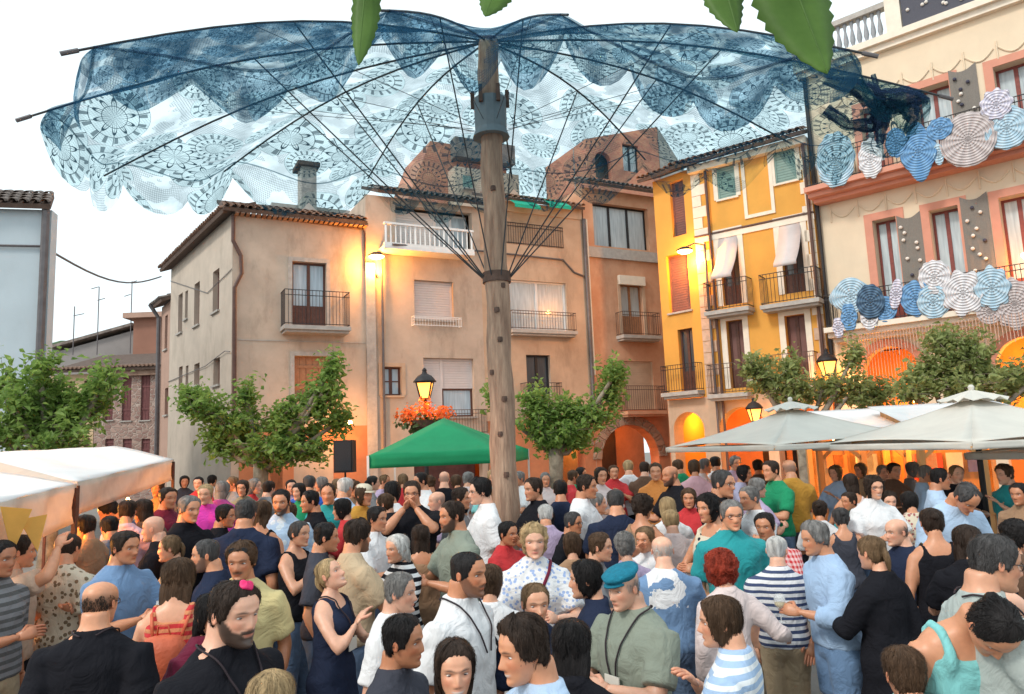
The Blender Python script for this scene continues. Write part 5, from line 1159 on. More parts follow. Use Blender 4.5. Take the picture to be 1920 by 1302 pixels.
# --- hair
def hairline(a, st):
    T = dict(short=([0, .5, .95, 1.25, 1.45, 1.75, 2.3, 3.2], [.88, .88, .76, .50, .43, .40, .22, .14]), rec=([0, .35, .75, 1.1, 1.35, 1.75, 2.3, 3.2], [.93, .97, .85, .62, .44, .42, .24, .15]),
             long=([0, .5, .95, 1.25, 1.5, 1.8, 2.3, 3.2], [.87, .85, .72, .42, .25, .10, .0, -.05]), bob=([0, .5, .9, 1.15, 1.4, 1.8, 2.4, 3.2], [.83, .80, .66, .30, .12, .05, .02, .0]))
    return np.interp(np.abs(a), *T[st])
def hair_fn(st, seed):
    base = {'short': 'short', 'buzz': 'short', 'curly': 'short', 'quiff': 'short', 'rec': 'rec', 'bald': 'rec', 'long': 'long', 'pony': 'short', 'bun': 'short', 'bob': 'bob', 'afro': 'bob', 'mop': 'short', 'cbob': 'bob'}[st]
    tk = {'short': (.035, .065), 'buzz': (.012, .016), 'curly': (.07, .10), 'quiff': (.025, .10), 'rec': (.03, .045), 'bald': (.008, .0), 'long': (.06, .06), 'pony': (.03, .035), 'bun': (.03, .04), 'bob': (.06, .06), 'afro': (.16, .14), 'mop': (.06, .10), 'cbob': (.065, .07)}[st]
    nzf = {'curly': .06, 'afro': .07, 'cbob': .055, 'mop': .035, 'quiff': .03}.get(st, .016); frq = {'curly': 9, 'afro': 8, 'cbob': 9}.get(st, 5)
    def H(phi, z):
        zh = hairline(phi, base); fr_ = smooth(.8, 1.3, np.abs(phi)); zh = zh+(.006+.014*fr_)*np.sin(phi*23+seed)+(.004+.008*fr_)*np.sin(phi*41+2*seed)
        m = smooth(-.025, .045+.10*(1-fr_), z-zh)
        if st == 'bald': m = m*smooth(.78, .62, z+.05*np.sin(phi*9+seed)+.03*np.sin(phi*17))*smooth(.95, 1.45, np.abs(phi)+.05*np.sin(z*30+seed))
        if st == 'bob' or st == 'afro' or st == 'cbob': m = smooth(-.02, .03+.09*(1-fr_), z-zh)
        top = smooth(.55, .85, z); t = tk[0]*(1-top)+tk[1]*top
        if st in ('quiff', 'mop'): t = t*(1+.55*np.exp(-(phi/.8)**2)*top)
        p = head_surf(phi, np.clip(z, 0, 1), False); p[..., 2] = np.where(z < 0, z, p[..., 2])
        nn = vnoise(np.stack([np.cos(phi)*2, np.sin(phi)*2, z*2.2], -1).reshape(-1, 3), frq*.5, seed).reshape(phi.shape)+.6*vnoise(np.stack([np.cos(phi)*2, np.sin(phi)*2, z*(.8 if frq < 8 else 3)], -1).reshape(-1, 3), frq*1.3, seed+3).reshape(phi.shape)
        tt = np.where(m > .02, t*np.minimum(1, m*1.3)+nzf*nn*2*m+.006, -.03); c = np.array([0, .02, .5]); d = p-c; ln = np.linalg.norm(d, axis=-1, keepdims=True)+1e-6
        return p+d/ln*tt[..., None], m
    return H
def make_hair(st, M3, org, hh, l, seed, curl=0, length=None, up=0):
    g = G(); H = hair_fn(st, seed); nphi, nz = {0: (72, 44), 1: (44, 28), 2: (26, 18)}[l]; lo = -.02 if st in ('long', 'bob', 'afro', 'cbob') else .1
    phi = np.linspace(-np.pi, np.pi, nphi, endpoint=False); z = np.interp(np.linspace(0, 1, nz), [0, .7, .92, 1], [lo, .78, .965, 1.0]); PH, ZZ = np.meshgrid(phi, z); P, m = H(PH, ZZ)
    n, k = nphi, nz; P = P.reshape(-1, 3); f = [(i*n+j, i*n+(j+1) % n, (i+1)*n+(j+1) % n, (i+1)*n+j) for i in range(k-1) for j in range(n)]+[tuple((k-1)*n+j for j in range(n))]
    mm = m.ravel(); f = [q for q in f if max(mm[list(q)]) > .01]
    if st != 'bald': g.add(P, f)
    rnd = np.random.default_rng(seed)
    if st == 'long':
        L_ = length or .75; rings = []; nn = 20; K_ = 12
        for i in range(K_+1):
            t = i/K_; zc = .62-t*(.62+L_); a = np.linspace(0, 2*np.pi, nn, endpoint=False); w_ = np.interp(t, [0, .25, .5, .8, 1], [.33, .385, .37, .30, .12]); dp = np.interp(t, [0, .3, .55, 1], [.30, .27, .16, .07]); yc = np.interp(t, [0, .3, .55, 1], [.16, .17, .27, .33])
            r_ = 1+.10*np.sin(a*5+seed)*t+.07*np.sin(a*9+t*5); rings.append(np.stack([w_*r_*np.cos(a), yc+dp*r_*np.sin(a), np.full(nn, zc)+.03*np.sin(a*4+seed)*t], -1))
        v, ff = loft(rings); g.add(v, ff)
    if st == 'pony':
        L_ = length or .6; q = np.linspace(0, 1, 8); pts = np.stack([.03*np.sin(q*4+seed), .42+.16*np.sin(np.minimum(q*2.2, 1.6))-.10*q, .66-L_*q**1.15-.05*q], -1); v, ff = tubev(pts, np.interp(q, [0, .12, .5, 1], [.06, .10, .11, .02]), 12); v = v+(vnoise(v, 7, seed)*.05)[:, None]; g.add(v, ff)
    if st == 'bun':
        u = np.linspace(0, np.pi, 8); a = np.linspace(0, 2*np.pi, 12, endpoint=False); rings = [np.stack([.15*np.sin(q)*np.cos(a), .42+.13*np.cos(q)+0*a, .74+.14*np.sin(q)*np.sin(a)], -1) for q in u[1:-1]]; v, ff = loft(rings); v = v+(vnoise(v, 9, seed)*.06)[:, None]; g.add(v, ff)
    # loose strands break the outline
    ns = {0: 1700, 1: 420, 2: 60}[l]
    if st == 'bald': ns = max(ns, 200)
    if ns and st != 'buzz':
        ph0 = rnd.uniform(-np.pi, np.pi, ns); z0 = rnd.uniform(.2 if st != 'long' else .0, .99, ns); curly = st in ('curly', 'afro', 'cbob'); _, m0 = H(ph0, z0); _, m1 = H(ph0, np.clip(z0-.11, .02, 1)); ok = (m0 > .75)&((m1 > .5)|(np.abs(ph0) > 1.7)|(st in ('mop', 'curly', 'afro', 'cbob'))); ph0, z0 = ph0[ok], z0[ok]; ns = len(ph0)
        ln = rnd.uniform(.08, .22, ns)*(.6 if st in ('short', 'rec', 'bald', 'quiff') else 1); sw = rnd.normal(0, .35 if not curly else 1.6, ns); lift = rnd.uniform(.0, .035 if not curly else .07, ns); sgs = rnd.normal(.6, .5, ns); rows = []
        for t in (0, .35, .7, 1):
            fwd = (np.abs(ph0) < 1.15)&(z0 < .97)&(st not in ('bob', 'long', 'afro', 'cbob')); dirn = np.where(fwd, -.75, 1.0); zz = np.clip(z0-ln*t*dirn*(1 if not curly else .35), .06, .995); pp = ph0+np.where(fwd, sgs*.5*t*(1-z0)*3, sw*t*.35); s_, _ = H(pp, zz); c = np.array([0, .02, .5]); d = s_-c; d /= np.linalg.norm(d, axis=1)[:, None]; rows.append((s_+d*(.006+lift*np.sin(np.pi*min(t*.75, 1)))[:, None], np.stack([np.cos(pp), np.sin(pp), 0*pp], -1)))
        wv = rnd.uniform(.003, .009, ns)*(1 if l == 0 else 1.8)
        V = np.concatenate([np.stack([r_[0]-r_[1]*(wv*q)[:, None], r_[0]+r_[1]*(wv*q)[:, None]], 1) for r_, q in zip(rows, (1, 1, .8, .1))], 1); F_ = []
        for i in range(ns):
            b = i*8
            F_ += [(b, b+1, b+3, b+2), (b+2, b+3, b+5, b+4), (b+4, b+5, b+7, b+6)]
        g.add(V.reshape(-1, 3), F_)
    v = (g.verts()*hh)@M3.T+org; return v, g.f
# --- materials for people
def skin_fn(n, L):
    b = n['Principled BSDF']; a = n.new('ShaderNodeAttribute'); a.attribute_name = 'Col'; tc = n.new('ShaderNodeTexCoord'); nz = n.new('ShaderNodeTexNoise'); nz.inputs['Scale'].default_value = 45; nz.inputs['Detail'].default_value = 4; L.new(tc.outputs['Object'], nz.inputs[0])
    mr = n.new('ShaderNodeMapRange'); mr.inputs[3].default_value = .86; mr.inputs[4].default_value = 1.12; L.new(nz.outputs[0], mr.inputs[0]); mu = n.new('ShaderNodeVectorMath'); mu.operation = 'SCALE'; L.new(a.outputs['Color'], mu.inputs[0]); L.new(mr.outputs[0], mu.inputs['Scale'])
    L.new(mu.outputs[0], b.inputs['Base Color']); b.inputs['Roughness'].default_value = .42; b.inputs['Specular IOR Level'].default_value = .5; b.inputs['Subsurface Weight'].default_value = .12; b.inputs['Subsurface Radius'].default_value = (.02, .008, .004); b.inputs['Subsurface Scale'].default_value = .3
    bu = n.new('ShaderNodeBump'); bu.inputs['Strength'].default_value = .12; bu.inputs['Distance'].default_value = .004; L.new(nz.outputs[0], bu.inputs['Height']); L.new(bu.outputs[0], b.inputs['Normal'])
SKIN = node_mat('skin', skin_fn)
def hairmat(c):
    nm = 'hair_%d_%d_%d' % tuple(int(x*255) for x in c)
    return mat(nm, c, .5, .5, 16, .7, 60, stretch=(1.6, 1.6, .28), col2=[min(1, x*1.6+.006) for x in c], spec=.14)
def clothmat(c, pat=None, c2=(.8, .8, .8), k=30.):
    nm = 'cloth_%s_%s_%s_%d' % (pat, '_'.join(str(int(x*255)) for x in c), '_'.join(str(int(x*99)) for x in c2), int(k))
    def fn(n, L):
        b = n['Principled BSDF']; b.inputs['Roughness'].default_value = .92; b.inputs['Specular IOR Level'].default_value = .08; b.inputs['Sheen Weight'].default_value = .0 if max(c) < .1 else .08
        tc = n.new('ShaderNodeTexCoord'); nz = n.new('ShaderNodeTexNoise'); nz.inputs['Scale'].default_value = 7; nz.inputs['Detail'].default_value = 5; L.new(tc.outputs['Object'], nz.inputs[0])
        mi = n.new('ShaderNodeMix'); mi.data_type = 'RGBA'; L.new(nz.outputs[0], mi.inputs[0]); mi.inputs[6].default_value = (*[x*.82 for x in c], 1); mi.inputs[7].default_value = (*[min(1, x*1.15) for x in c], 1); out = mi.outputs[2]
        sx = n.new('ShaderNodeSeparateXYZ'); L.new(tc.outputs['Object'], sx.inputs[0])
        def M(op, a, b_=None):
            x = n.new('ShaderNodeMath'); x.operation = op
            for i, q in enumerate((a, b_)):
                if q is None: continue
                if isinstance(q, (int, float)): x.inputs[i].default_value = q
                else: L.new(q, x.inputs[i])
            return x.outputs[0]
        fac = None
        if pat == 'stripe': fac = M('GREATER_THAN', M('SINE', M('ADD', M('MULTIPLY', sx.outputs[2], k*6.283), M('MULTIPLY', nz.outputs[0], 1.2))), .1)
        if pat == 'vstripe': fac = M('GREATER_THAN', M('SINE', M('ADD', M('MULTIPLY', M('ADD', sx.outputs[0], M('MULTIPLY', sx.outputs[1], .8)), k*6.283), M('MULTIPLY', sx.outputs[2], k*2.2))), .1)
        if pat == 'check': fac = M('MULTIPLY', M('ADD', M('GREATER_THAN', M('SINE', M('MULTIPLY', sx.outputs[2], k*6.283)), 0.), M('GREATER_THAN', M('SINE', M('MULTIPLY', M('ADD', sx.outputs[0], sx.outputs[1]), k*6.283)), 0.)), .5)
        if pat in ('dots', 'floral'):
            v = n.new('ShaderNodeTexVoronoi'); v.inputs['Scale'].default_value = k; L.new(tc.outputs['Object'], v.inputs[0]); fac = M('LESS_THAN', v.outputs['Distance'], .26 if pat == 'dots' else .36)
        if pat == 'print': # pale printed patch on the back
            fac = M('MULTIPLY', M('MULTIPLY', M('LESS_THAN', M('ABSOLUTE', M('SUBTRACT', sx.outputs[2], 1.18)), .13), M('LESS_THAN', M('ABSOLUTE', sx.outputs[0]), .13)), M('MULTIPLY', M('GREATER_THAN', nz.outputs[0], .46), M('GREATER_THAN', sx.outputs[1], 0.)))
        if fac is not None:
            m2 = n.new('ShaderNodeMix'); m2.data_type = 'RGBA'; L.new(fac, m2.inputs[0]); L.new(out, m2.inputs[6]); m2.inputs[7].default_value = (*c2, 1); out = m2.outputs[2]
        L.new(out, b.inputs['Base Color'])
        n2 = n.new('ShaderNodeTexNoise'); n2.inputs['Scale'].default_value = 6; n2.inputs['Detail'].default_value = 4; n2.inputs['Distortion'].default_value = 2.6; L.new(tc.outputs['Object'], n2.inputs[0])
        bu = n.new('ShaderNodeBump'); bu.inputs['Strength'].default_value = .4; bu.inputs['Distance'].default_value = .06; L.new(n2.outputs[0], bu.inputs['Height']); L.new(bu.outputs[0], b.inputs['Normal'])
    return node_mat(nm, fn)
# torso rings (z, half width, half depth, y)
TOR_M = np.array([(.455, .080, .062, .0), (.49, .095, .070, .004), (.53, .097, .070, .004), (.57, .092, .064, .0), (.61, .088, .060, -.002), (.66, .092, .063, -.004), (.71, .102, .068, -.004), (.755, .110, .067, -.002), (.785, .108, .058, .004), (.807, .092, .048, .008), (.825, .066, .040, .011), (.842, .044, .036, .011), (.86, .037, .036, .004), (.90, .036, .038, -.004)])
TOR_F = np.array([(.455, .084, .064, .0), (.49, .102, .074, .006), (.53, .103, .072, .004), (.57, .092, .062, .0), (.61, .079, .054, -.002), (.66, .082, .058, -.006), (.71, .092, .072, -.012), (.755, .097, .064, -.004), (.79, .098, .052, .004), (.812, .086, .042, .008), (.828, .060, .034, .010), (.842, .036, .029, .008), (.86, .029, .029, .004), (.90, .028, .031, -.004)])
def ring(w_, d, y, z, n=18, p=.85):
    a = np.linspace(0, 2*np.pi, n, endpoint=False); c, s = np.cos(a), np.sin(a); return np.stack([w_*np.sign(c)*np.abs(c)**p, y+d*np.sign(s)*np.abs(s)**p, np.full(n, z)], -1)
ARM = dict(down=((.128, -.015, .470), (.5, 1, 0)), hold=((.055, -.175, .655), (.8, .5, -.6)), chest=((.03, -.125, .735), (.9, .2, -.6)), face=((.03, -.115, .845), (.7, -.3, -.8)), fold=((-.06, -.12, .655), (.9, .2, -.4)), reach=((.10, -.27, .74), (.5, .2, -.9)),
           hip=((.125, -.01, .545), (1, .5, 0)), back=((.03, .11, .56), (.8, .8, 0)), side=((.30, -.06, .60), (.2, 1, -.5)), phone=((.05, -.20, .80), (.6, .2, -.8)), up=((.10, -.16, .93), (.8, -.1, -.5)))
PEOPLE_TMP = []
def rotx(a): c, s = math.cos(a), math.sin(a); return np.array([[1, 0, 0], [0, c, -s], [0, s, c]])
def rotz(a): c, s = math.cos(a), math.sin(a); return np.array([[c, -s, 0], [s, c, 0], [0, 0, 1]])
def roty(a): c, s = math.cos(a), math.sin(a); return np.array([[c, 0, s], [0, 1, 0], [-s, 0, c]])
def ik(S, T, l1, l2, pole):
    S, T, pole = map(lambda q: np.array(q, float), (S, T, pole)); d = T-S; L_ = np.linalg.norm(d); mxl = (l1+l2)*.985
    if L_ > mxl: d = d*mxl/L_; L_ = mxl; T = S+d
    u = d/L_; x = (l1*l1-l2*l2+L_*L_)/(2*L_); h = math.sqrt(max(l1*l1-x*x, 1e-6)); p = pole-u*pole.dot(u); p /= np.linalg.norm(p)+1e-9; return S+u*x+p*h, T
def hand(g, E, W, hs, skin, l, curl, sgn, grip):
    d = (W-E); d = d/np.linalg.norm(d); ref = np.array([0, -1, 0.]) if abs(d[1]) < .8 else np.array([0, 0, 1.]); nrm = np.array([-sgn, 0, 0.])*.8+ref*.35; nrm = nrm-d*nrm.dot(d); nrm /= np.linalg.norm(nrm)   # palm side
    sd = np.cross(d, nrm); sk = np.array(skin)
    v, f = tubev([W-d*.02*hs, W+d*.02*hs, W+d*.055*hs, W+d*.09*hs], [.024*hs, .036*hs, .042*hs, .036*hs], 10, .42, nrm); g.add(v, f, sk)
    # sd may point either way: put the thumb on the upper/front side
    th = 1 if (sd[2]-sd[1]) > 0 else -1
    for i in range(4):
        o = (1.5-i)*.0185*hs*th; ln = (.074, .083, .076, .060)[i]*hs; base = W+d*.086*hs+sd*o; c1_ = curl*(.8+.1*i); p = [base-d*.015*hs, base]; dd = d.copy(); cur = base
        for q in (.45, .32, .23):
            c, s = math.cos(c1_), math.sin(c1_); dd = dd*c+nrm*s; dd = dd-sd*dd.dot(sd); dd /= np.linalg.norm(dd); cur = cur+dd*ln*q; p.append(cur)
        v, f = tubev(p, [.0095*hs, .0095*hs, .0088*hs, .008*hs, .0055*hs], 6 if l else 8); g.add(v, f, sk*[1.02, .92, .9])
    base = W+d*.025*hs+sd*.028*hs*th; t1 = base+(d*.5+sd*th*.8+nrm*.4*(1+grip))*.032*hs; t2 = t1+(d*.85+sd*th*(.3-.5*grip)+nrm*(.3+.6*grip))*.030*hs; t3 = t2+(d*.9+nrm*(.2+.5*grip)-sd*th*.4*grip)*.022*hs
    v, f = tubev([W+d*.02*hs+sd*th*.01*hs, base, t1, t2, t3], [.014*hs, .0145*hs, .012*hs, .0105*hs, .007*hs], 6 if l else 8); g.add(v, f, sk*[1.02, .92, .9])
def shoe(s, H, g): 
    rings = [ring(.022*H, .012*H, -.095*H, .016*H, 10), ring(.029*H, .04*H, -.05*H, .02*H, 10), ring(.027*H, .05*H, -.01*H, .024*H, 10), ring(.026*H, .036*H, .012*H, .04*H, 10), ring(.023*H, .028*H, .014*H, .055*H, 10)]
    v, f = loft([r_+np.array([s*.055*H, 0, 0]) for r_ in (ring(.027*H, .072*H, -.030*H, .001*H, 12), ring(.029*H, .075*H, -.030*H, .012*H, 12), ring(.028*H, .066*H, -.024*H, .026*H, 12), ring(.024*H, .036*H, .004*H, .042*H, 12), ring(.022*H, .028*H, .010*H, .058*H, 12))]); g.add(v, f)
def prep_person(o, H, l):
    """local geometry: temp meshes for remesh + everything else; front is -Y"""
    fem = o['sex'] == 'f'; T = (TOR_F if fem else TOR_M).copy(); bw = o.get('build', 1.0); T[:, 1:3] *= np.where(T[:, :1] < .845, bw, 1.)
    lean = R(o.get('lean', 0)); LM = rotx(lean); piv = np.array([0, .0, .50]); side = R(o.get('tilt', 0)); LM = roty(side)@LM
    def pose(p):
        p = np.asarray(p, float); q = (p-piv)@LM.T+piv; w_ = smooth(.46, .60, p[..., 2])[..., None]; return p*(1-w_)+q*w_
    A = {}
    sh = .104*(.90 if fem else 1.0)*bw
    for sgn, key in ((1, o['armL']), (-1, o['armR'])):
        tg, pole = ARM[key] if isinstance(key, str) else key; S = pose(np.array([sgn*sh, .006, .770])); t = pose(np.array([sgn*tg[0], tg[1], tg[2]])) if key not in ('down', 'hip') else np.array([sgn*tg[0], tg[1], tg[2]])
        if key in ('down', 'hip'): t = t+(pose(np.array([sgn*sh, 0, .79]))-np.array([sgn*sh, 0, .79]))*.9
        E, W = ik(S, t, .172, .148, (sgn*pole[0], pole[1], pole[2])); A[sgn] = (S, E, W)
    n = {0: 22, 1: 18, 2: 14}[l]; fat = 1.0 if not fem else .86; fat *= .6+.4*bw
    armr = np.array([.026, .035, .033, .028, .0265, .0275, .024, .0175, .0165])*fat
    def armpath(sgn, t0=0., t1=1.):
        S, E, W = A[sgn]; inn = S+np.array([-sgn*.04, 0, .0]); P = [inn, S, S*.6+E*.4, S*.22+E*.78, E, E*.78+W*.22, E*.5+W*.5, E*.15+W*.85, W]; return np.array(P)
    body = G()
    v, f = loft([pose(ring(w_, d, y, z, n)) for z, w_, d, y in T]); body.add(v, f)
    for sgn in (1, -1): v, f = tubev(armpath(sgn), armr, 10); body.add(v, f)
    for sgn in (1, -1): v, f = tubev([(sgn*.045, 0, .52), (sgn*.05, 0, .46), (sgn*.052, -.004, .37), (sgn*.053, -.006, .285), (sgn*.054, .006, .21), (sgn*.055, .01, .12), (sgn*.055, .012, .05), (sgn*.055, -.02, .028), (sgn*.056, -.07, .018)], np.array([.05, .056, .047, .036, .036, .028, .021, .022, .014]), 10); body.add(v, f)
    bv = body.verts()*H
    # clothes
    top = o['top']; ofs = .011/1.7; S_ = G(); TT = T[(T[:, 0] >= .48) & (T[:, 0] <= .85)].copy(); loose = o.get('loose', .010)
    if top == 'tank': TT = TT[TT[:, 0] < .80]; TT[-1, 1] *= .80; TT[-1, 2] *= .95; TT[-2, 1] *= .93
    TT[:, 1] += ofs+loose*smooth(.80, .62, TT[:, 0]); TT[:, 2] += ofs+loose*.7*smooth(.80, .62, TT[:, 0])
    if top != 'tank': TT = np.vstack([TT[:-1], [(.838, .056 if not fem else .05, .045, .010), (.853, .047 if not fem else .041, .043, .007)]])
    rings = [ring(w_, d, y, z, n) for z, w_, d, y in TT]
    if o['bot'] in ('dress',):
        for z, w_, d in ((.44, .118, .085), (.38, .125, .095), (.31, .135, .105)): rings.insert(0, ring(w_*bw, d*bw, .002, z, n))
    v, f = loft([pose(r_) for r_ in rings]); S_.add(v, f)
    if top == 'tank':
        for sgn in (1, -1):
            v, f = tubev([pose(np.array(q)) for q in ((sgn*.055, -.055, .765), (sgn*.058, -.035, .81), (sgn*.058, .01, .829), (sgn*.055, .045, .81), (sgn*.05, .06, .77))], [.012]*5, 8); S_.add(v, f)
    else:
        for sgn in (1, -1):
            P = armpath(sgn); rr = armr+.010+loose*.5
            if top == 'tee': K_ = 4; P = P[:K_]; rr = rr[:K_].copy(); rr[-1] += .005; rr[2:] += .002
            elif top == 'rolled': P = P[:7]; rr = rr[:7]; rr[-1] += .004
            else: rr[-1] -= .001; P = P.copy(); P[-1] = P[-1]*.9+P[-2]*.1
            v, f = tubev(P, rr, 12); S_.add(v, f)
        if o.get('collar'):
            a_ = pose(np.array([0, .006, .845])); v, f = loft([pose(ring(.050, .046, .008, .832, 16)), pose(ring(.047, .043, .004, .853, 16)), pose(ring(.042, .039, .004, .850, 16)), pose(ring(.040, .038, .006, .835, 16))]); S_.add(v, f)
    sv = S_.verts()*H
    B_ = G(); bot = o['bot']
    if bot in ('trousers', 'shorts', 'jeans'):
        zz = 0.05 if bot != 'shorts' else .27
        v, f = loft([ring(.100*bw, .076*bw, .003, .455, n), ring(.106*bw, .080*bw, .005, .49, n), ring(.104*bw, .077*bw, .004, .53, n), ring(.100*bw, .072*bw, .002, .56, n)]); B_.add(v, f)
        for sgn in (1, -1):
            P = np.array([(sgn*.046, 0, .52), (sgn*.051, 0, .44), (sgn*.053, -.004, .36), (sgn*.054, -.006, .28), (sgn*.055, .004, .19), (sgn*.055, .01, .11), (sgn*.055, .008, .035)]); rr = np.array([.06, .064, .055, .048, .045, .042, .041]); k = 4 if bot == 'shorts' else 7
            if bot == 'shorts': rr = rr+.006
            v, f = tubev(P[:k], rr[:k], 12); B_.add(v, f)
    elif bot == 'skirt':
        v, f = loft([ring(w_*bw, d*bw, .003, z, n) for z, w_, d in ((.22, .15, .12), (.3, .135, .105), (.40, .122, .09), (.49, .110, .082), (.56, .098, .07))]); B_.add(v, f)
    # head frame
    hp_ = pose(np.array([0, -.017, .852])); HM = LM@rotz(R(o.get('yaw', 0)))@rotx(R(5-o.get('nod', 0)))@roty(R(o.get('htilt', 0)))
    hh = max(.1225*H, .197)*o.get('hs', 1.); _r = np.random.default_rng(int(o['x']*7+o['y'])); HM = HM@np.diag([_r.uniform(.94, 1.07), _r.uniform(.95, 1.05), 1.])
    org = hp_*H; org = org + HM@np.array([0, -.02*hh, 0])
    topz = org+HM@np.array([0, .02, 1.0+ (.05 if o['hair'] not in ('bald', 'buzz') else .01)])*hh
    return dict(body=(bv, body.f), shirt=(sv, S_.f), bottom=(B_.verts()*H, B_.f) if B_.n else None, HM=HM, org=org, hh=hh, top=topz, A={k: tuple(q*H for q in v) for k, v in A.items()}, H=H, pose=pose, LM=LM)
def temp_obj(v, f, vox, it):
    me = bpy.data.meshes.new('tmp'); me.from_pydata(v.tolist(), [], f); me.update(); o = bpy.data.objects.new('tmp', me); COL.objects.link(o)
    m = o.modifiers.new('r', 'REMESH'); m.mode = 'VOXEL'; m.voxel_size = vox; m.adaptivity = 0
    s = o.modifiers.new('s', 'SMOOTH'); s.factor = .5; s.iterations = it; return o
def mesh_np(me):
    n = len(me.vertices); v = np.empty(n*3, np.float32); me.vertices.foreach_get('co', v); nv = np.empty(n*3, np.float32); me.vertex_normals.foreach_get('vector', nv); return v.reshape(-1, 3).astype(float), nv.reshape(-1, 3).astype(float)
def faces_of(me):
    lp = np.empty(len(me.loops), np.int32); me.loops.foreach_get('vertex_index', lp); st = [p.loop_start for p in me.polygons]; tt = [p.loop_total for p in me.polygons]; lp = lp.tolist(); return [tuple(lp[a:a+b]) for a, b in zip(st, tt)]
SKINS = [(.68, .345, .215), (.62, .285, .16), (.54, .23, .12), (.72, .395, .27), (.42, .17, .088)]
SHOEM = mat('dark_shoe', (.05, .045, .045), .6, .2, 10); SHOEW = mat('pale_shoe', (.5, .48, .45), .6, .1, 10)
GLASSF = mat('spectacle_frame', (.02, .02, .022), .3, .1, 10)
LENSD = mat('dark_lens', (.03, .035, .04), .15, .1, 10)
HCOL = dict(blk=(.012, .010, .010), dbr=(.028, .017, .012), br=(.065, .036, .02), lbr=(.14, .085, .045), bld=(.36, .25, .13), gry=(.17, .162, .155), dgr=(.055, .052, .052), wht=(.48, .47, .45), red=(.24, .03, .014), aub=(.09, .022, .018))
CC = dict(black=(.014, .014, .018), navy=(.022, .03, .06), dgrey=(.055, .058, .075), grey=(.22, .22, .23), white=(.74, .74, .75), sky=(.36, .50, .70), blue=(.17, .28, .46), lblue=(.42, .55, .72), beige=(.50, .38, .25), tan=(.33, .20, .12), peach=(.58, .40, .29), yellow=(.62, .52, .26), olive=(.22, .22, .16), sage=(.24, .27, .22), teal=(.03, .30, .32), red=(.55, .045, .05), maroon=(.16, .02, .045), magenta=(.72, .06, .42), pink=(.72, .42, .46), palepink=(.70, .58, .56), lilac=(.45, .36, .52), orange=(.70, .26, .07), mustard=(.55, .28, .05), green=(.02, .26, .12), mint=(.36, .52, .46), paleg=(.40, .45, .43), turq=(.22, .55, .55), denim=(.10, .15, .24), royal=(.03, .10, .42), brown=(.13, .075, .05), cream=(.66, .58, .45), khaki=(.40, .31, .20), lav=(.5, .46, .62))
PL = []
def p(x, y, hp, face, sex, skin, hair, hc, top, c, bot, aL, aR, label, **k):
    PL.append(dict(x=x, y=y, hp=hp, face=face, sex=sex, skin=skin, hair=hair, hc=HCOL[hc], top=top, c=c, bot=bot, armL=aL, armR=aR, label=label, **k))
# --- nearest
p(445, 1092, 128, 62, 'm', 3, 'short', 'dbr', 'tee', 'black', 'jeans', 'down', 'down', 'person in black t-shirt with lanyard and pink cap badge, nearest at lower left', beard=1., build=1.08, badge_pink=1, lanyard=1, nod=-4)
p(190, 1090, 98, 190, 'm', 1, 'bald', 'dbr', 'tee', 'black', 'jeans', 'down', 'down', 'person in black t-shirt with back turned at lower left', build=1.1, glasses=1, lanyard=1, yaw=-15)
p(508, 1268, 118, 180, 'f', 3, 'long', 'bld', 'tee', 'grey', 'jeans', 'hold', 'down', 'person in grey top cut off by the bottom edge, left of centre', length=.35)
p(758, 1160, 104, 70, 'm', 2, 'short', 'blk', 'tee', 'dgrey', 'jeans', 'down', 'down', 'person in charcoal t-shirt seen in profile at bottom centre left', yaw=10)
p(852, 1210, 112, 12, 'f', 0, 'long', 'dbr', 'tank', 'olive', 'jeans', 'down', 'down', 'smiling person facing the camera at the bottom edge, left of centre', smile=1)
p(970, 1160, 138, -68, 'm', 1, 'mop', 'dbr', 'tee', 'lblue', 'jeans', 'hold', 'down', 'person in pale blue shirt laughing in profile at bottom centre', nod=-6, smile=1)
p(1070, 1170, 112, 172, 'f', 0, 'long', 'blk', 'tee', 'black', 'jeans', 'down', 'down', 'person in black top with back turned at bottom centre', length=.55)
p(1345, 1124, 92, -120, 'm', 0, 'bob', 'br', 'tee', 'sky', 'jeans', 'hold', 'chest', 'person in blue and white striped shirt holding up both hands near the bottom', pat='stripe', c2=(.75, .78, .80), k=24., yaw=20)
p(1692, 1232, 112, 176, 'm', 1, 'short', 'br', 'tee', 'navy', 'jeans', 'down', 'down', 'short person in navy top with back turned at bottom right', child=1)
p(1897, 1165, 122, 4, 'f', 1, 'bun', 'blk', 'tank', 'turq', 'jeans', 'hold', 'hold', 'person in turquoise top looking down at bottom right corner', lean=34, nod=-30)
p(1898, 1118, 92, 60, 'm', 3, 'bald', 'gry', 'tee', 'black', 'jeans', 'down', 'down', 'person behind the turquoise top, mostly hidden at right edge', nod=-15)
p(1868, 1002, 114, 82, 'm', 0, 'rec', 'dgr', 'tee', 'paleg', 'khaki', 'down', 'hold', 'person in pale green polo shirt in profile at right edge', glasses=1, collar=1, build=1.12, lanyard=1, nod=-6)
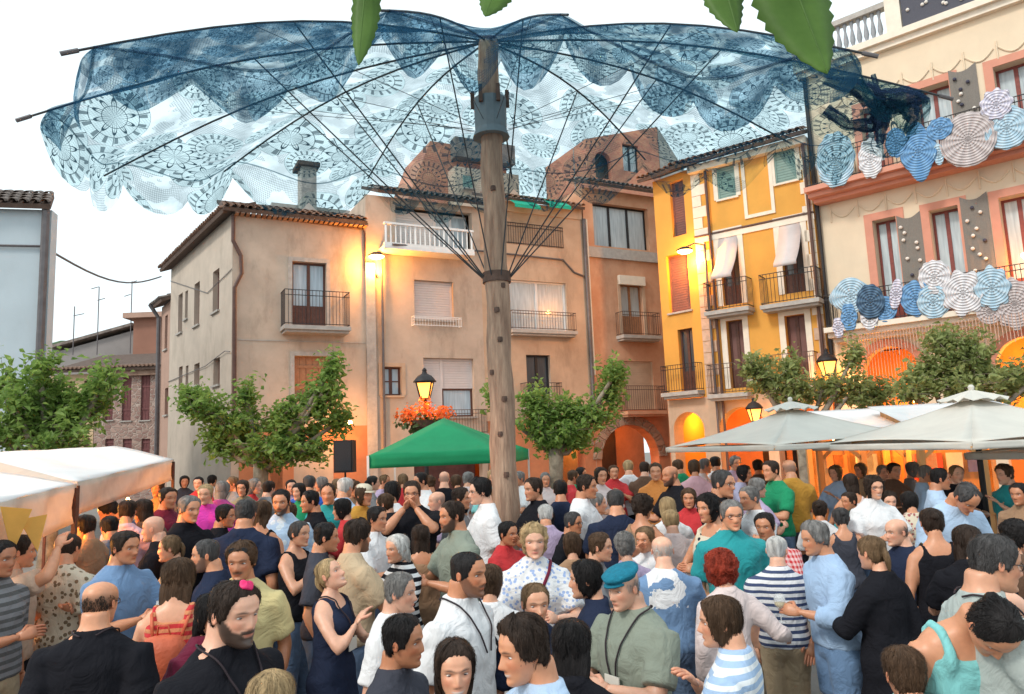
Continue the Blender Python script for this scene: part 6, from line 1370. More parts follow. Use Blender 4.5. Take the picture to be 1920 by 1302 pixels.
# --- second row
p(1163, 1066, 94, -55, 'm', 3, 'bald', 'gry', 'tee', 'sage', 'trousers', 'hold', 'hold', 'person in sage shirt and teal flat cap with a badge on a lanyard', cap='beret', lanyard=2, build=1.15, collar=1, nod=-6, glass=1)
p(752, 1078, 86, 80, 'm', 3, 'short', 'gry', 'tee', 'white', 'jeans', 'down', 'down', 'person in white t-shirt in profile left of the pole foot', build=1.1)
p(878, 1036, 94, 62, 'm', 2, 'buzz', 'blk', 'tee', 'white', 'jeans', 'down', 'down', 'person in white t-shirt with black lanyard in front of the pole', beard=.35, lanyard=1)
p(606, 1052, 74, 76, 'f', 3, 'pony', 'bld', 'tank', 'navy', 'dress', 'hold', 'chest', 'person in sleeveless navy dress laughing with hand on chest', nod=30, lanyard=2, length=.55, smile=1)
p(452, 1018, 78, 4, 'm', 2, 'mop', 'br', 'tee', 'yellow', 'trousers', 'down', 'down', 'person in pale yellow t-shirt facing the camera, sunglasses pushed up', moust=1, shades=1)
p(385, 1012, 70, -70, 'm', 1, 'buzz', 'dgr', 'tee', 'navy', 'jeans', 'hold', 'down', 'person in navy shirt turned left beside the yellow t-shirt', beard=.6)
p(336, 1046, 84, 188, 'f', 0, 'long', 'br', 'tank', 'red', 'skirt', 'hold', 'hold', 'person in red striped top with orange backpack and back turned', pat='stripe', c2=(.62, .25, .12), k=24., length=.85, backpack='orange')
p(400, 1118, 92, 60, 'f', 1, 'long', 'blk', 'tee', 'maroon', 'jeans', 'down', 'down', 'person in maroon top behind the black t-shirt with pink badge', length=.4)
p(237, 996, 68, 72, 'm', 2, 'short', 'dbr', 'tee', 'blue', 'jeans', 'hold', 'hold', 'person in blue polo holding a cup in front of the left stalls', collar=1, shades=1, build=1.12, glass=-1)
p(131, 1002, 64, 172, 'm', 1, 'buzz', 'dbr', 'tee', 'cream', 'trousers', 'hold', 'down', 'person in cream floral shirt with back turned by the stalls', pat='floral', c2=(.22, .16, .10), k=26., build=1.1, bc='khaki')
p(42, 1004, 66, 120, 'm', 1, 'short', 'dbr', 'tee', 'peach', 'trousers', 'hold', 'up', 'person in peach t-shirt reaching up under the near stall', build=1.1, bc='black')
p(4, 1014, 74, 80, 'm', 4, 'short', 'blk', 'tee', 'grey', 'trousers', 'down', 'hold', 'person cut by the left edge in a grey patterned shirt', pat='stripe', c2=(.1, .1, .1), k=20.)
p(192, 942, 52, -60, 'm', 2, 'curly', 'blk', 'tee', 'dgrey', 'jeans', 'reach', 'hold', 'person in slate shirt leaning towards the stall counter', lean=28, c_over=(.12, .15, .22))
p(240, 938, 46, 190, 'f', 1, 'short', 'dbr', 'tee', 'pink', 'jeans', 'hold', 'hold', 'person in pink top at the far stall counter')
p(287, 968, 56, -80, 'm', 3, 'bald', 'gry', 'tee', 'black', 'jeans', 'hold', 'hold', 'bare headed person in dark shirt turned left near the stalls', noh=1)
p(317, 1004, 56, -70, 'f', 0, 'pony', 'lbr', 'tank', 'beige', 'jeans', 'hold', 'hold', 'person in beige top turned left beside the dark shirt')
p(1003, 1100, 76, 14, 'f', 0, 'pony', 'lbr', 'tee', 'navy', 'jeans', 'down', 'down', 'person in navy top facing the camera just left of the flat cap', length=.3)
p(1095, 1052, 88, -95, 'f', 0, 'bob', 'blk', 'tee', 'navy', 'jeans', 'hold', 'down', 'person in navy top in profile behind the flat cap')
p(918, 1064, 72, 178, 'f', 0, 'bob', 'br', 'tee', 'white', 'jeans', 'hold', 'hold', 'person in white top with black bag strap and back turned', strap='black')
p(1000, 982, 74, 4, 'f', 3, 'cbob', 'bld', 'tee', 'white', 'trousers', 'hold', 'hold', 'person in blue and white blouse facing the camera with dark red strap', pat='floral', c2=(.32, .42, .66), k=34., strap='maroon', build=1.06)
p(953, 980, 54, 50, 'f', 2, 'short', 'blk', 'tee', 'red', 'jeans', 'face', 'hold', 'person in red top with hand at mouth beside the pole')
p(1240, 1008, 68, 178, 'm', 3, 'bald', 'wht', 'tee', 'blue', 'jeans', 'hold', 'hold', 'person in blue t-shirt with white print on the back', pat='print', c2=(.75, .75, .76), build=1.12)
p(1350, 1040, 72, 190, 'f', 0, 'afro', 'red', 'long', 'palepink', 'trousers', 'down', 'side', 'person in pale pink cardigan with an arm round a neighbour')
p(1455, 1010, 68, 165, 'm', 3, 'buzz', 'wht', 'tee', 'white', 'trousers', 'down', 'hold', 'person in navy and white striped t-shirt with back turned', pat='stripe', c2=(.06, .08, .16), k=23., bc='khaki', build=1.06, yaw=-20)
p(1522, 980, 70, -82, 'm', 1, 'mop', 'gry', 'rolled', 'sky', 'shorts', 'hold', 'down', 'person in light blue shirt and blue shorts standing in profile', bc='blue', collar=1, lean=4, glass=1)
p(1630, 1006, 74, -150, 'f', 0, 'pony', 'lbr', 'long', 'black', 'dress', 'hold', 'down', 'person in long black dress with a ponytail, back turned', length=.75)
p(1678, 976, 62, -80, 'm', 3, 'bald', 'dgr', 'tee', 'navy', 'trousers', 'down', 'down', 'person in dark navy t-shirt right of the black dress', build=1.1, bc='black')
p(1744, 952, 66, 165, 'f', 1, 'bun', 'dbr', 'tank', 'black', 'skirt', 'down', 'down', 'bare shouldered person in black top with back turned, right side')
p(1810, 985, 74, 150, 'f', 0, 'long', 'dbr', 'tee', 'black', 'dress', 'hold', 'down', 'person in black with long loose hair beside the pale green polo', length=.9)
p(1902, 978, 72, 120, 'f', 1, 'curly', 'blk', 'tee', 'brown', 'jeans', 'down', 'down', 'person in brown top behind the pale green polo at right edge')
# --- middle
p(1072, 1002, 58, 176, 'f', 0, 'bob', 'br', 'tee', 'tan', 'jeans', 'hold', 'hold', 'person in tan top with back turned behind the navy profile')
p(1126, 1002, 52, 70, 'm', 0, 'short', 'br', 'tee', 'grey', 'jeans', 'down', 'hold', 'person in grey t-shirt turned right behind the flat cap')
p(1170, 1004, 60, 186, 'f', 3, 'curly', 'gry', 'tee', 'lilac', 'jeans', 'hold', 'hold', 'person in lilac top directly behind the flat cap')
p(1208, 992, 52, -40, 'f', 1, 'short', 'lbr', 'tee', 'white', 'jeans', 'hold', 'face', 'person in white top turned left beside the blue printed t-shirt')
p(1022, 946, 50, 176, 'm', 1, 'short', 'wht', 'tee', 'lilac', 'trousers', 'hold', 'hold', 'person in lilac shirt with back turned right of the pole')
p(1075, 962, 50, 60, 'm', 2, 'short', 'dgr', 'tee', 'black', 'jeans', 'hold', 'down', 'person in black t-shirt turned right behind the blouse', glasses=1)
p(1153, 918, 52, 176, 'm', 1, 'short', 'dgr', 'tee', 'navy', 'trousers', 'hold', 'hold', 'person in navy polo with white collar and back turned', collar=1, build=1.1)
p(1204, 928, 52, 150, 'f', 2, 'curly', 'dbr', 'tank', 'tan', 'jeans', 'hold', 'down', 'person in tan sleeveless top with back turned right of navy polo')
p(1250, 932, 50, 178, 'f', 3, 'long', 'bld', 'tee', 'white', 'jeans', 'down', 'hold', 'person in white top with long loose hair, back turned, centre right', length=.3)
p(1256, 958, 52, 184, 'm', 3, 'short', 'bld', 'tee', 'palepink', 'jeans', 'hold', 'hold', 'person in pale pink t-shirt with back turned, centre right')
p(1325, 926, 58, -60, 'f', 1, 'cbob', 'blk', 'tank', 'cream', 'dress', 'hold', 'hold', 'person in white dress with dark dots, turned left', pat='dots', c2=(.02, .02, .03), k=16.)
p(1370, 938, 64, 4, 'm', 1, 'short', 'gry', 'tee', 'teal', 'trousers', 'down', 'down', 'person in turquoise polo facing the camera with glasses', collar=1, glasses=1, build=1.08)
p(1432, 962, 64, -35, 'm', 2, 'short', 'blk', 'tee', 'red', 'jeans', 'hold', 'hold', 'person in red and white checked shirt turned left', pat='check', c2=(.72, .5, .5), k=28., collar=1)
p(1402, 912, 50, -70, 'm', 1, 'short', 'gry', 'tee', 'white', 'jeans', 'hold', 'down', 'person in white shirt turned left behind turquoise polo')
p(1355, 882, 52, 50, 'm', 1, 'short', 'dgr', 'tee', 'black', 'trousers', 'down', 'hold', 'tall person in black shirt looking right under the left umbrella', glasses=1)
p(1575, 955, 44, 170, 'f', 1, 'bun', 'dgr', 'tank', 'dgrey', 'jeans', 'hold', 'hold', 'person in dark vest behind the light blue shirt')
p(1536, 940, 46, 150, 'f', 2, 'bun', 'dbr', 'tee', 'white', 'jeans', 'hold', 'down', 'person in white top below the left umbrella pole')
p(1637, 892, 48, 2, 'f', 0, 'cbob', 'dbr', 'tee', 'white', 'jeans', 'hold', 'hold', 'smiling person in white top facing the camera at the timber stall', glasses=1, smile=1)
p(1640, 946, 46, -150, 'f', 2, 'short', 'aub', 'tee', 'mustard', 'jeans', 'hold', 'hold', 'person in mustard scarf top below the smiling one')
p(1703, 922, 46, 170, 'f', 1, 'bob', 'blk', 'tee', 'cream', 'skirt', 'hold', 'down', 'person in cream floral blouse with back turned, right side', pat='floral', c2=(.35, .12, .12), k=30.)
p(1762, 878, 44, 70, 'm', 2, 'short', 'blk', 'tee', 'lblue', 'jeans', 'down', 'hold', 'person in pale blue checked shirt looking right before the timber stall', collar=1)
p(1826, 916, 58, 10, 'm', 2, 'rec', 'dgr', 'tee', 'lblue', 'jeans', 'hold', 'hold', 'person in pale blue t-shirt bending forward under the right umbrella', lean=24, nod=-22, build=1.1)
p(1908, 906, 48, -60, 'm', 2, 'short', 'blk', 'tee', 'tan', 'jeans', 'hold', 'down', 'person in tan shirt at the far right edge under the umbrella')
p(845, 940, 60, -62, 'm', 2, 'short', 'dbr', 'tee', 'sage', 'jeans', 'hold', 'hold', 'person in grey green t-shirt turned left, left of the pole', beard=.9)
p(898, 898, 56, -75, 'm', 3, 'mop', 'blk', 'tee', 'white', 'jeans', 'down', 'hold', 'tall person in white shirt and jeans just left of the pole', glasses=1)
p(772, 902, 56, 0, 'm', 1, 'short', 'dbr', 'tee', 'black', 'jeans', 'face', 'face', 'person in black t-shirt with both hands at the mouth', glasses=1, build=1.15)
p(743, 1004, 62, -45, 'f', 0, 'long', 'wht', 'tee', 'black', 'jeans', 'chest', 'hold', 'person in black and white striped top turned left', pat='stripe', c2=(.72, .72, .72), k=18., length=.3)
p(788, 985, 56, 190, 'f', 2, 'long', 'dbr', 'tank', 'tan', 'dress', 'hold', 'hold', 'person in tan jumpsuit with back turned, left of centre', length=.7)
p(672, 976, 64, 130, 'm', 1, 'mop', 'dbr', 'tee', 'beige', 'jeans', 'hold', 'hold', 'person in beige t-shirt seen from behind, left of centre', beard=.6)
p(613, 980, 64, 100, 'm', 1, 'short', 'blk', 'tee', 'dgrey', 'jeans', 'hold', 'down', 'person in charcoal shirt turned right behind the navy dress')
p(563, 976, 56, 70, 'f', 0, 'pony', 'dgr', 'tank', 'black', 'jeans', 'hold', 'chest', 'person in black vest and jeans turned right', length=.4)
p(708, 950, 52, 70, 'm', 1, 'short', 'blk', 'tee', 'white', 'jeans', 'down', 'hold', 'person in white t-shirt with cap looking right, left of centre')
p(527, 918, 50, 4, 'm', 2, 'short', 'blk', 'tee', 'lblue', 'jeans', 'down', 'hold', 'person in pale blue printed t-shirt facing the camera', beard=.9, pat='floral', c2=(.6, .68, .75), k=12.)
p(492, 938, 52, 176, 'f', 2, 'long', 'br', 'tank', 'black', 'jeans', 'hold', 'down', 'person in dark vest with long hair and back turned', length=.4)
p(462, 936, 54, 180, 'm', 2, 'short', 'dgr', 'tee', 'navy', 'trousers', 'hold', 'down', 'person in navy t-shirt with back turned, middle left', build=1.12)
p(424, 946, 48, 90, 'm', 2, 'short', 'blk', 'tee', 'black', 'jeans', 'hold', 'hold', 'person in black shirt turned right beside the navy t-shirt')
p(356, 930, 54, 60, 'm', 1, 'short', 'gry', 'tee', 'black', 'trousers', 'hold', 'hold', 'person in black polo with white collar edge near the far stall', collar=1)
p(385, 908, 42, 4, 'm', 0, 'short', 'bld', 'tee', 'magenta', 'jeans', 'down', 'hold', 'person in bright magenta t-shirt facing the camera')
p(316, 914, 42, 60, 'm', 2, 'short', 'dbr', 'tee', 'maroon', 'jeans', 'hold', 'down', 'person in dark red top at the end of the far stall')
p(580, 920, 44, -60, 'm', 2, 'short', 'blk', 'tee', 'black', 'jeans', 'hold', 'hold', 'person in black turned left behind the charcoal shirt')
p(615, 906, 42, 4, 'm', 1, 'rec', 'dbr', 'tee', 'teal', 'jeans', 'down', 'down', 'person in teal t-shirt facing the camera, left background')
p(648, 896, 42, 150, 'm', 1, 'short', 'wht', 'tee', 'sky', 'trousers', 'hold', 'down', 'person in light blue shirt with back turned near the loudspeaker')
p(683, 908, 44, 60, 'f', 1, 'bob', 'br', 'tee', 'mustard', 'jeans', 'hold', 'hold', 'person in mustard top wearing a cream baseball cap', cap='ball')
p(736, 902, 44, 176, 'f', 1, 'bob', 'blk', 'tee', 'white', 'jeans', 'hold', 'hold', 'person in white top with back turned in front of the gazebo')
p(818, 922, 42, -70, 'm', 3, 'bald', 'gry', 'tee', 'lilac', 'jeans', 'hold', 'hold', 'person in mauve shirt turned left under the gazebo edge')
p(865, 914, 44, 80, 'm', 1, 'short', 'dbr', 'tee', 'grey', 'jeans', 'hold', 'down', 'person in grey shirt turned right, just left of the tall white shirt')
p(998, 896, 46, -60, 'f', 1, 'short', 'dbr', 'tee', 'black', 'jeans', 'hold', 'hold', 'person in black top turned left, first to the right of the pole')
p(1050, 900, 42, 176, 'm', 2, 'short', 'blk', 'tee', 'navy', 'jeans', 'down', 'down', 'person in navy jacket with back turned under the third tree')
p(1100, 890, 46, 70, 'm', 2, 'short', 'dbr', 'tee', 'white', 'jeans', 'hold', 'down', 'person in white t-shirt with sunglasses pushed up, right of the tree trunk', shades=1)
p(1177, 863, 40, 178, 'm', 0, 'short', 'bld', 'tee', 'white', 'trousers', 'down', 'hold', 'tall person in white t-shirt with back turned before the orange arch')
p(1126, 876, 34, 20, 'f', 1, 'long', 'dbr', 'tee', 'palepink', 'jeans', 'hold', 'hold', 'person in pale pink facing the camera near the orange arch', length=.3)
p(1255, 874, 48, -70, 'm', 2, 'bald', 'dbr', 'tee', 'black', 'trousers', 'hold', 'hold', 'bearded person in black t-shirt turned left before the arcade', beard=.9)
p(1228, 868, 34, -10, 'f', 1, 'short', 'br', 'tee', 'orange', 'jeans', 'hold', 'hold', 'person in orange top before the arcade')
p(1340, 856, 38, 178, 'm', 2, 'short', 'blk', 'tee', 'white', 'jeans', 'hold', 'down', 'person in white shirt with back turned under the left umbrella edge')
p(1443, 864, 46, -70, 'm', 1, 'short', 'dbr', 'tee', 'green', 'jeans', 'hold', 'hold', 'person in green t-shirt turned left at the umbrella pole')
p(1478, 862, 42, 178, 'm', 1, 'bald', 'gry', 'tee', 'mustard', 'trousers', 'down', 'hold', 'person in mustard t-shirt with back turned at the umbrella pole')
p(1593, 888, 40, 170, 'f', 1, 'long', 'dbr', 'tank', 'palepink', 'skirt', 'hold', 'down', 'person in pale sleeveless top at the timber stall', length=.3)
p(1395, 872, 34, 60, 'f', 1, 'bob', 'blk', 'tee', 'lav', 'jeans', 'hold', 'hold', 'person in lavender top under the left umbrella')
p(1675, 868, 34, 10, 'f', 1, 'short', 'dbr', 'tee', 'brown', 'jeans', 'hold', 'hold', 'person in brown top inside the timber stall between umbrellas')
p(1300, 862, 34, 176, 'f', 2, 'bob', 'br', 'tee', 'pink', 'jeans', 'hold', 'down', 'person in pink top with back turned before the narrow yellow arch')
p(787, 886, 34, -60, 'm', 1, 'short', 'blk', 'tee', 'white', 'trousers', 'hold', 'down', 'person in white shirt turned left under the gazebo')
p(833, 884, 32, 178, 'm', 3, 'bald', 'gry', 'tee', 'black', 'trousers', 'hold', 'hold', 'bare headed person in black under the gazebo, back turned')
p(580, 892, 36, 178, 'm', 1, 'short', 'dgr', 'tee', 'royal', 'jeans', 'hold', 'hold', 'person in royal blue t-shirt with back turned, left background')
p(418, 902, 36, 178, 'f', 0, 'long', 'gry', 'tee', 'magenta', 'jeans', 'hold', 'hold', 'person in purple pink top with back turned behind the bright magenta one', length=.2, c_over=(.35, .06, .22))
p(455, 900, 32, 2, 'f', 1, 'bob', 'dbr', 'tee', 'olive', 'jeans', 'hold', 'hold', 'person in olive top with dark glasses facing the camera, left background', glasses=1)
p(346, 892, 36, 30, 'f', 1, 'bob', 'blk', 'tee', 'dgrey', 'jeans', 'hold', 'hold', 'person in dark grey at the far end of the white stall')
p(925, 880, 34, 2, 'f', 0, 'bob', 'bld', 'tee', 'turq', 'jeans', 'hold', 'hold', 'person in turquoise behind the pole under the gazebo corner')
p(268, 936, 44, -120, 'f', 1, 'long', 'dbr', 'tee', 'brown', 'jeans', 'hold', 'hold', 'person in brown top with back turned at the far stall counter', length=.3)
p(205, 968, 50, -130, 'm', 2, 'short', 'blk', 'tee', 'blue', 'jeans', 'hold', 'reach', 'person in blue grey shirt choosing goods at the far stall', c_over=(.13, .17, .25))
p(158, 965, 50, -100, 'f', 1, 'bun', 'dbr', 'tee', 'tan', 'jeans', 'hold', 'hold', 'person in tan top between the two white stalls')
# --- far fill, background
_fc = [('white', 'white'), ('navy', 'navy'), ('red', 'red'), ('black', 'black'), ('sky', 'light blue'), ('beige', 'beige'), ('palepink', 'pale pink'), ('green', 'green'), ('grey', 'grey'), ('mustard', 'mustard'), ('teal', 'teal'), ('lilac', 'lilac'), ('brown', 'brown'), ('tan', 'tan')]
_spots = [(478, 897, 30), (505, 902, 31), (546, 899, 30), (560, 906, 34), (602, 894, 29), (632, 898, 30), (664, 902, 33), (700, 892, 29), (722, 890, 28), (755, 888, 28), (805, 893, 31), (855, 890, 29), (878, 886, 28), (972, 884, 29), (1022, 886, 30), (1075, 882, 29), (1090, 876, 27), (1150, 872, 28), (1208, 866, 28), (1270, 862, 27), (1322, 860, 28), (1378, 856, 27), (1420, 862, 29), (1565, 872, 33), (1612, 868, 31), (1655, 872, 33), (1712, 866, 33), (1735, 872, 36), (1792, 872, 38), (1880, 872, 40), (295, 902, 33), (372, 894, 30), (398, 890, 28), (435, 894, 29), (1420, 898, 40), (1590, 925, 44), (1665, 925, 44), (1290, 915, 44), (935, 915, 36), (1120, 925, 44), (540, 945, 46), (640, 935, 44), (720, 925, 44)]
_land = lambda x: 'far stall end' if x < 340 else 'corner house' if x < 470 else 'middle tree' if x < 600 else 'loudspeaker' if x < 690 else 'gazebo' if x < 920 else 'third tree' if x < 1110 else 'orange arch' if x < 1250 else 'yellow arcade' if x < 1400 else 'left umbrella pole' if x < 1540 else 'middle timber stall' if x < 1700 else 'right timber stall'
_rf = random.Random(21); _used = set()
for x, y, hp in _spots:
    for _ in range(40):
        (cn, cw), po = _rf.choice(_fc), _rf.choice([('facing the camera', 0), ('with back turned', 180), ('turned left', -80), ('turned right', 80)])
        if (cw, _land(x)) not in _used: break
    _used.add((cw, _land(x))); sx = _rf.choice('mf')
    p(x, y, hp, po[1]+_rf.uniform(-25, 25), sx, _rf.choice([0, 1, 2, 3]), _rf.choice(['short', 'short', 'rec', 'curly'] if sx == 'm' else ['bob', 'long', 'pony', 'bun']), _rf.choice(['blk', 'dbr', 'br', 'gry', 'lbr']), 'tee', cn, 'jeans', _rf.choice(['hold', 'down', 'chest']), _rf.choice(['hold', 'down', 'hold']), 'small figure in %s %s by the %s' % (cw, po[0], _land(x)))

# --- solve where each stands: pixel gives the direction, head size the distance, body height checks it
def solve(o):
    pr = prep_person(o, 1.7, 2); k = pr['top'][2]/1.7; d = ray(o['x'], o['y']); sl_ = d.z/d.y; Y = F*.258/o['hp']; lo, hi = (1.30, 1.62) if o.get('child') else (1.50 if o['sex'] == 'm' else 1.45, 1.90)
    H = (HC+sl_*Y)/k; Hc = min(max(H, lo), hi)
    if Hc != H and sl_ < -.004: Y = (Hc*k-HC)/sl_
    o['Y'] = Y; o['kt'] = k; o['sl'] = sl_; o['H'] = (HC+sl_*Y)/k; o['px'] = d.x/d.y
for o in PL: solve(o)
def gpos(o): return np.array([o['px']*o['Y'], o['Y']])
obst = [(np.array([PX, PY]), .40)]
for o in PL: o['Y0'] = o['Y']
for it in range(60):
    mv = 0
    for i in range(len(PL)):
        for j in range(i+1, len(PL)):
            a, b = PL[i], PL[j]; dd = gpos(a)-gpos(b); mn = .38 if min(a['Y'], b['Y']) < 6 else .42
            if dd[0]*dd[0]+dd[1]*dd[1] < mn*mn:
                q, r_ = (a, b) if a['Y'] < b['Y'] else (b, a); s = .03
                nH = (HC+r_['sl']*(r_['Y']+s))/r_['kt']
                if (nH > 1.42 or r_.get('child')) and r_['Y'] < r_['Y0']*1.16: r_['Y'] += s
                nQ = (HC+q['sl']*(q['Y']-s))/q['kt']
                if nQ < 1.93 and q['Y'] > q['Y0']*.955: q['Y'] -= s*.6
                mv += 1
        for c, rr in obst:
            if np.linalg.norm(gpos(PL[i])-c) < rr: PL[i]['Y'] += .05 if PL[i]['Y'] > c[1] else -.05
    if not mv: break
jobs = []
for o in PL:
    o['H'] = (HC+o['sl']*o['Y'])/o['kt']; Y = o['Y']; l = 0 if Y < 4.4 else 1 if Y < 8.5 else 2; o['l'] = l; pr = prep_person(o, o['H'], l); o['pr'] = pr; vx = {0: .0125, 1: .019, 2: .030}[l]
    o['tb'] = temp_obj(*pr['body'], vx*1.15, 3); o['ts'] = temp_obj(*pr['shirt'], vx, 4 if l == 0 else 3); o['tt'] = temp_obj(*pr['bottom'], vx*1.4, 3) if pr['bottom'] else None
dg = bpy.context.evaluated_depsgraph_get()
def grab(t):
    me = bpy.data.meshes.new_from_object(t.evaluated_get(dg)); me.materials.clear(); return me
for o in PL:
    for k_ in ('tb', 'ts', 'tt'):
        if o[k_]: o[k_+'m'] = grab(o[k_])
for o in PL:
    for k_ in ('tb', 'ts', 'tt'):
        if o[k_]: m_ = o[k_].data; bpy.data.objects.remove(o[k_]); bpy.data.meshes.remove(m_); o[k_] = None
GLASSM = mat('drinking_glass', (.9, .92, .92), .03, .02, 4, spec=.5); GLASSM.node_tree.nodes['Principled BSDF'].inputs['Alpha'].default_value = .28; WINE = mat('white_wine', (.80, .68, .34), .2, .05, 4, trans=.5); PAPER = mat('white_badge', (.75, .72, .64), .7, .05, 4); CORD = mat('lanyard_cord', (.03, .02, .025), .7, .2, 9)
PINK = mat('pink_badge', (.75, .03, .16), .5, .1, 9); BERET = mat('teal_cap_wool', (.01, .16, .24), .9, .2, 30, .4, 90); CAPW = mat('cream_cap', (.6, .54, .42), .8, .1, 9)
from mathutils.bvhtree import BVHTree
def snap(bvh, pts, gap, n=9):
    pts = np.asarray(pts); q = []
    for i in range(len(pts)-1):
        for t in np.linspace(0, 1, n, endpoint=False): q.append(pts[i]*(1-t)+pts[i+1]*t)
    q.append(pts[-1]); out = []
    for r_ in q:
        lo, no, _, _ = bvh.find_nearest(Vector(r_)); out.append(np.array(lo+no*gap))
    out = np.array(out); out[1:-1] = (out[:-2]+2*out[1:-1]+out[2:])/4; return out
def part(name, v, f, m, parent, sm=True):
    me = bpy.data.meshes.new(name); me.from_pydata(np.asarray(v).tolist(), [], f); me.update(); return link_mesh(name, me, m, parent, sm)
for idx, o in enumerate(PL):
    pr, l, H = o['pr'], o['l'], o['H']; rnd = np.random.default_rng(idx+100); sk = np.array(SKINS[o['skin']])*rnd.uniform(.9, 1.08); HM, org, hh = pr['HM'], pr['org'], pr['hh']
    # body
    g = G(); me = o['tbm']; v, nv = mesh_np(me); g.add(v, faces_of(me), np.tile(sk, (len(v), 1))*(1+.12*vnoise(v, 9, idx))[:, None])
    add_head(g, HM, org, hh, l, sk, o)
    for sgn in (1, -1):
        S, E, W = pr['A'][sgn]; key = o['armL'] if sgn == 1 else o['armR']; hold = key in ('hold', 'phone', 'reach'); hand(g, E, W, 1.0*(.98 if o['sex'] == 'm' else .9), sk, l, .62 if hold else .28, sgn, .8 if hold else .1)
    bm_ = bpy.data.meshes.new('person'); bm_.from_pydata(g.verts().tolist(), [], g.f); ca = bm_.color_attributes.new('Col', 'FLOAT_COLOR', 'POINT'); col = np.ones((g.n, 4)); col[:, :3] = np.clip(np.concatenate(g.c), 0, 1); ca.data.foreach_set('color', col.ravel()); bm_.update()
    P = link_mesh('person', bm_, SKIN, None, True); tag(P, o['label'], 'person', 'people in the festival crowd')
    a = R(o['face']); tp = pr['top']; rz = rotz(a); t2 = rz@np.array([tp[0], tp[1], 0]); gp = gpos(o); P.location = (gp[0]-t2[0], gp[1]-t2[1], 0.0); P.rotation_euler = (0, 0, a)
    # shirt with folds
    me = o['tsm']; v, nv = mesh_np(me); am = .013 if l < 2 else .008
    fold = vnoise(v*np.array([1, 1, 1.6]), 9, idx)+.6*vnoise(v*np.array([1.2, 1.2, .7]), 19, idx+5)+(.8*np.abs(vnoise(v*np.array([1., 1., 2.2])+.3*v[:, [2, 0, 1]], 6, idx+9)))
    v = v+nv*(am*fold)[:, None]; me.vertices.foreach_set('co', v.astype(np.float32).ravel()); me.update()
    bvh = BVHTree.FromPolygons(v.tolist(), faces_of(me)) if (o.get('lanyard') or o.get('strap')) else None
    c = o.get('c_over') or CC[o['c']]; me.materials.append(clothmat(c, o.get('pat'), o.get('c2', (.8, .8, .8)), o.get('k', 30.) if o.get('pat') else 30.)); link_mesh('dress' if o['bot'] == 'dress' else 'shirt', me, None, P, True)
    if o.get('ttm'):
        me = o['ttm']; v, nv = mesh_np(me); v = v+nv*(.007*vnoise(v, 8, idx+2))[:, None]; me.vertices.foreach_set('co', v.astype(np.float32).ravel()); me.update()
        bc = o.get('bc') or {'jeans': 'denim', 'trousers': rnd.choice(['black', 'navy', 'khaki', 'dgrey']), 'shorts': 'khaki', 'skirt': rnd.choice(['navy', 'maroon', 'beige'])}[o['bot']]; me.materials.append(clothmat(CC[str(bc)])); link_mesh('skirt' if o['bot'] == 'skirt' else 'shorts' if o['bot'] == 'shorts' else 'trousers', me, None, P, True)
    for sgn in (1, -1):
        gs = G(); shoe(sgn, H, gs); part('shoe', gs.verts(), gs.f, SHOEM if idx % 3 else SHOEW, P)
    if not o.get('noh') and not (o['hair'] == 'bald' and l == 2):
        v, f = make_hair(o['hair'], HM, org, hh, l, idx+1, length=o.get('length')); part('hair', v, f, hairmat(o['hc']), P)
    X = lambda q: (np.asarray(q, float)*hh)@HM.T+org
    if o.get('glasses') or o.get('shades'):
        g = G(); up = o.get('shades'); dz, dy = (.37, .10) if up else (0, 0); a_ = np.linspace(0, 2*np.pi, 14)
        for s in (-1, 1):
            pts = np.stack([s*.15+.105*np.cos(a_), np.full(14, -.40+dy+.015), .52+dz+.075*np.sin(a_)], -1); v, f = tubev(X(pts), [.0022]*14, 5, side=np.array([.3, .2, .9])); g.add(v, f)
            v, f = tubev(X([(s*.25, -.39+dy, .55+dz), (s*.345, -.25+dy, .56+dz), (s*.36, .02, .54+dz*.75)]), [.002]*3, 5); g.add(v, f)
        v, f = tubev(X([(-.05, -.415+dy, .54+dz), (0, -.43+dy, .55+dz), (.05, -.415+dy, .54+dz)]), [.002]*3, 5); g.add(v, f); gl = part('sunglasses' if up else 'glasses', g.verts(), g.f, GLASSF, P)
        if up:
            for s in (-1, 1): part('lens', X(np.stack([s*.15+.1*np.cos(a_), np.full(14, -.385+dy), .52+dz+.07*np.sin(a_)], -1)), [tuple(range(14))], LENSD, gl)
    if o.get('lanyard'):
        ps = lambda q: pr['pose'](np.array(q))*H; zl = .66 if o['lanyard'] == 2 else .70; g = G()
        fr = -.088*o.get('build', 1) if o['sex'] == 'm' else -.09
        for s in (1, -1):
            q = snap(bvh, [ps((s*.02, .052, .838)), ps((s*.046, .02, .842)), ps((s*.050, -.035, .822)), ps((s*.035, fr+.004, .765)), ps((s*.012, fr-.006, zl))], .010); v, f = tubev(q, [.0042]*len(q), 6); g.add(v, f); qe = q[-1]
        la = part('lanyard', g.verts(), g.f, CORD, P)
        if o['lanyard'] == 2:
            q = qe+np.array([-qe[0], -.006, -.03]); w_, h_ = .05, .036; bx = np.array([(x, y, z) for z in (-h_, h_) for x, y in ((-w_, -.003), (w_, -.003), (w_, .003), (-w_, .003))])@pr['LM'].T+q; part('badge', bx, [(0, 3, 2, 1), (4, 5, 6, 7), (0, 1, 5, 4), (1, 2, 6, 5), (2, 3, 7, 6), (3, 0, 4, 7)], PAPER, la, False)
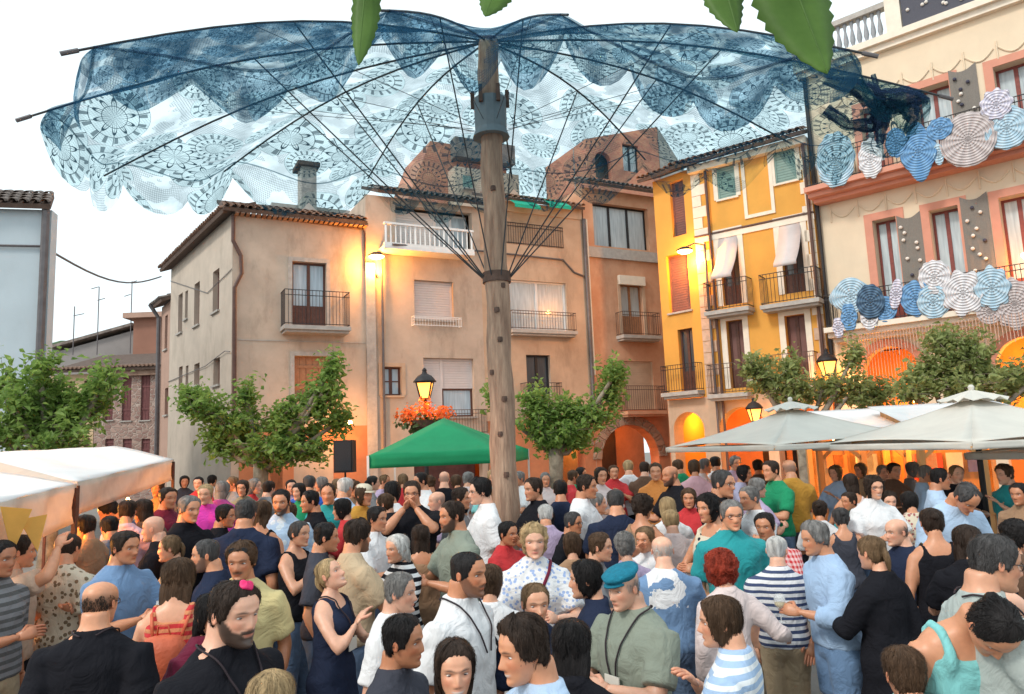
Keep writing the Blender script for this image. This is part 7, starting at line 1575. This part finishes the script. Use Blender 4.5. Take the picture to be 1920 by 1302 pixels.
    if o.get('strap'):
        ps = lambda q: pr['pose'](np.array(q))*H; bw = o.get('build', 1); q = snap(bvh, [ps((-.10*bw, .05, .60)), ps((-.03, .088*bw, .70)), ps((.045, .065, .80)), ps((.06, .01, .834)), ps((.05, -.055, .80)), ps((.0, -.093*bw, .71)), ps((-.09*bw, -.06, .60))], .006); v, f = tubev(q, [.011]*len(q), 6, .5); part('bag_strap', v, f, clothmat(CC[o['strap']]), P)
    if o.get('backpack'):
        ps = lambda q: pr['pose'](np.array(q))*H; rg = [ps(ring(w_, d, .125, z, 16, .6)) for z, w_, d in ((.585, .06, .03), (.60, .075, .045), (.66, .078, .052), (.72, .07, .045), (.755, .05, .03), (.762, .02, .01))]; v, f = loft(rg); bp = part('backpack', v, f, mat('orange_leather', (.60, .13, .06), .5, .12, 9, .3, 40), P)
        for s in (1, -1): v, f = tubev([ps((s*.045, .085, .75)), ps((s*.06, .05, .815)), ps((s*.062, -.02, .828)), ps((s*.075, -.068, .77)), ps((s*.09, .0, .66)), ps((s*.06, .09, .61))], [.009]*6, 6, .5); part('strap', v, f, MATS['orange_leather'], bp)
        v, f = tubev([ps((-.02, .12, .757)), ps((-.015, .125, .79)), ps((.015, .125, .79)), ps((.02, .12, .757))], [.005]*4, 6); part('handle', v, f, MATS['orange_leather'], bp)
    if o.get('badge_pink'):
        a_ = np.linspace(0, 2*np.pi, 16, endpoint=False); rg = [np.stack([.04+r_*.13*np.cos(a_), -.17+r_*.10*np.sin(a_)+0*a_, np.full(16, z)+.02*np.cos(3*a_)-.1*(r_*np.sin(a_))*-.5], -1) for r_, z in ((1, 1.01), (1, 1.045), (.6, 1.075), (.05, 1.085))]; v, f = loft(rg); part('cap_badge', X(v), f, PINK, P)
    if o.get('cap'):
        a_ = np.linspace(0, 2*np.pi, 28, endpoint=False)
        def rr_(w_, d, y, z, tl=0): return np.stack([w_*np.cos(a_), y+d*np.sin(a_), z+tl*np.sin(a_)], -1)
        if o['cap'] == 'beret': rg = [rr_(.335, .41, .01, .74, .05), rr_(.36, .44, .0, .79, .05), rr_(.44, .52, -.02, .86, .06), rr_(.45, .53, -.02, .92, .07), rr_(.38, .44, .0, .99, .06), rr_(.2, .24, .02, 1.04, .03), rr_(.03, .03, .03, 1.055)]
        else: rg = [rr_(.36, .44, .0, .74), rr_(.365, .445, .0, .84), rr_(.33, .40, .02, .97), rr_(.2, .25, .03, 1.06), rr_(.03, .03, .03, 1.085)]
        v, f = loft(rg)
        if o['cap'] == 'beret': v = v+(vnoise(v, 4, 3)*.05)[:, None]
        cp = part('flat_cap' if o['cap'] == 'beret' else 'baseball_cap', X(v), f, BERET if o['cap'] == 'beret' else CAPW, P); b_ = np.linspace(-1.15, 1.15, 13); yb = -.40 if o['cap'] == 'ball' else -.38; ln_ = .30 if o['cap'] == 'ball' else .17
        inn = np.stack([.33*np.sin(b_), -.40*np.cos(b_)+.0, np.full(13, .76)], -1); out = np.stack([.34*np.sin(b_), -.40*np.cos(b_)-ln_*np.cos(b_)**.8, np.full(13, .70)], -1); v = np.concatenate([inn, out, inn-[0, 0, .03], out-[0, 0, .03]]); f = []
        for i in range(12): f += [(i, i+1, 14+i, 13+i), (27+i, 26+i, 39+i, 40+i), (13+i, 14+i, 40+i, 39+i)]
        part('peak', X(v), f, BERET if o['cap'] == 'beret' else CAPW, cp)
    if o.get('glass'):
        sgn = o['glass']; S, E, W = pr['A'][sgn]; d = (W-E)/np.linalg.norm(W-E); q = W+d*.075+np.array([-sgn*.035, -.02, -.02]); wq = rz@q+np.array(P.location); GL = empty('wine_glass', (wq[0], wq[1], wq[2]-.07), 'wine glass held by the '+o['label'].replace('person in ', 'one in ', 1)[:46].rsplit(' ', 1)[0], 'glass', 'drinks held in the crowd')
        MB().lathe((wq[0], wq[1], wq[2]-.07), [(.032, 0), (.03, .003), (.005, .008), (.004, .075), (.02, .085), (.036, .11), (.038, .135), (.032, .175), (.031, .175), (.036, .135)], 16).build('bowl', GLASSM, GL, True); MB().lathe((wq[0], wq[1], wq[2]-.07), [(.004, .086), (.032, .11), (.034, .125)], 14).build('wine', WINE, GL, True)
print('close pairs', sum(1 for i in range(len(PL)) for j in range(i) if np.linalg.norm(gpos(PL[i])-gpos(PL[j])) < .3)); print('people', len(PL), 'tris', sum(len(o.data.loop_triangles) if o.type == 'MESH' and (o.data.calc_loop_triangles() or True) else 0 for o in bpy.data.objects))
for o in PL:
    if o['Y'] < 3.2 or o['H'] < 1.5 or o['H'] > 1.9: print('%.2f H%.2f %s' % (o['Y'], o['H'], o['label'][:50]))
